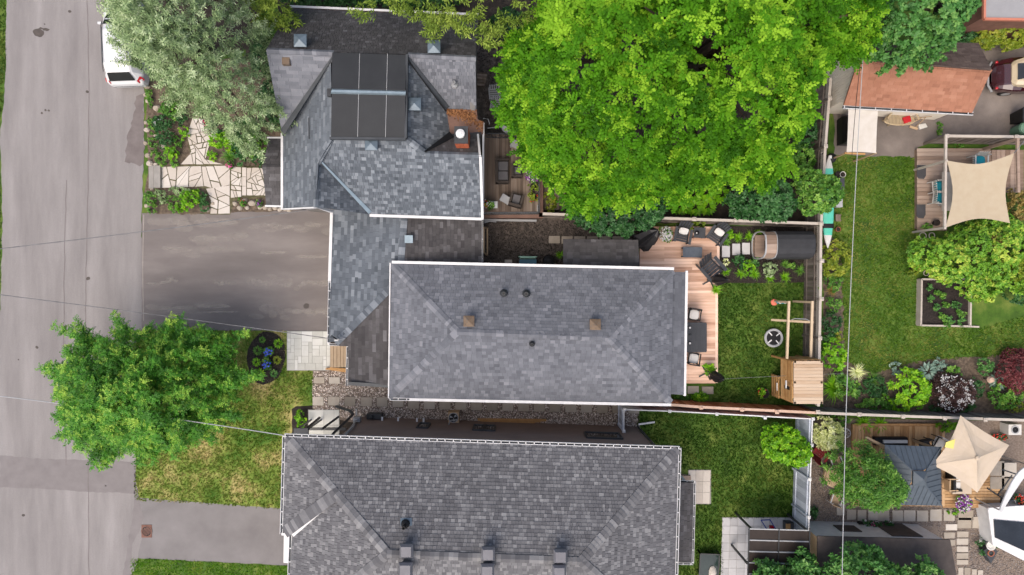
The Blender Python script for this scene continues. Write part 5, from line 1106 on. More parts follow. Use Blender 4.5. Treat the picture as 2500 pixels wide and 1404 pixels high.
for i, (x, y, rz) in enumerate(((1209, 237, 5), (1213, 264, -8))): patio_chair(('upper', 'lower')[i] + ' of two pale weathered folding chairs in the shaded gravel', 'light_grey', 'light_grey', x, y, R(rz), 0, None, 1.0, 'folding chairs in the shaded gravel', True)
t = thing('wood_pile', 'weathered stack of wooden crates and sticks against the gabled house', 'wood pile', P(1175, 190))
for i in range(9): k = MB(); y = 178 + i * 4; k.bar(P(1165, y, .1 + .05 * (i % 4)), P(1190 - i, y + 2, .2 + .06 * (i % 3)), .08, .06, U(0, 1)); k.build('plank', MT['deck_old'], t)
t = thing('bicycle_rack', 'thin curved white metal hoop beside the gabled house wall', 'hoop', P(1190, 297)); k = MB(); k.tube([P(1180, 290, .01), P(1181, 289, .8), P(1192, 291, .85), P(1195, 302, .8), P(1194, 305, .02)], .02); k.build('hoop', MT['white_metal'], t)
# bins and bench in the dark side yard
t = thing('storage_bench', 'teal storage bench with pale green back beside the bungalow', 'bench', P(1288, 636)); k = MB(); k.prism(PL([(1268, 634), (1272, 630), (1306, 630), (1310, 634), (1309, 652), (1267, 652)], .5), 0, .5); k.build('seat_box', MT['teal_dark'], t); k = MB(); k.hexa([P(1266, 628, .5), P(1311, 628, .5), P(1308, 633, .5), P(1270, 633, .5)], [P(1266, 625, .8), P(1312, 626, .8), P(1306, 630, .8), P(1271, 630, .8)]); k.build('backrest', MT['mint_pale'], t)
t = thing('kettle_grill', 'black covered kettle grill beside the small shed', 'grill', P(1340, 637)); c = P(1340, 637, .5); k = MB(); k.lathe(c, [(.05, -.3), (.25, -.2), (.3, 0), (.25, .16), (.1, .24), (.02, .25)], 16); k.build('bowl', MT['black'], t, True); k = MB(); [k.bar(c + Vector((a, b_, -.2)), c + Vector((a * 1.4, b_ * 1.4, -.5)), .03, .03) for a, b_ in ((.15, .1), (-.15, .1), (0, -.18))]; k.build('legs_frame', MT['dark_metal'], t)
t = thing('leaning_frame', 'pale wooden window frame leaning against the garage wall', 'frame', P(1188, 590)); k = MB()
for a, c in (((1181, 556, 1.2), (1190, 556, .05)), ((1181, 616, 1.2), (1190, 624, .05)), ((1190, 556, .05), (1190, 624, .05)), ((1181, 556, 1.2), (1181, 616, 1.2))): k.bar(P(*a), P(*c), .07, .06)
k.build('frame', MT['tan_wood'], t)
k = MB(); k.bar(P(1180, 537, .05), P(1310, 539, .05), .1, .08); tag(k.build('drain_pipe', MT['light_grey']), 'long pale pipe lying along the foot of the raised deck', 'pipe'); k = MB(); k.tube([P(1182, 543, .06), P(1196, 539, .06), P(1212, 541, .06)], .05); tag(k.build('drain_pipe', MT['light_grey']), 'short curved pale pipe at the garage corner', 'pipe')
# --- side yard of house C
t = thing('air_conditioner', 'beige boxed air conditioner with round black fan on the pebbles', 'air conditioner', P(1110, 1013)); c = P(1110, 1013, .0); k = MB(); k.box(c + Vector((0, 0, .35)), (.52, .5, .7)); k.build('case', MT['tan_wood'], t); k = MB(); k.lathe(c + Vector((0, 0, .7)), [(.24, .001), (.24, .03), (.21, .03), (.21, .01)], 20, cap=False); k.build('fan_ring', MT['light_grey'], t); k = MB(); k.lathe(c + Vector((0, 0, .7)), [(.21, .012), (.01, .015)], 20, cap=False); k.build('fan_well', MT['black'], t)
for i in range(3): k = MB(); a = i * 2.1 + .4; k.hexa([c + Vector((math.cos(a) * .04, math.sin(a) * .04, .72)), c + Vector((math.cos(a) * .18, math.sin(a) * .18, .72)), c + Vector((math.cos(a + .6) * .18, math.sin(a + .6) * .18, .73)), c + Vector((math.cos(a + .6) * .04, math.sin(a + .6) * .04, .73))], [c + Vector((math.cos(a) * .04, math.sin(a) * .04, .725)), c + Vector((math.cos(a) * .18, math.sin(a) * .18, .725)), c + Vector((math.cos(a + .6) * .18, math.sin(a + .6) * .18, .735)), c + Vector((math.cos(a + .6) * .04, math.sin(a + .6) * .04, .735))]); k.build('fan_blade', MT['light_grey'], t)
t = thing('timber_stack', 'long orange planks lying along the brown siding wall', 'planks', P(1250, 1027))
for i in range(3): k = MB(); k.bar(P(1166 + i * 6, 1024 + i * 2.4, .08 + .02 * i), P(1334 - i * 14, 1026 + i * 2.6, .08 + .02 * i), .12, .05, U(0, 1)); k.build('plank', MT['wood_gold'], t)
t = thing('stair_rail', 'dark handrails of the entry steps at the corner of the lower house', 'handrail', P(800, 1050))
k = MB()
for a, c in (((855, 1003, 1.0), (820, 992, .2)), ((855, 1003, 1.0), (862, 1012, 1.2)), ((862, 1012, 1.4), (812, 1060, 3.6)), ((780, 1020, .9), (750, 1045, 2.3)), ((826, 1018, .9), (785, 1048, 2.3))): k.bar(P(*a), P(*c), .1, .1)
for p in ((855, 1003), (825, 993)): k.bar(P(*p, .0), P(*p, .9), .05, .05)
k.build('rail', MT['dark_metal'], t); k = MB(); k.bar(P(750, 1047, 1.5), P(845, 1047, 1.5), .12, .1); k.build('beam', MT['dark_metal'], t); k = MB(); k.prism(PL(rect(717, 1046, 752, 1062), 2.6), 2.45, 2.6); k.build('canopy', MT['char_plastic'], t)
for p in ((722, 1050), (748, 1050)): k = MB(); q = P(*p, 2.4); k.bar((q.x, q.y, 0), (q.x, q.y, 2.45), .07, .07); k.build('post', MT['dark_metal'], t)
# storm grate
t = thing('storm_grate', 'rusty round storm drain grate at the driveway edge', 'drain grate', P(358, 1297, .02)); c = P(358, 1297, .02); k = MB(); k.box(c, (.5, .62, .015)); k.build('frame', MT['rust_iron'], t); k = MB(); k.lathe(c, [(.27, .009), (.27, .02), (.235, .02)], 20, cap=False); k.build('ring', MT['rust_iron'], t); k = MB(); k.lathe(c, [(.235, .01), (.005, .011)], 20, cap=False); k.build('well', MT['black'], t)
for i in range(7): x = -.2 + i * .066; l = math.sqrt(max(.001, .23 ** 2 - x * x)); k = MB(); k.bar(c + Vector((x - l * .3, -l * .9, .018)), c + Vector((x + l * .3, l * .9, .018)), .03, .012); k.build('bar', MT['rust_iron'], t)

# ---------------------------------------------------------------- house C yard: pergola, cold frame
pg_ = thing('pergola', 'dark polycarbonate roofed pergola over the grey paver patio', 'pergola', P(1900, 1360)); z = 2.3
for j in range(5):
    for i in range(2):
        xa_, xb_ = ((1830, 1901), (1903, 1977))[i]; ya_ = 1292 + j * 27.5 + (2 if i else 0); k = MB(); k.prism(PL([(xa_ - j * 1.0, ya_), (xb_ - j * .6, ya_ + 2), (xb_ - j * .6, ya_ + 28), (xa_ - j * 1.0, ya_ + 26)], z), z - .012, z); k.build('roof_panel', MT['poly_roof'], pg_)
for j in range(6): y = 1291 + j * 27.5; k = MB(); k.bar(P(1828 - j, y, z + .02), P(1978 - j * .6, y + 4, z + .02), .05, .04); k.build('rafter', MT['light_grey' if j < 5 else 'dark_metal'], pg_)
for x in (1829, 1902, 1977): k = MB(); k.bar(P(x, 1290, z + .04), P(x - 4, 1430, z + .04), .05, .05); k.build('beam', MT['dark_metal'], pg_)
for x, y in ((1835, 1292), (1825, 1376), (1972, 1296)): q = P(x, y, z); k = MB(); k.bar((q.x, q.y, 0), (q.x, q.y, z), .08, .08); k.build('post', MT['dark_metal'], pg_)
t = thing('cold_frame', 'glass topped cold frame on the lower lawn by the patio', 'cold frame', P(1732, 1380)); k = MB()
for a, c in (((1710, 1352), (1757, 1354)), ((1757, 1354), (1753, 1420)), ((1710, 1352), (1706, 1420)), ((1706, 1420), (1753, 1420))): k.bar(P(*a, .5), P(*c, .5), .05, .05); [k.bar(P(*q, .5), P(*q, .5) - Vector((0, 0, .5)), .05, .05) for q in (a,)]
k.build('frame', MT['dark_metal'], t); k = MB(); k.prism(PL([(1711, 1353), (1756, 1355), (1752, 1419), (1707, 1419)], .49), .46, .48); k.build('glass', MT['dark_glass_roof'], t)
t = thing('rain_cover', 'crumpled white cloth lying on the glass cold frame', 'cloth', P(1740, 1397, .5)); k = MB(); k.lathe(P(1740, 1398, .53), [(.02, .1), (.12, .07), (.2, .02), (.24, -.02)], 9, sx=.8, sy=1.3); k.build('cloth', MT['canvas_white'], t)
t = thing('folding_chair', 'blue framed folding chair with red bag on the grey patio', 'chair', P(1878, 1281)); k = MB(); [k.bar(P(*a, .7), P(*c, .7), .04, .04) for a, c in (((1858, 1270), (1880, 1269)), ((1880, 1269), (1894, 1292)), ((1858, 1270), (1872, 1292)), ((1872, 1292), (1894, 1292)))]; [k.bar(P(*a, .7), P(*a, 0), .03, .03) for a in ((1858, 1270), (1894, 1292), (1872, 1292), (1880, 1269))]; k.build('frame', MT['blue_plastic'], t); k = MB(); k.box(P(1884, 1288, .6), (.2, .18, .18)); k.build('bag', MT['tail_red'], t)
t = thing('fire_table', 'square grey fire table with amber glass on the paver patio', 'fire table', P(1924, 1287)); k = MB(); k.box(P(1924, 1287, .25), (.36, .55, .5)); k.build('body', MT['char_plastic'], t); k = MB(); k.box(P(1924, 1288, .51), (.22, .36, .03)); k.build('burner', MT['wood_gold'], t)

# ---------------------------------------------------------------- parked cars
def ring_car(y, hw, z0, zb, zt, hwt):
    """one cross section of a car body: bottom, sill, belt, roof edge, roof"""
    return [Vector((-hw * .92, y, z0)), Vector((-hw, y, z0 + .15)), Vector((-hw, y, zb - .08)), Vector((-hw * .96, y, zb)), Vector((-hwt, y, zt - .07)), Vector((-hwt * .86, y, zt)), Vector((hwt * .86, y, zt)), Vector((hwt, y, zt - .07)), Vector((hw * .96, y, zb)), Vector((hw, y, zb - .08)), Vector((hw, y, z0 + .15)), Vector((hw * .92, y, z0))]
def wheels(t, ys, hw, r=.33, hub='steel'):
    for y in ys:
        for sx in (-1, 1):
            k = MB(); rings = [[Vector((sx * (hw - .2 + dx), y + math.cos(a) * rr, r + math.sin(a) * rr)) for a in [6.283 * i / 18 for i in range(18)]] for dx, rr in ((0, r * .9), (.03, r), (.17, r), (.2, r * .9))]; k.loft(rings); w = k.build('wheel', MT['tyre'], t, True)
            k = MB(); k.loft([[Vector((sx * (hw + dx), y + math.cos(a) * rr, r + math.sin(a) * rr)) for a in [6.283 * i / 14 for i in range(14)]] for dx, rr in ((.0, r * .62), (.012, r * .55))]); k.build('rim', MT[hub], w)
suv = thing('parked_suv', 'white compact suv parked at the road side under the conifer', 'car', (0, 0, 0))
secs = [(-2.15, .66, .45, .6, .7, .6), (-2.12, .78, .32, .74, .86, .66), (-2.0, .86, .24, .92, 1.04, .7), (-1.72, .9, .2, .98, 1.42, .62), (-1.35, .91, .2, 1.0, 1.6, .62), (-.6, .92, .2, 1.0, 1.66, .62), (.2, .92, .2, 1.0, 1.64, .6), (.8, .91, .2, .98, 1.4, .62), (1.1, .9, .2, .98, 1.12, .7), (1.4, .88, .2, .94, 1.02, .72), (1.95, .8, .25, .8, .86, .64), (2.1, .66, .35, .62, .7, .56)]
k = MB(); k.loft([ring_car(*s_) for s_ in secs]); k.build('body', MT['car_white'], suv, True)
k = MB(); k.hexa([(-.6, -2.01, 1.08), (.6, -2.01, 1.08), (.5, -1.74, 1.44), (-.5, -1.74, 1.44)], [(-.6, -2.04, 1.1), (.6, -2.04, 1.1), (.5, -1.76, 1.47), (-.5, -1.76, 1.47)]); k.build('rear_window', MT['glass_dark'], suv)
k = MB(); k.hexa([(-.62, 1.08, 1.14), (.62, 1.08, 1.14), (.54, .5, 1.55), (-.54, .5, 1.55)], [(-.62, 1.12, 1.16), (.62, 1.12, 1.16), (.54, .52, 1.59), (-.54, .52, 1.59)]); k.build('windshield', MT['glass_dark'], suv)
for sx in (-1, 1):
    k = MB(); k.hexa([(sx * .9, -1.55, 1.04), (sx * .9, .85, 1.04), (sx * .68, .45, 1.5), (sx * .67, -1.4, 1.5)], [(sx * .93, -1.55, 1.04), (sx * .93, .85, 1.04), (sx * .71, .45, 1.5), (sx * .7, -1.4, 1.5)]); k.build('side_window', MT['glass_dark'], suv)
    k = MB(); k.hexa([(sx * .87, -1.86, .98), (sx * .66, -2.09, .92), (sx * .74, -2.07, .8), (sx * .9, -1.9, .84)], [(sx * .8, -1.84, 1.06), (sx * .62, -2.04, 1.0), (sx * .68, -2.1, .8), (sx * .92, -1.95, .84)]); k.build('tail_light', MT['tail_red'], suv)
    k = MB(); k.bar((sx * .56, -1.35, 1.67), (sx * .56, .3, 1.69), .03, .03); k.build('roof_rail', MT['dark_metal'], suv)
    k = MB(); k.box((sx * 1.0, .75, 1.02), (.18, .1, .12)); k.build('mirror', MT['car_white'], suv)
wheels(suv, (-1.35, 1.3), .88); place(suv, (-18.45, P(0, 211, .6).y + 2.15, 0), R(2))
vc = thing('vintage_car', 'maroon vintage sedan with cream roof parked beside the brown garage', 'car', (0, 0, 0))
secs = [(-2.2, .35, .4, .5, .6, .3), (-2.1, .6, .32, .66, .76, .5), (-1.85, .72, .28, .84, .95, .52), (-1.45, .8, .26, .92, 1.1, .52), (-1.1, .82, .26, .96, 1.36, .5), (-.6, .82, .26, .98, 1.52, .52), (0, .82, .26, .98, 1.56, .54), (.45, .8, .26, .96, 1.44, .52), (.75, .78, .26, .94, 1.06, .5), (1.3, .74, .26, .9, 1.0, .4), (1.9, .62, .28, .84, .92, .3), (2.15, .4, .36, .7, .76, .22)]
k = MB(); k.loft([ring_car(*s_) for s_ in secs]); k.build('body', MT['car_maroon'], vc, True)
k = MB(); k.loft([[Vector((x, y, z)) for x, z in ((-w, z0), (-w * .96, z1 - .08), (-w * .7, z1), (w * .7, z1), (w * .96, z1 - .08), (w, z0))] for y, w, z0, z1 in ((-1.6, .46, .98, 1.1), (-1.45, .6, 1.0, 1.24), (-1.05, .7, 1.02, 1.48), (-.5, .72, 1.02, 1.61), (0, .72, 1.02, 1.65), (.45, .7, 1.02, 1.54), (.68, .62, 1.0, 1.2))]); rf = k.build('roof', MT['car_cream'], vc, True)
k = MB(); k.hexa([(-.38, -1.42, 1.25), (.38, -1.42, 1.25), (.34, -1.12, 1.43), (-.34, -1.12, 1.43)], [(-.38, -1.46, 1.29), (.38, -1.46, 1.29), (.34, -1.14, 1.49), (-.34, -1.14, 1.49)]); k.build('rear_window', MT['glass_dark'], rf)
for sx in (-1, 1):
    k = MB(); k.hexa([(sx * .69, -.75, 1.14), (sx * .69, .35, 1.14), (sx * .67, .25, 1.42), (sx * .67, -.65, 1.42)], [(sx * .74, -.75, 1.12), (sx * .74, .35, 1.12), (sx * .72, .25, 1.44), (sx * .72, -.65, 1.44)]); k.build('side_window', MT['glass_dark'], rf)
    k = MB(); k.loft([[Vector((sx * (.66 + math.cos(a) * rr * .35), y, .5 + math.sin(a) * rr)) for a in [6.283 * i / 12 for i in range(12)]] for y, rr in ((-1.95, .08), (-1.8, .26), (-1.4, .36), (-.95, .3), (-.7, .1))]); k.build('fender', MT['car_maroon'], vc, True)
    k = MB(); k.lathe((sx * .62, -2.06, .72), [(.01, -.05), (.06, -.02), (.06, .04), (.01, .06)], 10); k.build('tail_light', MT['tail_red'], vc, True)
k = MB(); k.tube([(-.72, -2.1, .45), (-.4, -2.28, .45), (.4, -2.28, .45), (.72, -2.1, .45)], .05); k.build('bumper', MT['steel'], vc, True)
wheels(vc, (-1.35, 1.4), .8, .33); place(vc, (P(2420, 183, .7).x + 2.3, P(0, 184, .7).y, 0), R(-90))

# ---------------------------------------------------------------- right side: garage, sails, deck furniture
D = House('brown_garage', 'garage with rusty brown shingle roof and cream siding at the top right', (2240, 190, 0), 'garage')
_, d1 = D.slope(((2060, 257, 2.7), (2373, 275, 2.7), (2096, 147, 3.95)), [(2060, 257), (2373, 275), (2421, 171), (2096, 147)], ((2060, 257), (2373, 275)), 'shingle_rust', .15, (.28, .3, .32), vtone(.55, .2))
_, d2 = D.slope(((2078, 104, 2.75), (2388, 107, 2.75), (2096, 147, 3.95)), [(2078, 100), (2389, 106), (2421, 171), (2096, 147)], ((2078, 102), (2388, 107)), 'shingle_rust_shade', .15, (.28, .3, .32), vtone(.5, .2))
D.caps(P(2096, 147, 3.96), P(2420, 171, 3.96), d1.at(2200, 200), d2.at(2200, 120), 'shingle_rust', .12)
D.gutter(P(2058, 261, 2.66), P(2375, 278, 2.66), .14, .1, .7)
wz0 = [P(2069, 240, 2.6), P(2368, 258, 2.6), P(2378, 112, 2.6), P(2078, 108, 2.6)]; dw = D.wall(wz0, 0, 2.6, 'cream_wall')
gx = wz0[0].x; k = MB(); ya, yb = wz0[0].y, wz0[3].y; ym = P(0, 149, 3.8).y
k.hexa([(gx - .02, ya, 2.5), (gx - .02, yb, 2.5), (gx - .02, ym + .05, 3.75), (gx - .02, ym - .05, 3.75)], [(gx + .2, ya, 2.5), (gx + .2, yb, 2.5), (gx + .2, ym + .05, 3.75), (gx + .2, ym - .05, 3.75)]); k.build('gable_end', MT['cream_wall'], D.o)
n_ = 20
for i in range(n_):
    y = ya + (yb - ya) * (i + .5) / n_; top = 2.5 + 1.2 * (1 - abs(y - ym) / (max(abs(ya - ym), abs(yb - ym)))); k = MB(); k.box((gx - .035, y, top / 2), (.025, abs(yb - ya) / n_ - .015, top), 0, .5); k.build('siding_board', MT['cream_wall'], dw)
k = MB(); k.box((gx - .06, ym + .1, 2.7), (.04, .16, .16)); k.build('wall_vent', MT['black'], D.o)
D.finish()
def sail(name, label, corners, m, sag=.08, n=8, z_mid=None, cat='shade sail'):
    """cloth with concave edges between four corners (world points)"""
    c = sum(corners, Vector()) / 4; g = []
    for j in range(n + 1):
        row = []
        for i in range(n + 1):
            u, v = i / n, j / n; p = (corners[0] * (1 - u) + corners[1] * u) * (1 - v) + (corners[3] * (1 - u) + corners[2] * u) * v
            pull = sag * (4 * u * (1 - u) * (1 if True else 0) * (abs(2 * v - 1) ** 2) + 4 * v * (1 - v) * (abs(2 * u - 1) ** 2)); q = p + (c - p) * pull
            q.z -= .25 * 16 * u * (1 - u) * v * (1 - v) * sag; row.append(q)
        g.append(row)
    t = thing(name, label, cat, (c.x, c.y, 0)); k = MB()
    for j in range(n):
        for i in range(n): k.poly([g[j][i], g[j][i + 1], g[j + 1][i + 1], g[j + 1][i]])
    th = Vector((0, 0, -.006))
    for j in range(n):
        for i in range(n): k.poly([g[j + 1][i] + th, g[j + 1][i + 1] + th, g[j][i + 1] + th, g[j][i] + th])
    k.build('cloth', MT[m], t, True); return t, g
t, g_ = sail('shade_sail', 'large cream shade sail over the weathered right hand deck', [P(2312, 392, 2.5), P(2476, 374, 2.5), P(2466, 545, 2.3), P(2308, 556, 2.3)], 'sail', .2)
for p in ((2312, 392), (2308, 556)):
    q = P(*p, 2.5); k = MB(); k.bar((q.x, q.y, 0), (q.x, q.y, 2.5), .09, .09); k.build('post', MT['fence_cap'], t)
k = MB(); k.bar(P(2309, 330, 2.4), P(2306, 560, 2.4), .1, .1); k.build('beam', MT['fence_cap'], t)
k = MB(); k.tube([P(2476, 374, 2.5), P(2500, 345, 2.55)], .02); k.build('cord', MT['wire'], t)
q = P(2484, 340, 2.5); k = MB(); k.bar((q.x, q.y, 0), (q.x, q.y, 2.5), .12, .12); k.bar(P(2484, 338, 2.5), P(2486, 470, 2.4), .12, .1); k.build('post', MT['deck_right'], t)
t, g_ = sail('tarpaulin_awning', 'cream and white tarpaulin awning stretched from the brown garage', [P(2071, 264, 2.5), P(2144, 266, 2.5), P(2139, 374, 2.1), P(2067, 371, 2.1)], 'canvas_white', .03)
for p in ((2070, 372), (2138, 374)): q = P(*p, 2.05); k = MB(); k.bar((q.x, q.y, 0), (q.x, q.y, 2.08), .06, .06); k.build('pole', MT['tan_wood'], t)
k = MB(); k.bar(P(2062, 374, 2.0), P(2112, 376, 2.0), .07, .06); k.build('batten', MT['wood_gold'], t)
t = thing('barbecue', 'black covered barbecue beside the tarpaulin awning', 'barbecue', P(2056, 325)); k = MB(); c = P(2056, 325, 0); k.loft([[c + Vector((x * w, y * d, z)) for x, y in ((-1, -1), (1, -1), (1, 1), (-1, 1))] for z, w, d in ((0, .27, .62), (.6, .29, .66), (1.0, .25, .6), (1.12, .15, .5))]); k.build('cover', MT['tarp_black'], t)
t = thing('round_grill', 'small black kettle grill with white handle by the lattice fence', 'grill', P(2030, 386)); c = P(2030, 386, .55); k = MB(); k.lathe(c, [(.05, -.2), (.2, -.1), (.24, 0), (.2, .12), (.05, .18)], 14); k.build('bowl', MT['black'], t, True); k = MB(); k.box(c + Vector((-.12, .02, .16)), (.1, .14, .04)); k.build('handle', MT['white_metal'], t); k = MB(); [k.bar(c + Vector((a, b_, -.1)), c + Vector((a * 1.6, b_ * 1.6, -.55)), .03, .03) for a, b_ in ((.12, .1), (-.12, .1), (0, -.14))]; k.build('stand', MT['dark_metal'], t)
# rattan loveseat
t = thing('rattan_loveseat', 'curved cane loveseat standing against the brown garage', 'loveseat', P(2184, 296)); c = P(2184, 300, 0)
def arc(rx, ry, z, a0, a1, n=14): return [c + Vector((math.cos(a0 + (a1 - a0) * i / n) * rx, math.sin(a0 + (a1 - a0) * i / n) * ry, z)) for i in range(n + 1)]
k = MB(); k.tube(arc(.72, .45, .75, 0, math.pi), .035); k.tube(arc(.72, .2, .42, math.pi, 2 * math.pi), .035); k.tube(arc(.7, .4, .42, 0, math.pi), .03); k.build('frame', MT['rattan'], t, True)
a1_, a2_ = arc(.72, .45, .75, 0, math.pi, 22), arc(.7, .4, .42, 0, math.pi, 22)
k = MB(); [k.tube([p, q], .012, 5) for p, q in zip(a1_, a2_)]; k.build('spindle', MT['rattan'], t)
for i in range(20): k = MB(); x = -.64 + i * .067; k.bar(c + Vector((x, -.18 * math.sqrt(max(0, 1 - (x / .72) ** 2)), .42)), c + Vector((x, .38 * math.sqrt(max(0, 1 - (x / .72) ** 2)), .43)), .04, .02, U(0, 1)); k.build('seat_slat', MT['rattan'], t)
k = MB(); [k.bar(c + Vector((x, y, .42)), c + Vector((x, y, 0)), .04, .04) for x, y in ((-.6, .1), (.6, .1), (-.35, -.15), (.35, -.15))]; k.build('leg_frame', MT['rattan'], t)
t = thing('hand_cart', 'small red cart with metal wheels in front of the cane loveseat', 'cart', P(2212, 293)); k = MB(); k.box(P(2212, 293, .4), (.35, .3, .2), .3); k.build('tray', MT['tail_red'], t)
for x, y in ((2206, 298), (2220, 290)): k = MB(); k.lathe(P(x, y, .2), [(.05, -.03), (.16, -.03), (.16, .03), (.05, .03)], 12); k.build('wheel', MT['steel'], t)
for lab, a, b_ in (('wooden tool handle nearest the red cart', (2218, 305, .02), (2250, 288, .8)), ('wooden tool handle leaning by the white lid', (2236, 310, .02), (2262, 285, .9)), ('nearly flat tool handle along the garage wall', (2225, 290, .05), (2275, 284, 1.0))): k = MB(); k.bar(P(*a), P(*b_), .03, .03); tag(k.build('tool_handle', MT['tan_wood']), lab, 'tool', 'tools by the garage wall')
k = MB(); k.bar(P(2221, 309, .04), P(2240, 315, .04), .1, .05); tag(k.build('rake_head', MT['tan_wood']), 'flat wooden rake head lying on the asphalt below the cart', 'rake')
t = thing('foam_lid', 'white lid lying on the asphalt by the cane loveseat', 'lid', P(2253, 308)); k = MB(); k.prism(PL([(2243, 304), (2260, 301), (2265, 310), (2246, 316)], .1), 0, .09); k.prism(PL([(2248, 306), (2258, 304), (2261, 309), (2250, 312)], .12), .09, .12); k.build('lid', MT['pot_white'], t)
t = thing('wheeled_bin', 'black wheeled rubbish bin at the right edge of the asphalt', 'bin', P(2478, 290)); k = MB(); c = P(2476, 292, 0); k.loft([[c + Vector((x * w, y * d, z)) for x, y in ((-1, -1), (1, -1), (1, 1), (-1, 1))] for z, w, d in ((0, .22, .24), (.95, .3, .33))]); k.build('body', MT['black'], t); k = MB(); k.box(c + Vector((.02, 0, 1.0)), (.64, .7, .08)); k.build('lid', MT['char_plastic'], t)
t = thing('green_bin', 'grey green round topped bin beside the black wheeled bin', 'bin', P(2478, 320)); c = P(2476, 322, 0); k = MB(); k.lathe(c, [(.24, 0), (.3, .7), (.33, .72), (.3, .82), (.16, .9), (.02, .92)], 14); k.build('body', MT['green_plastic'], t, True)
# deck furniture
patio_chair('white slatted chair with teal cushion, upper of the pair facing the sail', 'pot_white', 'pot_white', 2278, 459, R(95), .3, 'teal', 1.05, 'white chairs on the sail deck', True)
patio_chair('white slatted chair with teal cushion, lower of the pair facing the sail', 'pot_white', 'pot_white', 2279, 487, R(85), .3, 'teal', 1.05, 'white chairs on the sail deck', True)
patio_chair('white slatted chair with teal cushion at the top edge of the sail', 'pot_white', 'pot_white', 2373, 400, R(0), .3, 'teal', 1.1, None, True)
for i, (x, y) in enumerate(((2250, 420), (2249, 516))):
    b = MB(); b.prism(PL([(x - 11, y - 17), (x + 11, y - 17), (x + 11, y + 8), (x + 6, y + 17), (x - 7, y + 16), (x - 11, y + 10)], .33), .305, .325, .5); tag(b.build('floor_mat', MT['char_fabric']), ('upper', 'lower')[i] + ' dark grey mat on the left edge of the sail deck', 'mat', 'mats on the sail deck')
k = MB(); k.prism(PL(rect(2300, 420, 2330, 515), 1.0), .98, 1.02); t = thing('glass_table', 'pale outdoor table beneath the cream sail', 'table', P(2318, 470)); k.build('top', MT['fence_cap'], t); k = MB(); [k.bar(P(x, y, 1), P(x, y, .3), .05, .05) for x, y in ((2303, 424), (2327, 424), (2303, 510), (2327, 510))]; k.build('leg_frame', MT['fence_cap'], t)
# paddle boards and clutter along the lattice fence
def board_(label, px, ya, yb, w, z, m, name='paddle_board'):
    t = thing(name, label, 'board', P(px, (ya + yb) / 2)); rings = []; n = 14; A_, B_ = P(px, ya, z), P(px - 3, yb, z)
    def ringat(f, s): p = A_ + (B_ - A_) * f; return [p + Vector((math.cos(a) * w * s, 0, math.sin(a) * .07 * min(1, s + .2))) for a in [6.283 * i / 10 for i in range(10)]]
    k = MB(); k.loft([ringat(f, s) for f, s in ((.14, .72), (.3, .95), (.5, 1), (.7, .95), (.86, .72))]); k.build('hull', MT[m], t, True)
    for f0, f1, s0, s1 in ((0, .14, .05, .72), (.86, 1, .72, .05)): k = MB(); k.loft([ringat(f0, s0), ringat((f0 + f1) / 2, .45), ringat(f1, s1)]); k.build('tip', MT['pot_white'], t, True)
    for f in (.5, .76): k = MB(); k.loft([ringat(f - .025, 1.02), ringat(f + .025, 1.02)]); k.build('strap', MT['black'], t)
    for f in (.25, .8): p = A_ + (B_ - A_) * f; k = MB(); k.box((p.x, p.y, z / 2 - .04), (.3, .08, z - .05)); k.build('rack', MT['fence_grey'], t)
    return t
board_('mint green paddle board with black straps stored along the lattice fence', 2024, 380, 606, .27, .7, 'mint')
pot('small terracotta pot on the lawn beside the paddle board', 2041, 561, .12, .25, 'terracotta'); pot('white pot beside the dark box by the lattice fence', 2052, 428, .14, .25, 'pot_white'); pot('small black pot next to the white one by the fence', 2041, 427, .13, .22, 'black')
t = thing('storage_box', 'dark grey storage box on the lawn behind the paddle board', 'box', P(2050, 448)); k = MB(); k.box(P(2049, 450, .2), (.32, .55, .4)); k.build('body', MT['char_plastic'], t); k = MB(); k.box(P(2049, 450, .42), (.36, .6, .05)); k.build('lid', MT['char_plastic'], t)
t = thing('clear_crate', 'grey plastic crate on the lawn below the storage box', 'crate', P(2046, 494)); k = MB(); k.box(P(2046, 494, .15), (.3, .5, .3)); k.build('body', MT['light_grey'], t)
t = thing('small_stool', 'small brown stool on the lawn beside the paddle board', 'stool', P(2046, 532)); k = MB(); k.box(P(2046, 532, .25), (.24, .34, .04)); k.build('seat', MT['deck_old'], t); k = MB(); [k.box(P(2046, 532, .12) + Vector((a, b_, 0)), (.04, .04, .24)) for a in (-.09, .09) for b_ in (-.13, .13)]; k.build('leg_frame', MT['deck_old'], t)
# raised vegetable bed
t = thing('raised_bed', 'wooden raised vegetable bed with dark soil and seedlings on the lawn', 'raised bed', P(2305, 740)); c = [(2245, 682), (2365, 682), (2363, 796), (2243, 794)]
k = MB(); k.prism(PL(c, .25), 0, .25); k.build('soil', MT['mulch'], t)
for a, b_ in zip(c, c[1:] + c[:1]): k = MB(); k.bar(P(*a, .2), P(*b_, .2), .08, .4, U(0, 1)); k.build('side_board', MT['fence_cap'], t)
k = MB(); k.bar(P(2268, 794, .05), P(2390, 798, .05), .08, .06); k.build('loose_board', MT['fence_cap'], t)
for i, (x, y, r_) in enumerate(((2253, 576, .3), (2275, 575, .25), (2261, 667, .22))):
    k = MB(); c = P(x, y, .04); k.tube([c + Vector((math.cos(a) * r_ * .55, math.sin(a) * r_ * .55, .0)) for a in [6.283 * j / 18 for j in range(19)]], .025, cap=False); tag(k.build('garden_hoop', MT['fence_cap'], None, True), ('left of two pale hoops below the sail deck', 'right of two pale hoops below the sail deck', 'lone pale hoop above the raised vegetable bed')[i], 'hoop')
pot('black pot at the lower corner of the sail deck', 2280, 545, .15, .25, 'pot_dark', .3)
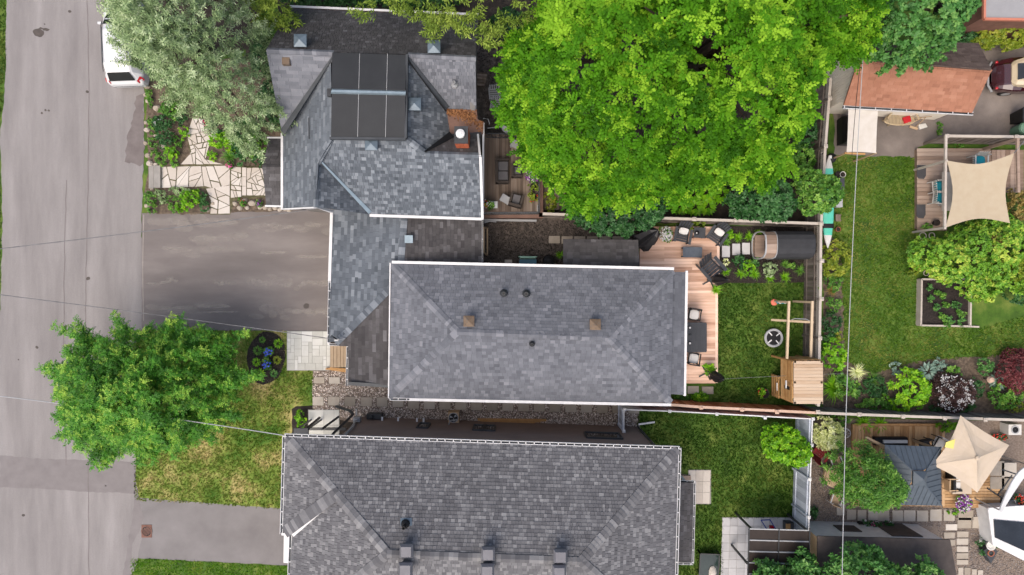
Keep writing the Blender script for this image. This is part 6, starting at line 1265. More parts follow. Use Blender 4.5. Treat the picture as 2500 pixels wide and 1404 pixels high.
# roof at the very top right
t = thing('grey_outbuilding', 'flat grey roofed outbuilding with salmon edge in the top right corner', 'building', P(2450, 10)); k = MB(); k.prism(PL([(2405, -160), (2700, -160), (2700, 48), (2405, 44)], 3.2), 3.1, 3.2); k.build('roof', MT['grey_roof'], t)
k = MB(); k.bar(P(2403, -160, 3.2), P(2402, 46, 3.2), .1, .14); k.bar(P(2402, 47, 3.2), P(2700, 51, 3.2), .1, .14); k.build('roof_edge', MT['orange_gutter'], t); k = MB(); k.prism(PL([(2412, -150), (2690, -150), (2690, 40), (2412, 36)], 3.1), 0, 3.1); k.build('wall', MT['rust_iron'], t)

# ---------------------------------------------------------------- bottom right yard
gz_ = thing('metal_gazebo', 'square grey metal roofed gazebo with a small raised cap', 'gazebo', P(2230, 1165)); ze, zp = 2.2, 2.95
cor = [P(2160, 1086, ze), P(2297, 1091, ze), P(2299, 1235, ze), P(2161, 1232, ze)]; top = P(2247, 1167, zp)
capc = [P(2230, 1150, zp), P(2264, 1151, zp), P(2263, 1186, zp), P(2229, 1185, zp)]
for i in range(4):
    a, b_ = cor[i], cor[(i + 1) % 4]; c0_, c1_ = capc[i] - Vector((0, 0, .12)), capc[(i + 1) % 4] - Vector((0, 0, .12)); n_ = 11
    for j in range(n_):
        f0, f1 = j / n_, (j + 1) / n_; p = [a + (b_ - a) * f0, a + (b_ - a) * f1]
        # vertical seams run straight up the slope: cut the trapezoid at the hip lines
        L2 = (b_ - a).length_squared; fa, fb = (c0_ - a).dot(b_ - a) / L2, (c1_ - a).dot(b_ - a) / L2
        up_at = lambda f: a + (c0_ - a) * (f / fa) if f < fa else (b_ + (c1_ - b_) * ((1 - f) / (1 - fb)) if f > fb else c0_ + (c1_ - c0_) * ((f - fa) / (fb - fa)))
        q = [up_at(f0), up_at(f1)]
        k = MB(); dn = Vector((0, 0, -.02)); k.hexa([p[0] + dn, p[1] + dn, q[1] + dn, q[0] + dn], [p[0], p[1], q[1], q[0]], .5); k.bar(p[1] + Vector((0, 0, .012)), q[1] + Vector((0, 0, .012)), .03, .03); k.build('roof_panel', MT['gazebo_metal'], gz_)
    k = MB(); k.bar(a + Vector((0, 0, .02)), c0_ + Vector((0, 0, .02)), .05, .04); k.build('hip_trim', MT['gazebo_metal'], gz_)
    q = a + (top - a) * .1; k = MB(); k.bar((q.x, q.y, .22), (q.x, q.y, ze), .1, .1); k.build('post', MT['tan_wood'], gz_)
k = MB(); t2 = top + Vector((0, 0, .25)); [k.poly([capc[i], capc[(i + 1) % 4], t2]) for i in range(4)]; k.prism(capc, zp - .1, zp); k.build('roof_cap', MT['gazebo_metal'], gz_)
pr = thing('cream_parasol', 'large square cream parasol open over the gazebo deck', 'parasol', P(2384, 1118)); hub = P(2386, 1118, 2.9)
tips = [P(2345, 1014, 2.35), P(2464, 1087, 2.35), P(2386, 1203, 2.35), P(2274, 1135, 2.35)]
k = MB(); n_ = 8
for i in range(4):
    a, b_ = tips[i], tips[(i + 1) % 4]; m_ = (a + b_) / 2; edge = []
    for j in range(n_ + 1): f = j / n_; p = a + (b_ - a) * f; s_ = 4 * f * (1 - f); q = p + (hub - p) * (.07 * s_); q.z = p.z + .12 * s_; edge.append(q)
    prev = edge
    for r_ in (.3, .6, .85, 1.0):
        cur = [e + (hub - e) * r_ - Vector((0, 0, .12 * math.sin(math.pi * r_) * (4 * (j / n_) * (1 - j / n_)))) for j, e in enumerate(edge)]; k.quadstrip(prev, cur, .5); prev = cur
k.build('canopy', MT['canvas'], pr)
for a in tips: k = MB(); k.bar(hub - Vector((0, 0, .06)), a - Vector((0, 0, .03)), .03, .03); k.build('rib', MT['dark_metal'], pr)
k = MB(); k.lathe(hub, [(.1, -.03), (.1, .04), (.03, .08)], 8); k.build('finial', MT['canvas'], pr); k = MB(); k.tube([Vector((hub.x, hub.y, .22)), hub], .03); k.build('pole', MT['dark_metal'], pr)
k = MB(); k.prism(PL([(2310, 1080), (2333, 1072), (2328, 1096), (2307, 1092)], 2.75), 2.72, 2.74); k.build('patch', MT['yellow_patch'], pr)
k = MB(); k.bar(P(2445, 1146, .25), P(2500, 1164, .25), .06, .05); k.bar(P(2470, 1160, .25), P(2435, 1210, .25), .06, .05); k.bar(P(2410, 1192, .25), P(2445, 1215, .25), .06, .05); k.bar(P(2445, 1215, .25), P(2442, 1240, .25), .06, .05); tag(k.build('parasol_stand', MT['dark_metal']), 'dark cross shaped stand frame lying right of the parasol', 'stand')
def bench_slab(name, label, cat, poly, z, th, m): k = MB(); k.prism(PL(poly, z), z - th, z); o = k.build(name, MT[m]); return tag(o, label, cat)
t = thing('day_bed', 'cream cushioned day bed beneath the parasol', 'day bed', P(2350, 1185)); k = MB(); k.prism(PL(rect(2326, 1168, 2372, 1206), .6), .36, .6); k.build('mattress', MT['canvas'], t); k = MB(); k.prism(PL(rect(2325, 1167, 2373, 1207), .36), .2, .35); k.build('base', MT['tan_wood'], t)
patio_chair('tan wooden chair between the gazebo and the parasol', 'tan_wood', 'tan_wood', 2306, 1175, R(90), .22); sofa('white framed lounger under the right edge of the gazebo', 2320, 1170, .9, .5, R(90), .22, 'black', 'cushion_white', 'garden_sofa', 'sofa')
t = thing('sun_lounger', 'black and white striped garden sofa at the top of the gazebo deck', 'lounger', P(2195, 1075)); 
k = MB(); k.prism(PL(rect(2138, 1069, 2218, 1088), .55), .22, .5); k.build('base', MT['black'], t); k = MB(); k.prism(PL(rect(2158, 1075, 2216, 1082), .6), .5, .6); k.build('cushion', MT['cushion_white'], t)
patio_chair('black patio chair with white pillow at the top right of the gazebo', 'black', 'cushion_white', 2278, 1078, R(-30), .22, 'cushion_white'); patio_chair('black patio chair with grey seat left of the pillowed one', 'black', 'weave_dark', 2244, 1082, R(10), .22)
bench_slab('timber_beam', 'tan timber beam slanting beside the gazebo roof corner', 'beam', [(2112, 1068), (2118, 1066), (2162, 1088), (2160, 1094)], 1.6, .1, 'tan_wood')
for i, (x, y, w, h) in enumerate(((2418, 1126, 34, 36), (2446, 1130, 36, 34), (2418, 1164, 34, 30), (2446, 1168, 30, 28))): step_stone(rect(x, y, x + w, y + h), 'paver_tan', '%s of four big tan slabs right of the parasol' % ('top left', 'top right', 'bottom left', 'bottom right')[i], .26, 'slabs right of the parasol')
t = thing('white_hammock', 'curved white hammock canopy at the right edge of the lower yard', 'canopy', P(2470, 1200)); k = MB(); up_, lo_ = [], []
for i in range(11): f = i / 10; x = 2440 + 75 * f; y = 1245 - 108 * (1 - (1 - f) ** 2); w = 6 + 7 * math.sin(math.pi * f); up_.append(P(x, y, 1.9)); lo_.append(P(x + w, y + w * 1.3, 1.7))
k.quadstrip(up_, lo_); k.quadstrip([p - Vector((0, 0, .03)) for p in lo_], [p - Vector((0, 0, .03)) for p in up_]); k.build('canopy', MT['white_metal'], t, True); k = MB(); k.tube(up_, .03); k.bar(Vector((up_[0].x, up_[0].y, 0)), up_[0], .05, .05); k.bar(Vector((up_[-1].x, up_[-1].y, 0)), up_[-1], .05, .05); k.build('frame', MT['steel'], t)
t = thing('white_shed', 'white walled shed with dark glazed roof at the lower right edge', 'shed', P(2470, 1290)); k = MB(); z = .9
o4 = [P(2412, 1242, z), P(2560, 1232, z), P(2560, 1400, z), P(2424, 1330, z)]; k.prism(o4, 0, z); k.build('wall', MT['white_metal'], t); k = MB(); k.prism([P(2425, 1268, z), P(2560, 1280, z), P(2560, 1372, z), P(2428, 1312, z)], z, z + .05); k.build('glazing', MT['glass_dark'], t); k = MB(); k.bar(P(2412, 1241, z + .03), P(2424, 1331, z + .03), .06, .08); k.bar(P(2412, 1241, z + .03), P(2560, 1231, z + .03), .06, .08); k.build('trim', MT['white_metal'], t)
t = thing('black_roof_shed', 'long shed with dark flat felt roof and white wall at the bottom right', 'shed', P(2160, 1360)); z = 2.3
k = MB(); k.prism(PL([(1996, 1309), (2320, 1318), (2338, 1420), (1996, 1500)], z), z - .08, z); k.build('roof', MT['dark_roof'], t)
w0 = PL([(1998, 1313), (2312, 1322), (2330, 1420), (2000, 1490)], z); k = MB(); k.prism(w0, 0, z - .09); sw_ = k.build('wall', MT['white_metal'], t)
for f0, f1 in ((.25, .42), (.62, .86)):
    a, b_ = w0[0] + (w0[1] - w0[0]) * f0, w0[0] + (w0[1] - w0[0]) * f1; k = MB(); k.bar(Vector((a.x, a.y + .02, 1.0)), Vector((b_.x, b_.y + .02, 1.0)), .05, 1.7 if f0 > .5 else .8); k.build('door' if f0 > .5 else 'window', MT['dark_roof'], t)
k = MB(); k.hexa([(w0[0].x - .03, w0[0].y, 0), (w0[0].x - .03, w0[0].y - 3, 0), (w0[0].x - .03, w0[0].y - 3, z - .1), (w0[0].x - .03, w0[0].y, z - .1)], [(w0[0].x - .005, w0[0].y, 0), (w0[0].x - .005, w0[0].y - 3, 0), (w0[0].x - .005, w0[0].y - 3, z - .1), (w0[0].x - .005, w0[0].y, z - .1)]); k.build('side_cladding', MT['tan_wood'], t)
def cans(px, py, r, h, m, label): return pot(label, px, py, r, h, m, 0, 'pots along the shed wall')
cans(2096, 1277, .16, .35, 'black', 'leftmost black pot in the row along the shed wall'); cans(2110, 1276, .15, .35, 'pot_white', 'white pot second in the row along the shed wall'); cans(2132, 1275, .15, .35, 'pot_white', 'white pot in the middle of the row along the shed wall'); cans(2160, 1278, .15, .35, 'pot_dark', 'dark pot at the right end of the row along the shed wall')
t = thing('pool_pump', 'white boxed heat pump with round fan in the right corner yard', 'heat pump', P(2456, 1043)); c = P(2456, 1043, 0); k = MB(); k.box(c + Vector((0, 0, .3)), (.62, .5, .6)); k.build('case', MT['pot_white'], t); k = MB(); k.lathe(c + Vector((0, 0, .6)), [(.2, .001), (.2, .03), (.15, .03)], 16, cap=False); k.build('fan_ring', MT['light_grey'], t); k = MB(); k.lathe(c + Vector((0, 0, .6)), [(.15, .012), (.01, .02)], 16, cap=False); k.build('fan_well', MT['black'], t)
t = thing('wagon_wheel', 'old spoked wagon wheel leaning beside the gazebo deck', 'wheel', P(2063, 1057)); c = P(2063, 1057, .35); k = MB(); k.tube([c + Vector((math.cos(a) * .22, math.sin(a) * .22, .1 * math.cos(a))) for a in [6.283 * i / 20 for i in range(21)]], .025, cap=False); k.build('rim', MT['steel'], t, True); k = MB(); [k.bar(c, c + Vector((math.cos(a) * .21, math.sin(a) * .21, .1 * math.cos(a))), .02, .02) for a in [6.283 * i / 8 for i in range(8)]]; k.build('spoke', MT['steel'], t); k = MB(); k.box((c.x, c.y, .14), (.3, .12, .28)); k.build('block', MT['deck_old'], t)
adirondack('dark red adirondack chair on the gravel beside the silver fence', 'red_wood', 1997, 1098, R(140), False, 0, .95)
t = thing('round_table', 'round tan wooden table half hidden by the willow leaved tree', 'table', P(2038, 1164)); c = P(2038, 1164, .72); k = MB(); k.lathe(c, [(.5, -.03), (.52, -.01), (.5, .015)], 24); k.build('top', MT['tan_wood'], t); k = MB(); k.bar(c, c - Vector((0, 0, .72)), .1, .1); k.build('pedestal', MT['tan_wood'], t)
for i, (x, y, rz) in enumerate(((2030, 1120, 20), (2014, 1150, 80), (2030, 1212, 160))): patio_chair('thin framed %s chair at the round wooden table' % ('white upper', 'black left', 'white lower')[i], 'white_metal' if i != 1 else 'black', 'tan_wood', x, y, R(rz), 0, None, .9)
t = thing('stone_table', 'round white birdbath on a pedestal among the plants', 'birdbath', P(2400, 1318)); c = P(2397, 1320, 0); k = MB(); k.lathe(c, [(.15, 0), (.07, .1), (.06, .5), (.2, .56), (.23, .66), (.19, .66), (.12, .6), (.01, .59)], 16, cap=False); k.build('bowl', MT['pot_white'], t, True)
t = thing('dark_planter', 'dark angular planter box below the white birdbath', 'planter', P(2420, 1354)); k = MB(); k.prism(PL([(2402, 1344), (2424, 1332), (2436, 1346), (2420, 1376)], .4), 0, .4); k.build('box', MT['char_plastic'], t); k = MB(); k.lathe(P(2418, 1350, .41), [(.16, 0), (.16, .06), (.12, .06)], 14, cap=False); k.build('rim', MT['terracotta'], t)
t = thing('ball_lamp', 'pale round garden lamp among the flower bed plants', 'lamp', P(2420, 926)); c = P(2418, 927, .5); k = MB(); k.lathe(c, [(.02, -.17), (.12, -.12), (.17, 0), (.12, .12), (.02, .17)], 16); k.build('globe', MT['fence_pink'], t, True); k = MB(); k.bar(c - Vector((0, 0, .5)), c, .04, .04); k.build('stake', MT['dark_metal'], t)
t = thing('fountain_bowl', 'white ribbed shell planter at the right edge of the gazebo deck', 'planter', P(2478, 1216)); c = P(2478, 1216, .25); k = MB(); k.lathe(c, [(.1, 0), (.22, .2), (.26, .35), (.24, .36), (.18, .25)], 14, cap=False); k.build('bowl', MT['pot_white'], t, True)

# ---------------------------------------------------------------- overhead wires
def wire(label, pts, r=.02, sag=.4, m='wire', name='overhead_wire'):
    o = []
    for (a, b_) in zip(pts, pts[1:]):
        for i in range(12): f = i / 12; p = a + (b_ - a) * f; p.z -= sag * 4 * f * (1 - f); o.append(p)
    o.append(pts[-1]); k = MB(); k.tube(o, r, 6); return tag(k.build(name, MT[m]), label, 'wire')
wire('overhead service wire crossing the road to the gabled house', [P(-200, 630, 6), P(770, 510, 3.6)], .018)
wire('overhead service wire crossing the driveway to the bungalow roof', [P(-200, 695, 6), P(822, 829, 3.05)], .018)
wire('overhead service wire passing the street tree to the lower house', [P(-200, 945, 3.6), P(693, 1063, 5.2)], .02, m='light_grey')
wire('thick overhead cable crossing the right hand yards from top to bottom', [P(2112, 60, 6), P(2055, 1470, 6)], .016, .3, 'light_grey')
wire('thin overhead cable above the brown garage roof', [P(2112, 60, 6.2), P(2080, 380, 5.2)], .012, .1, 'black')
wire('thin clothes line crossing the play lawn to the fence', [P(1770, 925, 1.9), P(2060, 912, 2.2)], .008, .1)
# ---------------------------------------------------------------- vegetation
def unit(v): return v / np.maximum(1e-9, np.linalg.norm(v, axis=-1, keepdims=True))
def frame(a):
    h = np.where(np.abs(a[:, 2:3]) < .9, np.array([[0, 0, 1.]]), np.array([[1., 0, 0]])); x = unit(np.cross(a, h)); return x, np.cross(x, a)
def leaf_quads(base, d, L, W, tone, fold=.25):
    """folded diamond leaves: base (n,3), direction (n,3), length, width"""
    n = len(base); d = unit(d); up = np.tile([[0, 0, 1.]], (n, 1)) + rng.normal(0, .35, (n, 3)); s = unit(np.cross(d, up)); nn = np.cross(s, d)
    V = np.zeros((n, 4, 3)); V[:, 0] = base; V[:, 2] = base + d * L[:, None]
    m = base + d * (L * .45)[:, None] - nn * (W * fold)[:, None]; V[:, 1] = m + s * (W / 2)[:, None]; V[:, 3] = m - s * (W / 2)[:, None]
    V[:, 2] -= nn * (L * .08)[:, None]
    i = np.arange(n) * 4; Fc = np.stack([np.stack([i, i + 1, i + 2], 1), np.stack([i, i + 2, i + 3], 1)], 1).reshape(-1, 3)
    return V.reshape(-1, 3), Fc, np.repeat(tone, 2)
def sprigs(S, A, tone, n, L, W, elev=(.1, .8), shoot=0.0, jit=.25, pinnate=0, droop=.1, ll=.36):
    """n leaves round each sprig axis"""
    m = len(S); x, y = frame(A); k = np.arange(n)[None, :]; ph = rng.uniform(0, 6.28, (m, 1)) + k * 2.399
    el = rng.uniform(elev[0], elev[1], (m, n)); ca, sa = np.cos(ph) * np.cos(el), np.sin(ph) * np.cos(el)
    D = x[:, None] * ca[..., None] + y[:, None] * sa[..., None] + A[:, None] * np.sin(el)[..., None]; D = D + rng.normal(0, jit, D.shape) * .5; D[..., 2] -= droop; D = unit(D).reshape(-1, 3)
    B_ = (S[:, None] + A[:, None] * (shoot * (k / n))[..., None]).reshape(-1, 3)
    LL = L * rng.uniform(.7, 1.25, m * n); T = np.clip(np.repeat(tone, n) + rng.normal(0, .12, m * n), 0, 1)
    if not pinnate: return leaf_quads(B_, D, LL, W * rng.uniform(.8, 1.2, m * n), T)
    # compound leaf: leaflets in pairs along each stalk
    q = pinnate; f = np.tile(np.linspace(.2, 1, q), len(B_)); side = np.where(np.arange(q) % 2 == 0, 1., -1.); side[-1] = 0; side = np.tile(side, len(B_))
    Br, Dr, Lr = np.repeat(B_, q, 0), np.repeat(D, q, 0), np.repeat(LL, q); up = np.tile([[0, 0, 1.]], (len(Br), 1)); s = unit(np.cross(Dr, up)); 
    P0 = Br + Dr * (f * Lr)[:, None]; P0[:, 2] -= .25 * Lr * f ** 2
    dd = unit(Dr * .55 + s * side[:, None] * 1.0 + rng.normal(0, .15, Dr.shape)); dd[:, 2] -= .1
    return leaf_quads(P0, dd, Lr * ll * rng.uniform(.8, 1.2, len(P0)), Lr * W / L * rng.uniform(.8, 1.2, len(P0)), np.repeat(T, q))
def merge(parts):
    V, Fc, T = [], [], []; o = 0
    for v, f, t in parts: V.append(v); Fc.append(f + o); T.append(t); o += len(v)
    return np.concatenate(V), np.concatenate(Fc), np.concatenate(T)
def lobe_points(lobes, dens, zmin=-.3, deep=.12):
    """sprig points on the outside of a union of ellipsoid lobes: rows (cx,cy,cz,rx,ry,rz)"""
    lobes = np.array(lobes); S, A, I = [], [], []
    for i, l in enumerate(lobes):
        r = l[3:6].mean(); n = max(6, int(4 * np.pi * r * r * .65 * dens)); d = unit(rng.normal(0, 1, (n * 2, 3))); d = d[d[:, 2] > zmin][:n]
        p = l[:3] + d * l[3:6] * (1 - deep * rng.uniform(0, 1, (len(d), 1)) ** 2); ok = np.ones(len(p), bool)
        for j in np.where(np.linalg.norm(lobes[:, :2] - l[:2], axis=1) < (lobes[:, 3] + l[3]))[0]:
            if j != i: ok &= (((p - lobes[j, :3]) / (lobes[j, 3:6] * .8)) ** 2).sum(1) > 1
        S.append(p[ok]); A.append(unit(d[ok] / l[3:6])); I.append(np.full(ok.sum(), i))
    return np.concatenate(S), np.concatenate(A), np.concatenate(I)
def pdist(poly, x, y):
    d = np.full(x.shape, 1e9); n = len(poly)
    for i in range(n):
        (x1, y1), (x2, y2) = poly[i], poly[(i + 1) % n]; L2 = (x2 - x1) ** 2 + (y2 - y1) ** 2 + 1e-9
        t = np.clip(((x - x1) * (x2 - x1) + (y - y1) * (y2 - y1)) / L2, 0, 1); d = np.minimum(d, np.hypot(x - x1 - t * (x2 - x1), y - y1 - t * (y2 - y1)))
    return d
def outline_lobes(outline, z0, dome, lr, spacing=1.0, flat=.75, zj=.35, margin=0.0):
    """lobes filling a crown whose outline is known from above; z0 = height of its rim"""
    W = [(p.x, p.y) for p in PL(outline, z0 + dome * .4)]; xs, ys = [p[0] for p in W], [p[1] for p in W]
    n = 4000; x = rng.uniform(min(xs), max(xs), n); y = rng.uniform(min(ys), max(ys), n); k = inpoly(W, x, y); x, y = x[k], y[k]; d = pdist(W, x, y) - margin; k = d > lr[0] * .55; x, y, d = x[k], y[k], d[k]
    out = []; dm = d.max() if len(d) else 1
    for a, b_, c in zip(x, y, d):
        r = min(lr[1], max(lr[0], c * .8)) * U(.8, 1.15)
        if c < r * .8: r = c / .8
        if r < lr[0] * .5: continue
        if all((a - o[0]) ** 2 + (b_ - o[1]) ** 2 > (spacing * .5 * (r + o[3])) ** 2 for o in out):
            z = z0 + dome * (1 - (1 - min(1, c / dm)) ** 2) + U(-zj, zj); out.append((a, b_, z, r, r, r * flat))
    return out
def spray_points(outline, z0, dome, n, ln, step=.13, droop=0.0, rim=1.2):
    """leafy shoots that run outwards and end on the crown outline"""
    W = [(p.x, p.y) for p in PL(outline, z0 + dome * .4)]; cx, cy = np.mean([p[0] for p in W]), np.mean([p[1] for p in W]); S, A, I = [], [], []
    xs, ys = [p[0] for p in W], [p[1] for p in W]; x = rng.uniform(min(xs), max(xs), n * 12); y = rng.uniform(min(ys), max(ys), n * 12); k = inpoly(W, x, y); x, y = x[k], y[k]; d = pdist(W, x, y); dm = d.max()
    pr = np.exp(-d / rim) + .25; o = rng.random(len(x)) < pr; x, y, d = x[o][:n], y[o][:n], d[o][:n]
    tips = [(a, b_, min(1, c / dm)) for a, b_, c in zip(x, y, d)] + [(cx + (p[0] - cx) * f, cy + (p[1] - cy) * f, 0.0) for p in W for f in (.985, .93)]
    for i, (a, b_, f) in enumerate(tips):
        v = np.array([a - cx, b_ - cy, 0.]); v /= (np.linalg.norm(v) + 1e-6); v += rng.normal(0, .3, 3) * [1, 1, .2]; v[2] += .15 + .5 * f - droop; v /= np.linalg.norm(v); L = ln * U(.6, 1.15); tip = np.array([a, b_, z0 + dome * (1 - (1 - f) ** 2) + U(-.2, .35)]); m = int(L / step)
        for j in range(m): S.append(tip - v * (L * j / m) + rng.normal(0, .02 + .05 * j / m, 3)); A.append(v + rng.normal(0, .25, 3)); I.append(i)
    return np.array(S), unit(np.array(A)), np.array(I)
STY = {  # leaves per sprig, length, width, sprigs per m2, kwargs
    'lime': (10, .54, .1, 2.4, dict(elev=(0, .5), pinnate=11, shoot=.06, ll=.2, jit=.1)), 'street': (6, .22, .05, 11, dict(elev=(.1, .9), pinnate=7, shoot=.12, ll=.3)),
    'maple': (9, .2, .15, 12, dict(elev=(-.2, .6), shoot=.12)), 'small': (8, .14, .09, 26, dict(elev=(-.1, .8), shoot=.1)), 'tiny': (8, .095, .06, 60, dict(elev=(-.1, .9), shoot=.06)),
    'fir': (16, .13, .035, 22, dict(elev=(.1, .9), shoot=.3)), 'cedar': (14, .16, .045, 16, dict(elev=(.2, .9), shoot=.35)), 'broad': (8, .2, .11, 14, dict(elev=(-.1, .6), shoot=.08)),
    'willow': (10, .16, .045, 26, dict(elev=(0, .8), shoot=.2))}
def crown_mesh(lobes, style, mkey, parent, dens=1.0, size=1.0, name='crown', droop=.1, axis_mix=.35, spray=None):
    n, L, W, de, kw = STY[style]; S, A, I = lobe_points(lobes, de * dens / size ** 2); nl = len(lobes)
    if spray is not None: S, A, I, nl = np.concatenate([S, spray[0]]), np.concatenate([A, spray[1]]), np.concatenate([I, spray[2] + nl]), nl + spray[2].max() + 1
    lt = rng.normal(0, .15, nl); tone = np.clip(.45 + lt[I] + rng.normal(0, .22, len(S)), 0, 1); A = unit(A + np.array([[0, 0, axis_mix]]) + rng.normal(0, .3, A.shape))
    kw = dict(kw); kw['shoot'] = kw.get('shoot', 0) * size
    return np_mesh(name, *merge([sprigs(S, A, tone, n, L * size, W * size, droop=droop, **kw)]), MT[mkey], parent)
def tree(name, label, base, outline, z0, dome, lr, style, mkey, trunk_r=.25, dens=1.0, size=1.0, extra=None, spacing=1.0, limbs=12, flat=.75, droop=.1, cat='tree', group=None, margin=0.0, shoots=0, sl=1.2, zj=.35, rim=1.2):
    b0 = P(base[0], base[1], 0); t = thing(name, label, cat, b0, group)
    lobes = outline_lobes(outline, z0, dome, lr, spacing, flat, zj, margin); lb = np.array(lobes)
    crown_mesh(lobes, style, mkey, t, dens, size, droop=droop, spray=spray_points(outline, z0, dome, shoots, sl, droop=droop * .6, rim=rim) if shoots else None)
    c = lb[:, :3].mean(0); fork = Vector((b0.x + (c[0] - b0.x) * .2, b0.y + (c[1] - b0.y) * .2, z0 * .55))
    k = MB(); k.tube([b0 - Vector((0, 0, .05)), b0 + Vector((0, 0, .2)), b0 * .5 + fork * .5 + Vector((U(-.1, .1), U(-.1, .1), 0)), fork], [trunk_r * 1.4, trunk_r * 1.05, trunk_r * .85, trunk_r * .7], 9); k.build('trunk', MT['bark'], t, True)
    for i in rng.permutation(len(lb))[:limbs]:
        e = Vector(lb[i, :3]); m_ = fork * .5 + e * .5 + Vector((0, 0, .15 * (e - fork).length)); m_.z = min(m_.z, e.z); k = MB(); k.tube([fork, m_, e], [trunk_r * .5, trunk_r * .28, .02], 6); k.build('limb', MT['bark'], t, True)
    return t, lobes
def curved_blades(c, n, L, w, rise, spread, tone, seg=3):
    """arching strap leaves from a centre"""
    parts = []; a = rng.uniform(0, 6.28, n); l = L * rng.uniform(.6, 1.1, n); r = rng.uniform(.4, 1, n) * rise; sp = rng.uniform(.5, 1, n) * spread
    dx = np.stack([np.cos(a), np.sin(a), np.zeros(n)], 1); sd_ = np.stack([-np.sin(a), np.cos(a), np.zeros(n)], 1); V = np.zeros((n, (seg + 1) * 2, 3))
    for k in range(seg + 1):
        f = k / seg; p = np.array(c)[None] + dx * (l * sp * f)[:, None]; p[:, 2] += l * (r * np.sin(f * 2.2) )* .8; ww = w * (1 - f) ** .7 + .002; V[:, 2 * k] = p + sd_ * ww / 2; V[:, 2 * k + 1] = p - sd_ * ww / 2
    i = np.arange(n)[:, None] * (seg + 1) * 2; Fc = []
    for k in range(seg): Fc += [np.concatenate([i + 2 * k, i + 2 * k + 1, i + 2 * k + 3], 1), np.concatenate([i + 2 * k, i + 2 * k + 3, i + 2 * k + 2], 1)]
    T = np.clip(tone + rng.normal(0, .2, n), 0, 1); return V.reshape(-1, 3), np.concatenate(Fc), np.tile(T, 2 * seg)
def stems(t, c, r, h, n=5):
    k = MB()
    for i in range(n): a = i * 6.283 / n + U(-.3, .3); k.tube([c, c + Vector((math.cos(a) * r * .4, math.sin(a) * r * .4, h * .6))], [.02, .008], 5)
    k.build('stem', MT['bark'], t)
def bush(label, px, py, rx, ry=None, h=.8, m='leaf_mid', style='small', z=0.0, dens=1.0, size=1.0, name='shrub', cat='shrub', group=None, nl=None, soft=.35):
    """rounded shrub of several lobes; rx, ry in photograph pixels"""
    ry = ry or rx; s_ = (CAM_H - z - h * .6) / FPX; c = P(px, py, z + h * .6); c = Vector((c.x, c.y, z)); RX, RY = rx * s_ * 1.14, ry * s_ * 1.14
    t = thing(name, label, cat, c, group); nl = nl or max(3, min(16, int(RX * RY * 14))); lobes = []
    for i in range(nl):
        a = i * 2.399 + U(-.3, .3); f = math.sqrt((i + .3) / nl); lr = U(.38, .54) * (1.15 - .3 * f); q = f * (1 - lr) 
        lobes.append((c.x + math.cos(a) * RX * q, c.y + math.sin(a) * RY * q, z + h * (.72 - soft * f * f + U(-.06, .06)), RX * lr, RY * lr, max(.06, h * .32)))
    crown_mesh(lobes, style, m, t, dens, size, 'foliage'); stems(t, c, min(RX, RY), h); return t
def tuft(label, px, py, r, h=.35, m='leaf_mid', n=60, w=.02, z=0.0, name='ornamental_grass', cat='plant', group=None, rise=.7):
    c = P(px, py, z); t = thing(name, label, cat, c, group); L = r / 50
    np_mesh('foliage', *curved_blades(c, n, L * 1.1, w, rise, 1.0, .5), MT[m], t); return t
def hosta(label, px, py, r, m='leaf_mid', n=22, z=0.0, w=.1, name='hosta', group=None, h=.2):
    c = P(px, py, z); t = thing(name, label, 'plant', c, group); L = r / 50; S = np.repeat(np.array([[c.x, c.y, z + .04]]), n, 0); a = np.arange(n) * 2.399; f = np.sqrt((np.arange(n) + .5) / n)
    D = np.stack([np.cos(a) * (.25 + f), np.sin(a) * (.25 + f), 1.1 - f * .75], 1); st = S + unit(D) * (L * .35 * (.4 + f))[:, None]; st[:, 2] += h * (1 - f * .5)
    D[:, 2] *= .25; np_mesh('foliage', *leaf_quads(st, D, L * .62 * np.ones(n), w * rng.uniform(.8, 1.2, n), np.clip(rng.normal(.5, .2, n), 0, 1)), MT[m], t); stems(t, c, L * .6, h + .08, 6); return t
ICO = None
def blooms(t, pts, r, m, name='flower_head', single=False):
    """flower heads as small faceted balls; pts world (n,3)"""
    if single:
        for p in pts: k = MB(); k.lathe(p, [(.2 * r, -r * .7), (r, -r * .2), (r * .9, r * .35), (.3 * r, r * .8)], 9, U(0, 1)); k.build(name, MT[m], t, True)
        return
    n = len(pts); V = np.repeat(OCT[None], n, 0) * r * rng.uniform(.7, 1.3, (n, 1, 1)); V += np.array(pts)[:, None]; Fc = (OCF[None] + (np.arange(n) * 6)[:, None, None]).reshape(-1, 3)
    np_mesh('blossoms', V.reshape(-1, 3), Fc, np.repeat(rng.uniform(0, 1, n), 8), MT[m], t, 'stuff')
def flowering(label, px, py, r, h, m_leaf, petals, n, z=0.0, br=.035, name='flowering_plant', cat='flowers', dens=1.0, style='tiny', ry=None):
    t = bush(label, px, py, r, ry, h, m_leaf, style, z, dens, name=name, cat=cat); c = t.location; R_ = r * (CAM_H - z - h) / FPX; Ry = (ry or r) * (CAM_H - z - h) / FPX
    for mm in petals:
        k = n // len(petals); a = rng.uniform(0, 6.28, k); f = np.sqrt(rng.uniform(0, 1, k)); blooms(t, np.stack([c.x + np.cos(a) * f * R_, c.y + np.sin(a) * f * Ry, z + h * (1.06 - .4 * f * f) + rng.uniform(-.02, .04, k)], 1), br, mm)
    return t

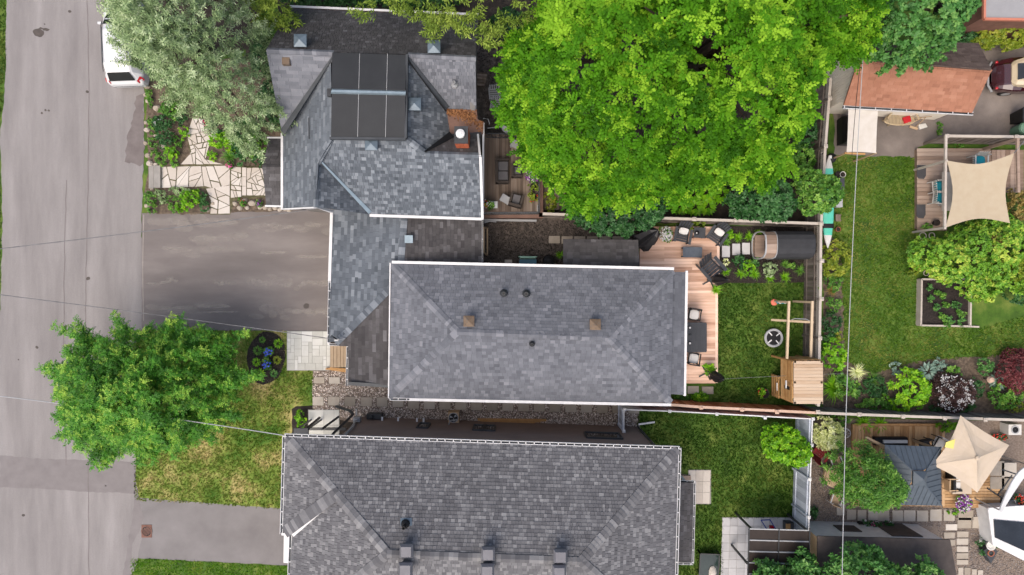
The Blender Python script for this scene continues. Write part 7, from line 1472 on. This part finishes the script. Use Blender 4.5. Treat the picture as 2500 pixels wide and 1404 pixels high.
# ---- trees
tree('locust_tree', 'huge bright lime green tree spreading over the upper right back yard', (1640, 200),
     [(1300, -120), (1290, 30), (1240, 70), (1222, 130), (1228, 170), (1215, 235), (1255, 270), (1285, 300), (1275, 340), (1305, 375), (1345, 400), (1350, 430), (1400, 445), (1405, 485), (1440, 500), (1490, 470), (1540, 480), (1600, 470), (1640, 430), (1690, 470), (1740, 430), (1790, 420), (1850, 410), (1930, 430), (1975, 385), (1960, 340), (2030, 270), (2020, 230), (2060, 130), (2110, 85), (2170, 70), (2200, 30), (2195, -120)],
     6.0, 4.6, (.35, .7), 'lime', 'leaf_lime', .45, 1.0, 1.0, spacing=1.2, limbs=40, flat=1.0, margin=.5, shoots=110, sl=.7, zj=1.3)
def spiky(o, f=(.05, .16)):
    cx, cy = sum(p[0] for p in o) / len(o), sum(p[1] for p in o) / len(o); r = []
    for p, q in zip(o, o[1:] + o[:1]): g = U(*f); r += [p, ((p[0] + q[0]) / 2 * (1 - g) + cx * g, (p[1] + q[1]) / 2 * (1 - g) + cy * g)]
    return r
tree('street_tree', 'green street tree with feathery branches leaning over the road', (330, 960),
     spiky([(42, 912), (75, 900), (118, 905), (130, 880), (95, 800), (140, 790), (175, 835), (215, 830), (235, 768), (262, 805), (330, 800), (375, 815), (392, 780), (412, 780), (425, 810), (460, 800), (490, 815), (520, 830), (568, 815), (540, 860), (520, 880), (545, 900), (618, 925), (560, 950), (548, 985), (560, 1030), (510, 1060), (490, 1095), (440, 1105), (400, 1130), (370, 1110), (340, 1145), (310, 1145), (270, 1100), (225, 1130), (205, 1165), (185, 1160), (185, 1130), (145, 1110), (165, 1090), (95, 1085), (125, 1050), (90, 1030), (120, 1005), (95, 985), (110, 960)]),
     3.6, 3.2, (.25, .5), 'street', 'leaf_street', .2, .8, 1.0, spacing=1.2, limbs=34, margin=1.4, shoots=260, sl=1.7, zj=1.0, rim=2.5)
tree('conifer', 'grey green fluffy conifer overhanging the white car and front garden', (505, 130),
     [(235, -120), (215, 10), (240, 30), (208, 60), (218, 108), (258, 92), (262, 66), (296, 88), (300, 120), (322, 165), (345, 172), (352, 195), (372, 240), (425, 240), (462, 292), (500, 290), (525, 320), (552, 352), (575, 335), (588, 355), (600, 310), (635, 285), (672, 262), (640, 210), (652, 180), (630, 140), (648, 100), (642, 40), (615, -10), (600, -120)],
     4.5, 5.5, (.4, .8), 'fir', 'leaf_conifer', .3, 1.0, 1.15, spacing=1.0, limbs=14, droop=.25, margin=.55, shoots=240, sl=1.1, zj=.9, rim=3)
tree('cedar_tree', 'yellow green cedar hanging over the top left of the gabled house roof', (640, -60),
     [(560, -140), (590, -20), (600, 20), (640, 25), (655, 50), (680, 42), (700, 20), (712, -140)], 5.0, 3.0, (.3, .6), 'cedar', 'leaf_cedar', .2, 1, 1.1, spacing=.8, limbs=8, droop=.25, margin=.3, shoots=40, sl=.9)
tree('cedar_tree', 'cedar with drooping yellow green sprays along the top picture edge', (1120, -120),
     [(845, -160), (852, -4), (868, 8), (880, -22), (940, -20), (962, 2), (985, -2), (1010, 10), (1030, 13), (1034, 36), (1042, 58), (1056, 52), (1064, 22), (1076, 10), (1096, 28), (1110, 36), (1122, 48), (1134, 50), (1140, 18), (1160, 10), (1176, 48), (1185, 78), (1200, 84), (1204, 48), (1220, 44), (1228, 18), (1260, 28), (1300, 18), (1320, -160)], 7.0, 3.0, (.2, .5), 'cedar', 'leaf_cedar', .25, 1.1, 1.1, spacing=1.1, limbs=10, droop=.3, margin=.5, shoots=70, sl=.6)
tree('maple_tree', 'mid green maple overhanging the brown garage roof', (2250, 20),
     [(2110, -140), (2105, 30), (2120, 60), (2098, 100), (2110, 132), (2150, 130), (2180, 162), (2225, 165), (2240, 150), (2280, 145), (2310, 148), (2345, 118), (2368, 95), (2372, 50), (2395, 20), (2390, -140)], 4.6, 3.0, (.4, .85), 'maple', 'leaf_maple', .25, 1.1, .8, spacing=.9, limbs=14, margin=.3, shoots=70, sl=.8, zj=.5)
tree('dark_shrub_tree', 'dark green shrub leaning over the fence beside the small shed', (1500, 500),
     [(1385, 500), (1420, 478), (1490, 470), (1550, 455), (1600, 470), (1635, 500), (1615, 525), (1592, 560), (1560, 560), (1540, 572), (1522, 585), (1505, 565), (1470, 578), (1440, 560), (1395, 540)], 1.6, 1.4, (.25, .5), 'maple', 'leaf_dark', .08, 1.1, .7, spacing=.8, limbs=8, cat='shrub')
tree('blue_green_shrub', 'large blue green shrub behind the fence above the barrel sauna', (1860, 480),
     [(1776, 480), (1800, 442), (1850, 428), (1905, 440), (1940, 495), (1930, 530), (1850, 536), (1790, 520)], 1.8, 1.4, (.25, .5), 'small', 'leaf_dark', .08, 1.7, 1.2, spacing=.8, limbs=8, cat='shrub')
tree('leafy_shrub', 'light green leafy shrub at the corner where the two fences meet', (1990, 470),
     [(1938, 440), (1965, 400), (1992, 415), (2035, 440), (2052, 475), (2032, 510), (1995, 522), (1950, 520)], 1.8, 1.4, (.22, .45), 'maple', 'leaf_mid', .07, 1.2, .6, spacing=.8, limbs=8, cat='shrub')
tree('yellow_green_shrub', 'big mixed yellow green shrub below the cream shade sail', (2370, 640),
     [(2222, 600), (2262, 575), (2300, 590), (2350, 556), (2400, 530), (2450, 520), (2485, 545), (2540, 560), (2540, 690), (2500, 730), (2455, 690), (2420, 740), (2390, 735), (2350, 705), (2300, 690), (2255, 655), (2218, 640)], .9, 1.5, (.25, .5), 'maple', 'leaf_spring', .08, 1.2, .6, spacing=.8, limbs=10, cat='shrub')
tree('small_maple', 'small round lime green maple beside the silver fence', (1912, 1080),
     [(1868, 1070), (1880, 1045), (1915, 1038), (1950, 1055), (1972, 1090), (1975, 1125), (1945, 1136), (1910, 1125), (1880, 1120), (1868, 1090)], 1.2, 1.0, (.2, .42), 'maple', 'leaf_bright', .06, 1.3, .65, spacing=.75, limbs=8)
tree('willow_leaved_tree', 'round green tree covering the left corner of the grey gazebo', (2110, 1160),
     [(2032, 1150), (2035, 1115), (2070, 1095), (2130, 1090), (2175, 1120), (2205, 1170), (2222, 1200), (2200, 1235), (2150, 1245), (2090, 1242), (2055, 1215), (2030, 1185)], 2.2, 1.7, (.3, .55), 'willow', 'leaf_mid', .1, 1.8, 1.1, spacing=.9, limbs=10, margin=.28, shoots=50, sl=.6)
tree('blue_green_tree', 'dark blue green tree over the black roofed shed at the bottom edge', (2120, 1420),
     [(2005, 1405), (2030, 1360), (2060, 1330), (2120, 1318), (2165, 1335), (2175, 1365), (2220, 1375), (2235, 1350), (2270, 1348), (2300, 1385), (2340, 1400), (2340, 1520), (2000, 1520)], 3.0, 1.5, (.3, .55), 'small', 'leaf_maple', .12, 1.9, 1.3, spacing=.95, limbs=10, margin=.25)
tree('blue_green_tree', 'dark blue green tree in front of the pergola at the bottom edge', (1930, 1430),
     [(1842, 1390), (1870, 1375), (1905, 1392), (1935, 1385), (1950, 1350), (1975, 1348), (2000, 1390), (2000, 1520), (1840, 1520)], 2.6, 1.0, (.25, .45), 'small', 'leaf_maple', .1, 1.9, 1.3, spacing=.8, limbs=8)
bush('yellow green hedge along the back of the forecourt at the top right', 2450, 84, 90, 30, 1.5, 'leaf_yellow', 'maple', size=.7, nl=16, cat='hedge', name='hedge')
bush('tan leaved shrub at the right end of the shade sail', 2490, 505, 28, 40, 1.6, 'leaf_tan', 'small'); bush('dark evergreen clump at the right edge below the big mixed shrub', 2495, 715, 26, 30, 1.2, 'leaf_dark', 'small')
bush('orange tinted shrub in the middle of the mixed shrub border', 2410, 595, 24, 18, 2.6, 'leaf_tan', 'small'); bush('yellow flowering shrub at the right side of the mixed border', 2470, 655, 34, 30, 2.7, 'leaf_yellow', 'small')
bush('pale yellow foliage at the lower left of the mixed border', 2232, 655, 18, 14, .7, 'leaf_yellow', 'small')
bush('white and cream variegated shrub beside the wagon wheel', 2024, 1060, 36, 36, 1.3, 'leaf_cream', 'tiny', size=1.3, dens=1.8)
# under the big tree and along the top
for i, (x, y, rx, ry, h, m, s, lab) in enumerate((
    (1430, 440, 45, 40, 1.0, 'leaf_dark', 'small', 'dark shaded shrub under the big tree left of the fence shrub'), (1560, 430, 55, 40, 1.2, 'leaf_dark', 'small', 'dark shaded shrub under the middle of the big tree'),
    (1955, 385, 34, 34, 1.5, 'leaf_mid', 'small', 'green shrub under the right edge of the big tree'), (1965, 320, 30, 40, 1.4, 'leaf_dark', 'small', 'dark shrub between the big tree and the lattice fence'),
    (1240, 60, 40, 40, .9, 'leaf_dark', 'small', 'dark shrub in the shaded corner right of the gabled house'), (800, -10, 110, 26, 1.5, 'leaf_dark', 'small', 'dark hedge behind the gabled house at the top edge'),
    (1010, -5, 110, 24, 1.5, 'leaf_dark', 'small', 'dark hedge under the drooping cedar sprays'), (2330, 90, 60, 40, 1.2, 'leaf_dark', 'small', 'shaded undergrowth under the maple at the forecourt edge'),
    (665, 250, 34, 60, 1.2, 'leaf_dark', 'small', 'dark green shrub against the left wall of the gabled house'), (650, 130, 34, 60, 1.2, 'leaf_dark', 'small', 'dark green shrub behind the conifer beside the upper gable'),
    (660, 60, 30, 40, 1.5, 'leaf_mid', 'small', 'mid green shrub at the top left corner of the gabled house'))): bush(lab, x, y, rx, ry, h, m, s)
for i in range(7):
    x = 1655 + i % 4 * 32 + U(-5, 5); y = 478 + i // 4 * 28 + U(-5, 5)
    hosta(('leftmost upper', 'second upper', 'third upper', 'right upper', 'left lower', 'middle lower', 'right lower')[i] + ' bright broad leaved clump behind the deck fence', x, y, 24, 'leaf_bright', 34, w=.2, group='bright broad leaved clumps', h=.5)
tuft('strappy green clump under the big tree above the bright hostas', 1745, 440, 30, m='leaf_mid', n=110, w=.035); hosta('blue hosta under the right part of the big tree', 1796, 442, 14, 'leaf_blue', 24, w=.14)
# ---- front garden of the gabled house
F_ = (('fresh green perennial clump at the top of the roadside bed', 420, 268, 30, 24, .5, 'leaf_mid', 'tiny'), ('dark green perennial clump in the middle of the roadside bed', 398, 305, 30, 26, .55, 'leaf_dark', 'tiny'),
      ('very dark green clump low in the roadside bed', 402, 342, 26, 22, .5, 'leaf_dark', 'tiny'), ('small bright clump beside the narrow flagstone path', 447, 322, 14, 18, .4, 'leaf_bright', 'tiny'), ('bright green rounded clump above the wide flagstones', 420, 372, 15, 20, .5, 'leaf_bright', 'small'),
      ('pale green clump at the roadside corner above the steps', 388, 385, 22, 17, .45, 'leaf_mid', 'tiny'), ('tiny green clump beside the flagstones at the bed end', 426, 398, 11, 9, .3, 'leaf_mid', 'tiny'),
      ('bright green bush right of the narrow flagstone path', 545, 345, 32, 26, .7, 'leaf_bright', 'small'), ('small lime clump at the edge of the flagstones', 519, 377, 12, 13, .35, 'leaf_bright', 'tiny'), ('dark leafy clump left of the conifer stem', 585, 372, 20, 26, .7, 'leaf_dark', 'small'),
      ('tall green clump between conifer and entry roof', 620, 352, 24, 32, .8, 'leaf_mid', 'small'), ('rust tinted clump beside the entry roof', 630, 392, 18, 16, .6, 'leaf_dark', 'tiny'),
      ('green clump at the road end of the lower island bed', 369, 490, 16, 28, .5, 'leaf_mid', 'tiny'), ('silvery green clump in the island bed', 395, 478, 20, 18, .35, 'leaf_conifer', 'tiny'), ('olive clump in the middle of the island bed', 425, 496, 22, 20, .35, 'leaf_mid', 'tiny'),
      ('bright round bush in the island bed by the flagstones', 463, 488, 27, 24, .7, 'leaf_bright', 'small'), ('tiny lime bush at the driveway edge of the island bed', 437, 508, 9, 9, .4, 'leaf_bright', 'tiny'), ('dusky green clump at the right end of the island bed', 495, 490, 18, 24, .4, 'leaf_dark', 'tiny'), ('pale clump at the top of the island bed', 440, 466, 28, 10, .3, 'leaf_conifer', 'tiny'))
F_ += (('pale green clump at the road edge left of the dark perennials', 372, 305, 13, 22, .35, 'leaf_mid', 'tiny'), ('ferny clump under the lower conifer boughs left of the path', 442, 288, 18, 16, .45, 'leaf_dark', 'tiny'), ('olive clump between the dark perennials and the narrow path', 432, 346, 13, 14, .3, 'leaf_mid', 'tiny'),
       ('green clump under the conifer right of the narrow path', 533, 318, 20, 14, .5, 'leaf_dark', 'small'), ('shaded shrub in the middle of the conifer bed', 600, 318, 28, 26, .8, 'leaf_dark', 'small'), ('leafy clump touching the entry roof edge', 648, 362, 14, 20, .7, 'leaf_mid', 'small'), ('bright clump above the daylilies', 573, 350, 17, 16, .6, 'leaf_bright', 'small'),
       ('low olive cover along the road edge of the bed', 374, 350, 12, 18, .25, 'leaf_mid', 'tiny'), ('weedy clump at the top of the road edge by the car', 366, 238, 11, 24, .25, 'leaf_mid', 'tiny'))
for lab, x, y, rx, ry, h, m, s in F_: bush(lab, x, y, rx, ry, h, m, s)
tuft('spiky green daylily clump above the flagstone landing', 562, 383, 26, m='leaf_mid', n=110, w=.03)
flowering('pink roses beside the flagstone landing', 561, 402, 8, .4, 'leaf_mid', ['petal_pink'], 26, br=.05); flowering('dark cerise flowers at the top of the flagstone path', 505, 300, 9, .45, 'leaf_dark', ['petal_cerise', 'petal_pink'], 22, br=.05); flowering('magenta flowers in the rock border below the landing', 632, 496, 7, .3, 'leaf_mid', ['petal_purple'], 26, br=.04)
flowering('white daisies scattered in the roadside bed', 388, 300, 10, .62, 'leaf_dark', ['petal_white'], 12, br=.035); flowering('green and red foliage plant in the rock border', 592, 492, 9, .25, 'leaf_mid', ['petal_red'], 5, br=.03)
ROCKS = [(384, 265, 9), (361, 213, 7), (357, 232, 6), (362, 247, 6), (358, 300, 6), (360, 318, 7), (357, 350, 6), (382, 332, 6), (401, 358, 7), (363, 380, 7), (366, 400, 9), (382, 402, 6), (360, 503, 7), (373, 462, 5), (575, 498, 7), (586, 508, 7), (598, 490, 8), (618, 496, 10), (605, 508, 6), (636, 507, 6), (648, 508, 7), (660, 511, 6), (672, 508, 7), (684, 512, 6), (696, 511, 6), (508, 512, 7), (520, 497, 5), (706, 514, 6)]
for i, (x, y, r_) in enumerate(ROCKS):
    k = MB(); c = P(x, y, .0); rr = r_ / 50; n_ = 8; ph = [U(.8, 1.2) for _ in range(n_)]
    k.loft([[c + Vector((math.cos(6.283 * j / n_) * rr * s_ * ph[j], math.sin(6.283 * j / n_) * rr * s_ * ph[j] * .85, z_ * rr)) for j in range(n_)] for z_, s_ in ((0, .95), (.5, 1), (.95, .6))], U(0, 1)); o = k.build('border_stone', MT['rock'])
    side = 'roadside edge of the front bed' if i < 14 else 'rock border below the flagstone landing'
    tag(o, ('pale square boulder near the top of the roadside bed' if i == 0 else 'pale stone at the %s, counted %s from the %s' % ('roadside bed edge' if i < 14 else 'border above the driveway', rng_names[i % 14] if i % 14 else 'first', 'top' if i < 14 else 'left')), 'stone', 'border stones')
# ---- oval front bed
for i, (x, y, r_, m) in enumerate(((643, 829, 9, 'leaf_mid'), (682, 838, 13, 'leaf_bright'), (632, 855, 13, 'leaf_mid'), (679, 878, 12, 'leaf_yellow'), (629, 883, 12, 'leaf_bright'), (637, 911, 15, 'leaf_bright'), (671, 911, 11, 'leaf_maple'))):
    hosta(('small hosta at the top of the oval bed', 'bright hosta at the top right of the oval bed', 'hosta left of the upper blue hydrangea', 'yellow green hosta at the right of the oval bed', 'round hosta left of the lower blue hydrangea', 'large hosta at the bottom left of the oval bed', 'blue green hosta at the bottom right of the oval bed')[i], x, y, r_, m, 24, w=.075, h=.12)
for lab, x, y in (('upper blue hydrangea in the oval front bed', 656, 859), ('lower blue hydrangea in the oval front bed', 652, 889)):
    t = bush(lab, x, y, 10, 10, .35, 'leaf_mid', 'small', name='hydrangea', cat='flowers'); c = t.location; blooms(t, [(c.x + math.cos(i * 2.4) * .07 * math.sqrt(i), c.y + math.sin(i * 2.4) * .065 * math.sqrt(i), .4 - .008 * i + U(0, .03)) for i in range(9)], .055, 'petal_blue', single=True)
bush('bright green boxwood beside the entry pad of the lower house', 734, 1023, 18, 24, .7, 'leaf_bright', 'broad', size=.6)
# ---- bed beside the sauna
for lab, x, y, r_, k_ in (('grass clump nearest the deck above the first slab', 1801, 581, 17, 'b'), ('grass clump in the middle above the sauna slabs', 1828, 577, 16, 'b'), ('grass clump right above the sauna step', 1850, 569, 15, 'b'), ('dark grass clump at the deck edge beside the adirondack chair', 1772, 591, 15, 'd'), ('grass clump at the deck edge below the sauna slabs', 1772, 664, 15, 'b'), ('grass clump in the lower row of the sauna bed, left one', 1806, 669, 17, 'b'), ('grass clump in the lower row of the sauna bed, middle one', 1841, 669, 16, 'b'), ('grass clump below the pale round bush', 1878, 679, 15, 'b'), ('bright grass clump in the lower row right of the pale bush', 1915, 677, 18, 'b'), ('olive grass clump at the right end of the sauna bed', 1951, 660, 18, 'd'), ('small grass clump below the sauna door', 1916, 645, 14, 'd'), ('grass tuft beside the shed right wall', 1566, 612, 16, 'b'), ('grass tuft beside the shed left wall', 1367, 622, 14, 'b')):
    tuft(lab, x, y, r_, m='leaf_bright' if k_ == 'b' else 'leaf_mid', n=90, w=.02)
bush('small leafy plant at the deck corner above the slabs', 1778, 571, 8, 8, .3, 'leaf_bright', 'small'); bush('bright round bush in the sauna bed', 1828, 653, 18, 18, .6, 'leaf_bright', 'tiny'); bush('dark leafy plant above the bright round bush', 1806, 636, 19, 13, .4, 'leaf_dark', 'small'); bush('blue green leafy plant beside the bright round bush', 1843, 640, 10, 9, .35, 'leaf_maple', 'small'); bush('pale feathery round bush in the middle of the sauna bed', 1880, 656, 22, 17, .6, 'leaf_conifer', 'tiny'); hosta('pale hosta at the deck edge below the slabs', 1770, 640, 10, 'leaf_cream', 16, w=.08); bush('small round plant at the right of the sauna bed', 1933, 648, 8, 8, .35, 'leaf_mid', 'tiny')
bush('leafy vine over the fence behind the adirondack chairs', 1690, 549, 34, 10, 1.0, 'leaf_yellow', 'small'); bush('low leafy plants left of the slabs by the orange fence', 1702, 969, 9, 8, .25, 'leaf_bright', 'small'); bush('low leafy plant right of the slabs by the orange fence', 1717, 969, 8, 7, .25, 'leaf_bright', 'small'); bush('low green cover under the roof corner by the orange fence', 1665, 970, 20, 7, .25, 'leaf_mid', 'tiny')
pot('dark pot holding the fern at the deck edge', 1746, 706, .17, .3, 'terracotta', .35); tuft('bushy fern in the pot at the deck edge', 1747, 707, 17, m='leaf_bright', n=120, w=.03, z=.62, name='fern')
pot('dark pot holding the bush at the lower deck corner', 1732, 897, .15, .28, 'pot_dark', .35); bush('bright bush in the pot at the lower deck corner', 1733, 899, 15, 15, .4, 'leaf_bright', 'small', z=.6)
pot('dark pot on the lawn beside the playhouse', 1860, 958, .24, .3, 'pot_dark'); flowering('red flowering plant in the pot beside the playhouse', 1861, 957, 11, .3, 'leaf_bright', ['petal_red'], 8, z=.25, br=.04)
pot('white pot holding the white flowers on the deck', 1624, 574, .2, .3, 'pot_white', .35); flowering('white petunias in the pot on the new deck', 1625, 571, 18, .35, 'leaf_mid', ['petal_white'], 130, z=.6, br=.045)
# ---- planters on the raised deck
for lab, x, y, r_, h, ml, pt, n in (('purple and white petunias on the raised deck rail side', 1299, 431, 17, .3, 'leaf_mid', ['petal_purple', 'petal_white', 'petal_purple'], 110), ('yellow green coleus below the purple petunias', 1303, 458, 13, .35, 'leaf_yellow', [], 0), ('yellow green coleus with red tips by the rail', 1302, 482, 13, .35, 'leaf_yellow', ['petal_red'], 5), ('mixed red and white flowers at the lower left of the raised deck', 1187, 497, 10, .3, 'leaf_yellow', ['petal_red', 'petal_white'], 30)):
    pot('planter under the ' + lab, x, y, r_ / 72, .3, 'pot_dark', .8); flowering(lab, x, y, r_, h, ml, pt, n, z=1.05, br=.04) if n else bush(lab, x, y, r_, r_, h, ml, 'tiny', z=1.05)
flowering('green and white leaved plant on the small white stand', 1198, 500, 9, .3, 'leaf_mid', ['petal_white'], 16, z=1.12, br=.03); bush('yellow green shrub right of the raised deck', 1343, 490, 20, 24, .6, 'leaf_yellow', 'tiny')
# ---- borders of the right hand yard
BR = (('yellow green shrub at the top of the border beyond the fence', 2042, 632, 34, 45, .8, 'leaf_yellow', 'small'), ('olive shrub below the yellow green one beyond the fence', 2032, 690, 26, 22, .5, 'leaf_mid', 'tiny'), ('green perennial clump halfway down the border beyond the fence', 2035, 742, 24, 20, .5, 'leaf_mid', 'tiny'), ('leafy dark green clump in the border beyond the swing frame', 2030, 792, 26, 28, .7, 'leaf_dark', 'small'), ('small pale clump above the glossy shrub', 2020, 830, 13, 11, .4, 'leaf_maple', 'tiny'), ('tiny yellow clump beside the glossy shrub', 2048, 822, 11, 14, .4, 'leaf_yellow', 'tiny'),
      ('glossy bright green shrub beside the playhouse', 2036, 869, 30, 36, .9, 'leaf_bright', 'broad'), ('green leafy shrub below the striped grass', 2068, 947, 30, 34, .8, 'leaf_mid', 'broad'), ('dark grassy mass beside the lime shrub', 2135, 945, 36, 26, .4, 'leaf_dark', 'tiny'), ('low dark cover along the fence foot', 2145, 985, 50, 14, .4, 'leaf_mid', 'small'),
      ('big lime yellow shrub in the lower border', 2222, 952, 52, 48, 1.1, 'leaf_bright', 'broad'), ('grey green clump above the lime shrub', 2190, 898, 17, 15, .35, 'leaf_blue', 'tiny'), ('blue green clump at the lawn edge', 2292, 888, 22, 16, .4, 'leaf_blue', 'tiny'), ('green clump with yellow flower beside the purple shrub', 2325, 910, 26, 18, .5, 'leaf_mid', 'small'), ('conical bright green little evergreen', 2407, 892, 18, 22, .9, 'leaf_maple', 'tiny'),
      ('feathery green clump right of the purple shrub', 2385, 945, 20, 26, .5, 'leaf_dark', 'tiny'), ('green and lime shrub at the right of the lower border', 2455, 965, 38, 34, .6, 'leaf_mid', 'small'), ('golden low shrub at the right end of the fence border', 2478, 992, 26, 14, .4, 'leaf_yellow', 'tiny'), ('dark red feathery japanese maple at the right edge', 2490, 905, 48, 50, 1.2, 'leaf_red', 'tiny'),
      ('dark low mass under the white flowered shrub', 2330, 995, 60, 12, .4, 'leaf_dark', 'tiny'), ('low green cover at the foot of the lime shrub', 2190, 1000, 40, 9, .3, 'leaf_mid', 'small'))
for lab, x, y, rx, ry, h, m, s in BR: bush(lab, x, y, rx, ry, h, m, s)
t = bush('dark purple shrub covered in small white flowers', 2328, 958, 52, 46, 1.0, 'leaf_purple', 'tiny', name='flowering_shrub'); c = t.location
ph_ = []
for i in range(46):
    a, f = U(0, 6.28), math.sqrt(U(0.05, 1)); cx_, cy_ = c.x + math.cos(a) * f * .95, c.y + math.sin(a) * f * .85
    for j in range(14): ph_.append((cx_ + random.gauss(0, .07), cy_ + random.gauss(0, .07), 1.02 - .35 * f * f + U(0, .06)))
blooms(t, ph_, .03, 'petal_white')
tuft('cream striped ornamental grass beside the cable', 2088, 906, 26, m='leaf_cream', n=150, w=.03); tuft('fern at the foot of the playhouse beyond the fence', 2030, 945, 40, m='leaf_bright', n=120, w=.06, name='fern'); tuft('tan dry grass clump in the border beyond the fence', 2028, 708, 22, m='leaf_tan', n=90, w=.02); tuft('long green grass between striped grass and lime shrub', 2128, 925, 30, m='leaf_mid', n=100, w=.02)
hosta('blue grey hosta between the lime and purple shrubs', 2258, 906, 24, 'leaf_blue', 34, w=.14); hosta('blue green hosta under the ball lamp', 2430, 928, 26, 'leaf_blue', 34, w=.15)
tuft('bright fern behind the gazebo deck, left one', 2105, 1032, 28, m='leaf_bright', n=80, w=.06, name='fern'); tuft('bright fern behind the gazebo deck, right one', 2145, 1036, 26, m='leaf_bright', n=80, w=.06, name='fern'); bush('green shrub behind the parasol tip', 2318, 1045, 32, 16, .6, 'leaf_bright', 'small'); bush('green leaves between wagon wheel and fence', 2050, 1028, 28, 10, .5, 'leaf_mid', 'small')
flowering('purple and white petunias in the basket below the parasol', 2352, 1228, 21, .4, 'leaf_mid', ['petal_purple', 'petal_white', 'petal_purple'], 170, z=.3, br=.045); flowering('red geraniums beside the heat pump', 2440, 1066, 20, .35, 'leaf_dark', ['petal_red'], 26, br=.05, ry=10); flowering('red geraniums at the right picture edge', 2490, 1218, 14, .35, 'leaf_dark', ['petal_red'], 26, z=.45, br=.05)
bush('dark leafy mound around the white birdbath', 2404, 1335, 26, 24, .35, 'leaf_dark', 'small'); bush('creeping green plant on the pale slab by the petunias', 2326, 1248, 16, 10, .15, 'leaf_bright', 'tiny'); bush('green plant at the foot of the silver fence on the gravel', 1985, 1250, 10, 13, .35, 'leaf_dark', 'small'); bush('weeds growing through the asphalt beside the garage', 2294, 318, 8, 22, .12, 'leaf_mid', 'tiny'); bush('small weeds on the top edge of the sail deck', 2338, 352, 20, 7, .3, 'leaf_mid', 'tiny'); bush('weeds at the lower left corner of the sail deck', 2262, 552, 16, 8, .2, 'leaf_mid', 'tiny', z=.3)
for i, (x, y) in enumerate(((2112, 1279), (2132, 1281), (2172, 1280), (2146, 1284))): flowering(('left leafy plant in the row along the shed wall', 'pink flowering plant in the row along the shed wall', 'right leafy plant in the row along the shed wall', 'reddish plant in the row along the shed wall')[i], x, y, 9, .25, 'leaf_dark', ['petal_pink'] if i in (1, 3) else ['petal_white'], 6 if i == 1 else 2, z=.33, br=.05)
names_ = ['top left', 'top middle', 'upper left', 'upper middle', 'middle left', 'centre', 'middle right', 'lower left', 'lower middle', 'lower right', 'bottom right', 'bottom middle']
for i, (x, y) in enumerate(((2270, 700), (2290, 712), (2272, 728), (2300, 722), (2286, 750), (2308, 745), (2335, 745), (2300, 772), (2320, 780), (2345, 765), (2350, 785), (2312, 790))): bush('%s seedling in the raised vegetable bed' % names_[i], x, y, 7 if i < 6 else 11, 6 if i < 6 else 9, .25, 'leaf_mid' if i % 2 else 'leaf_maple', 'tiny', z=.25, name='seedling', cat='seedling')
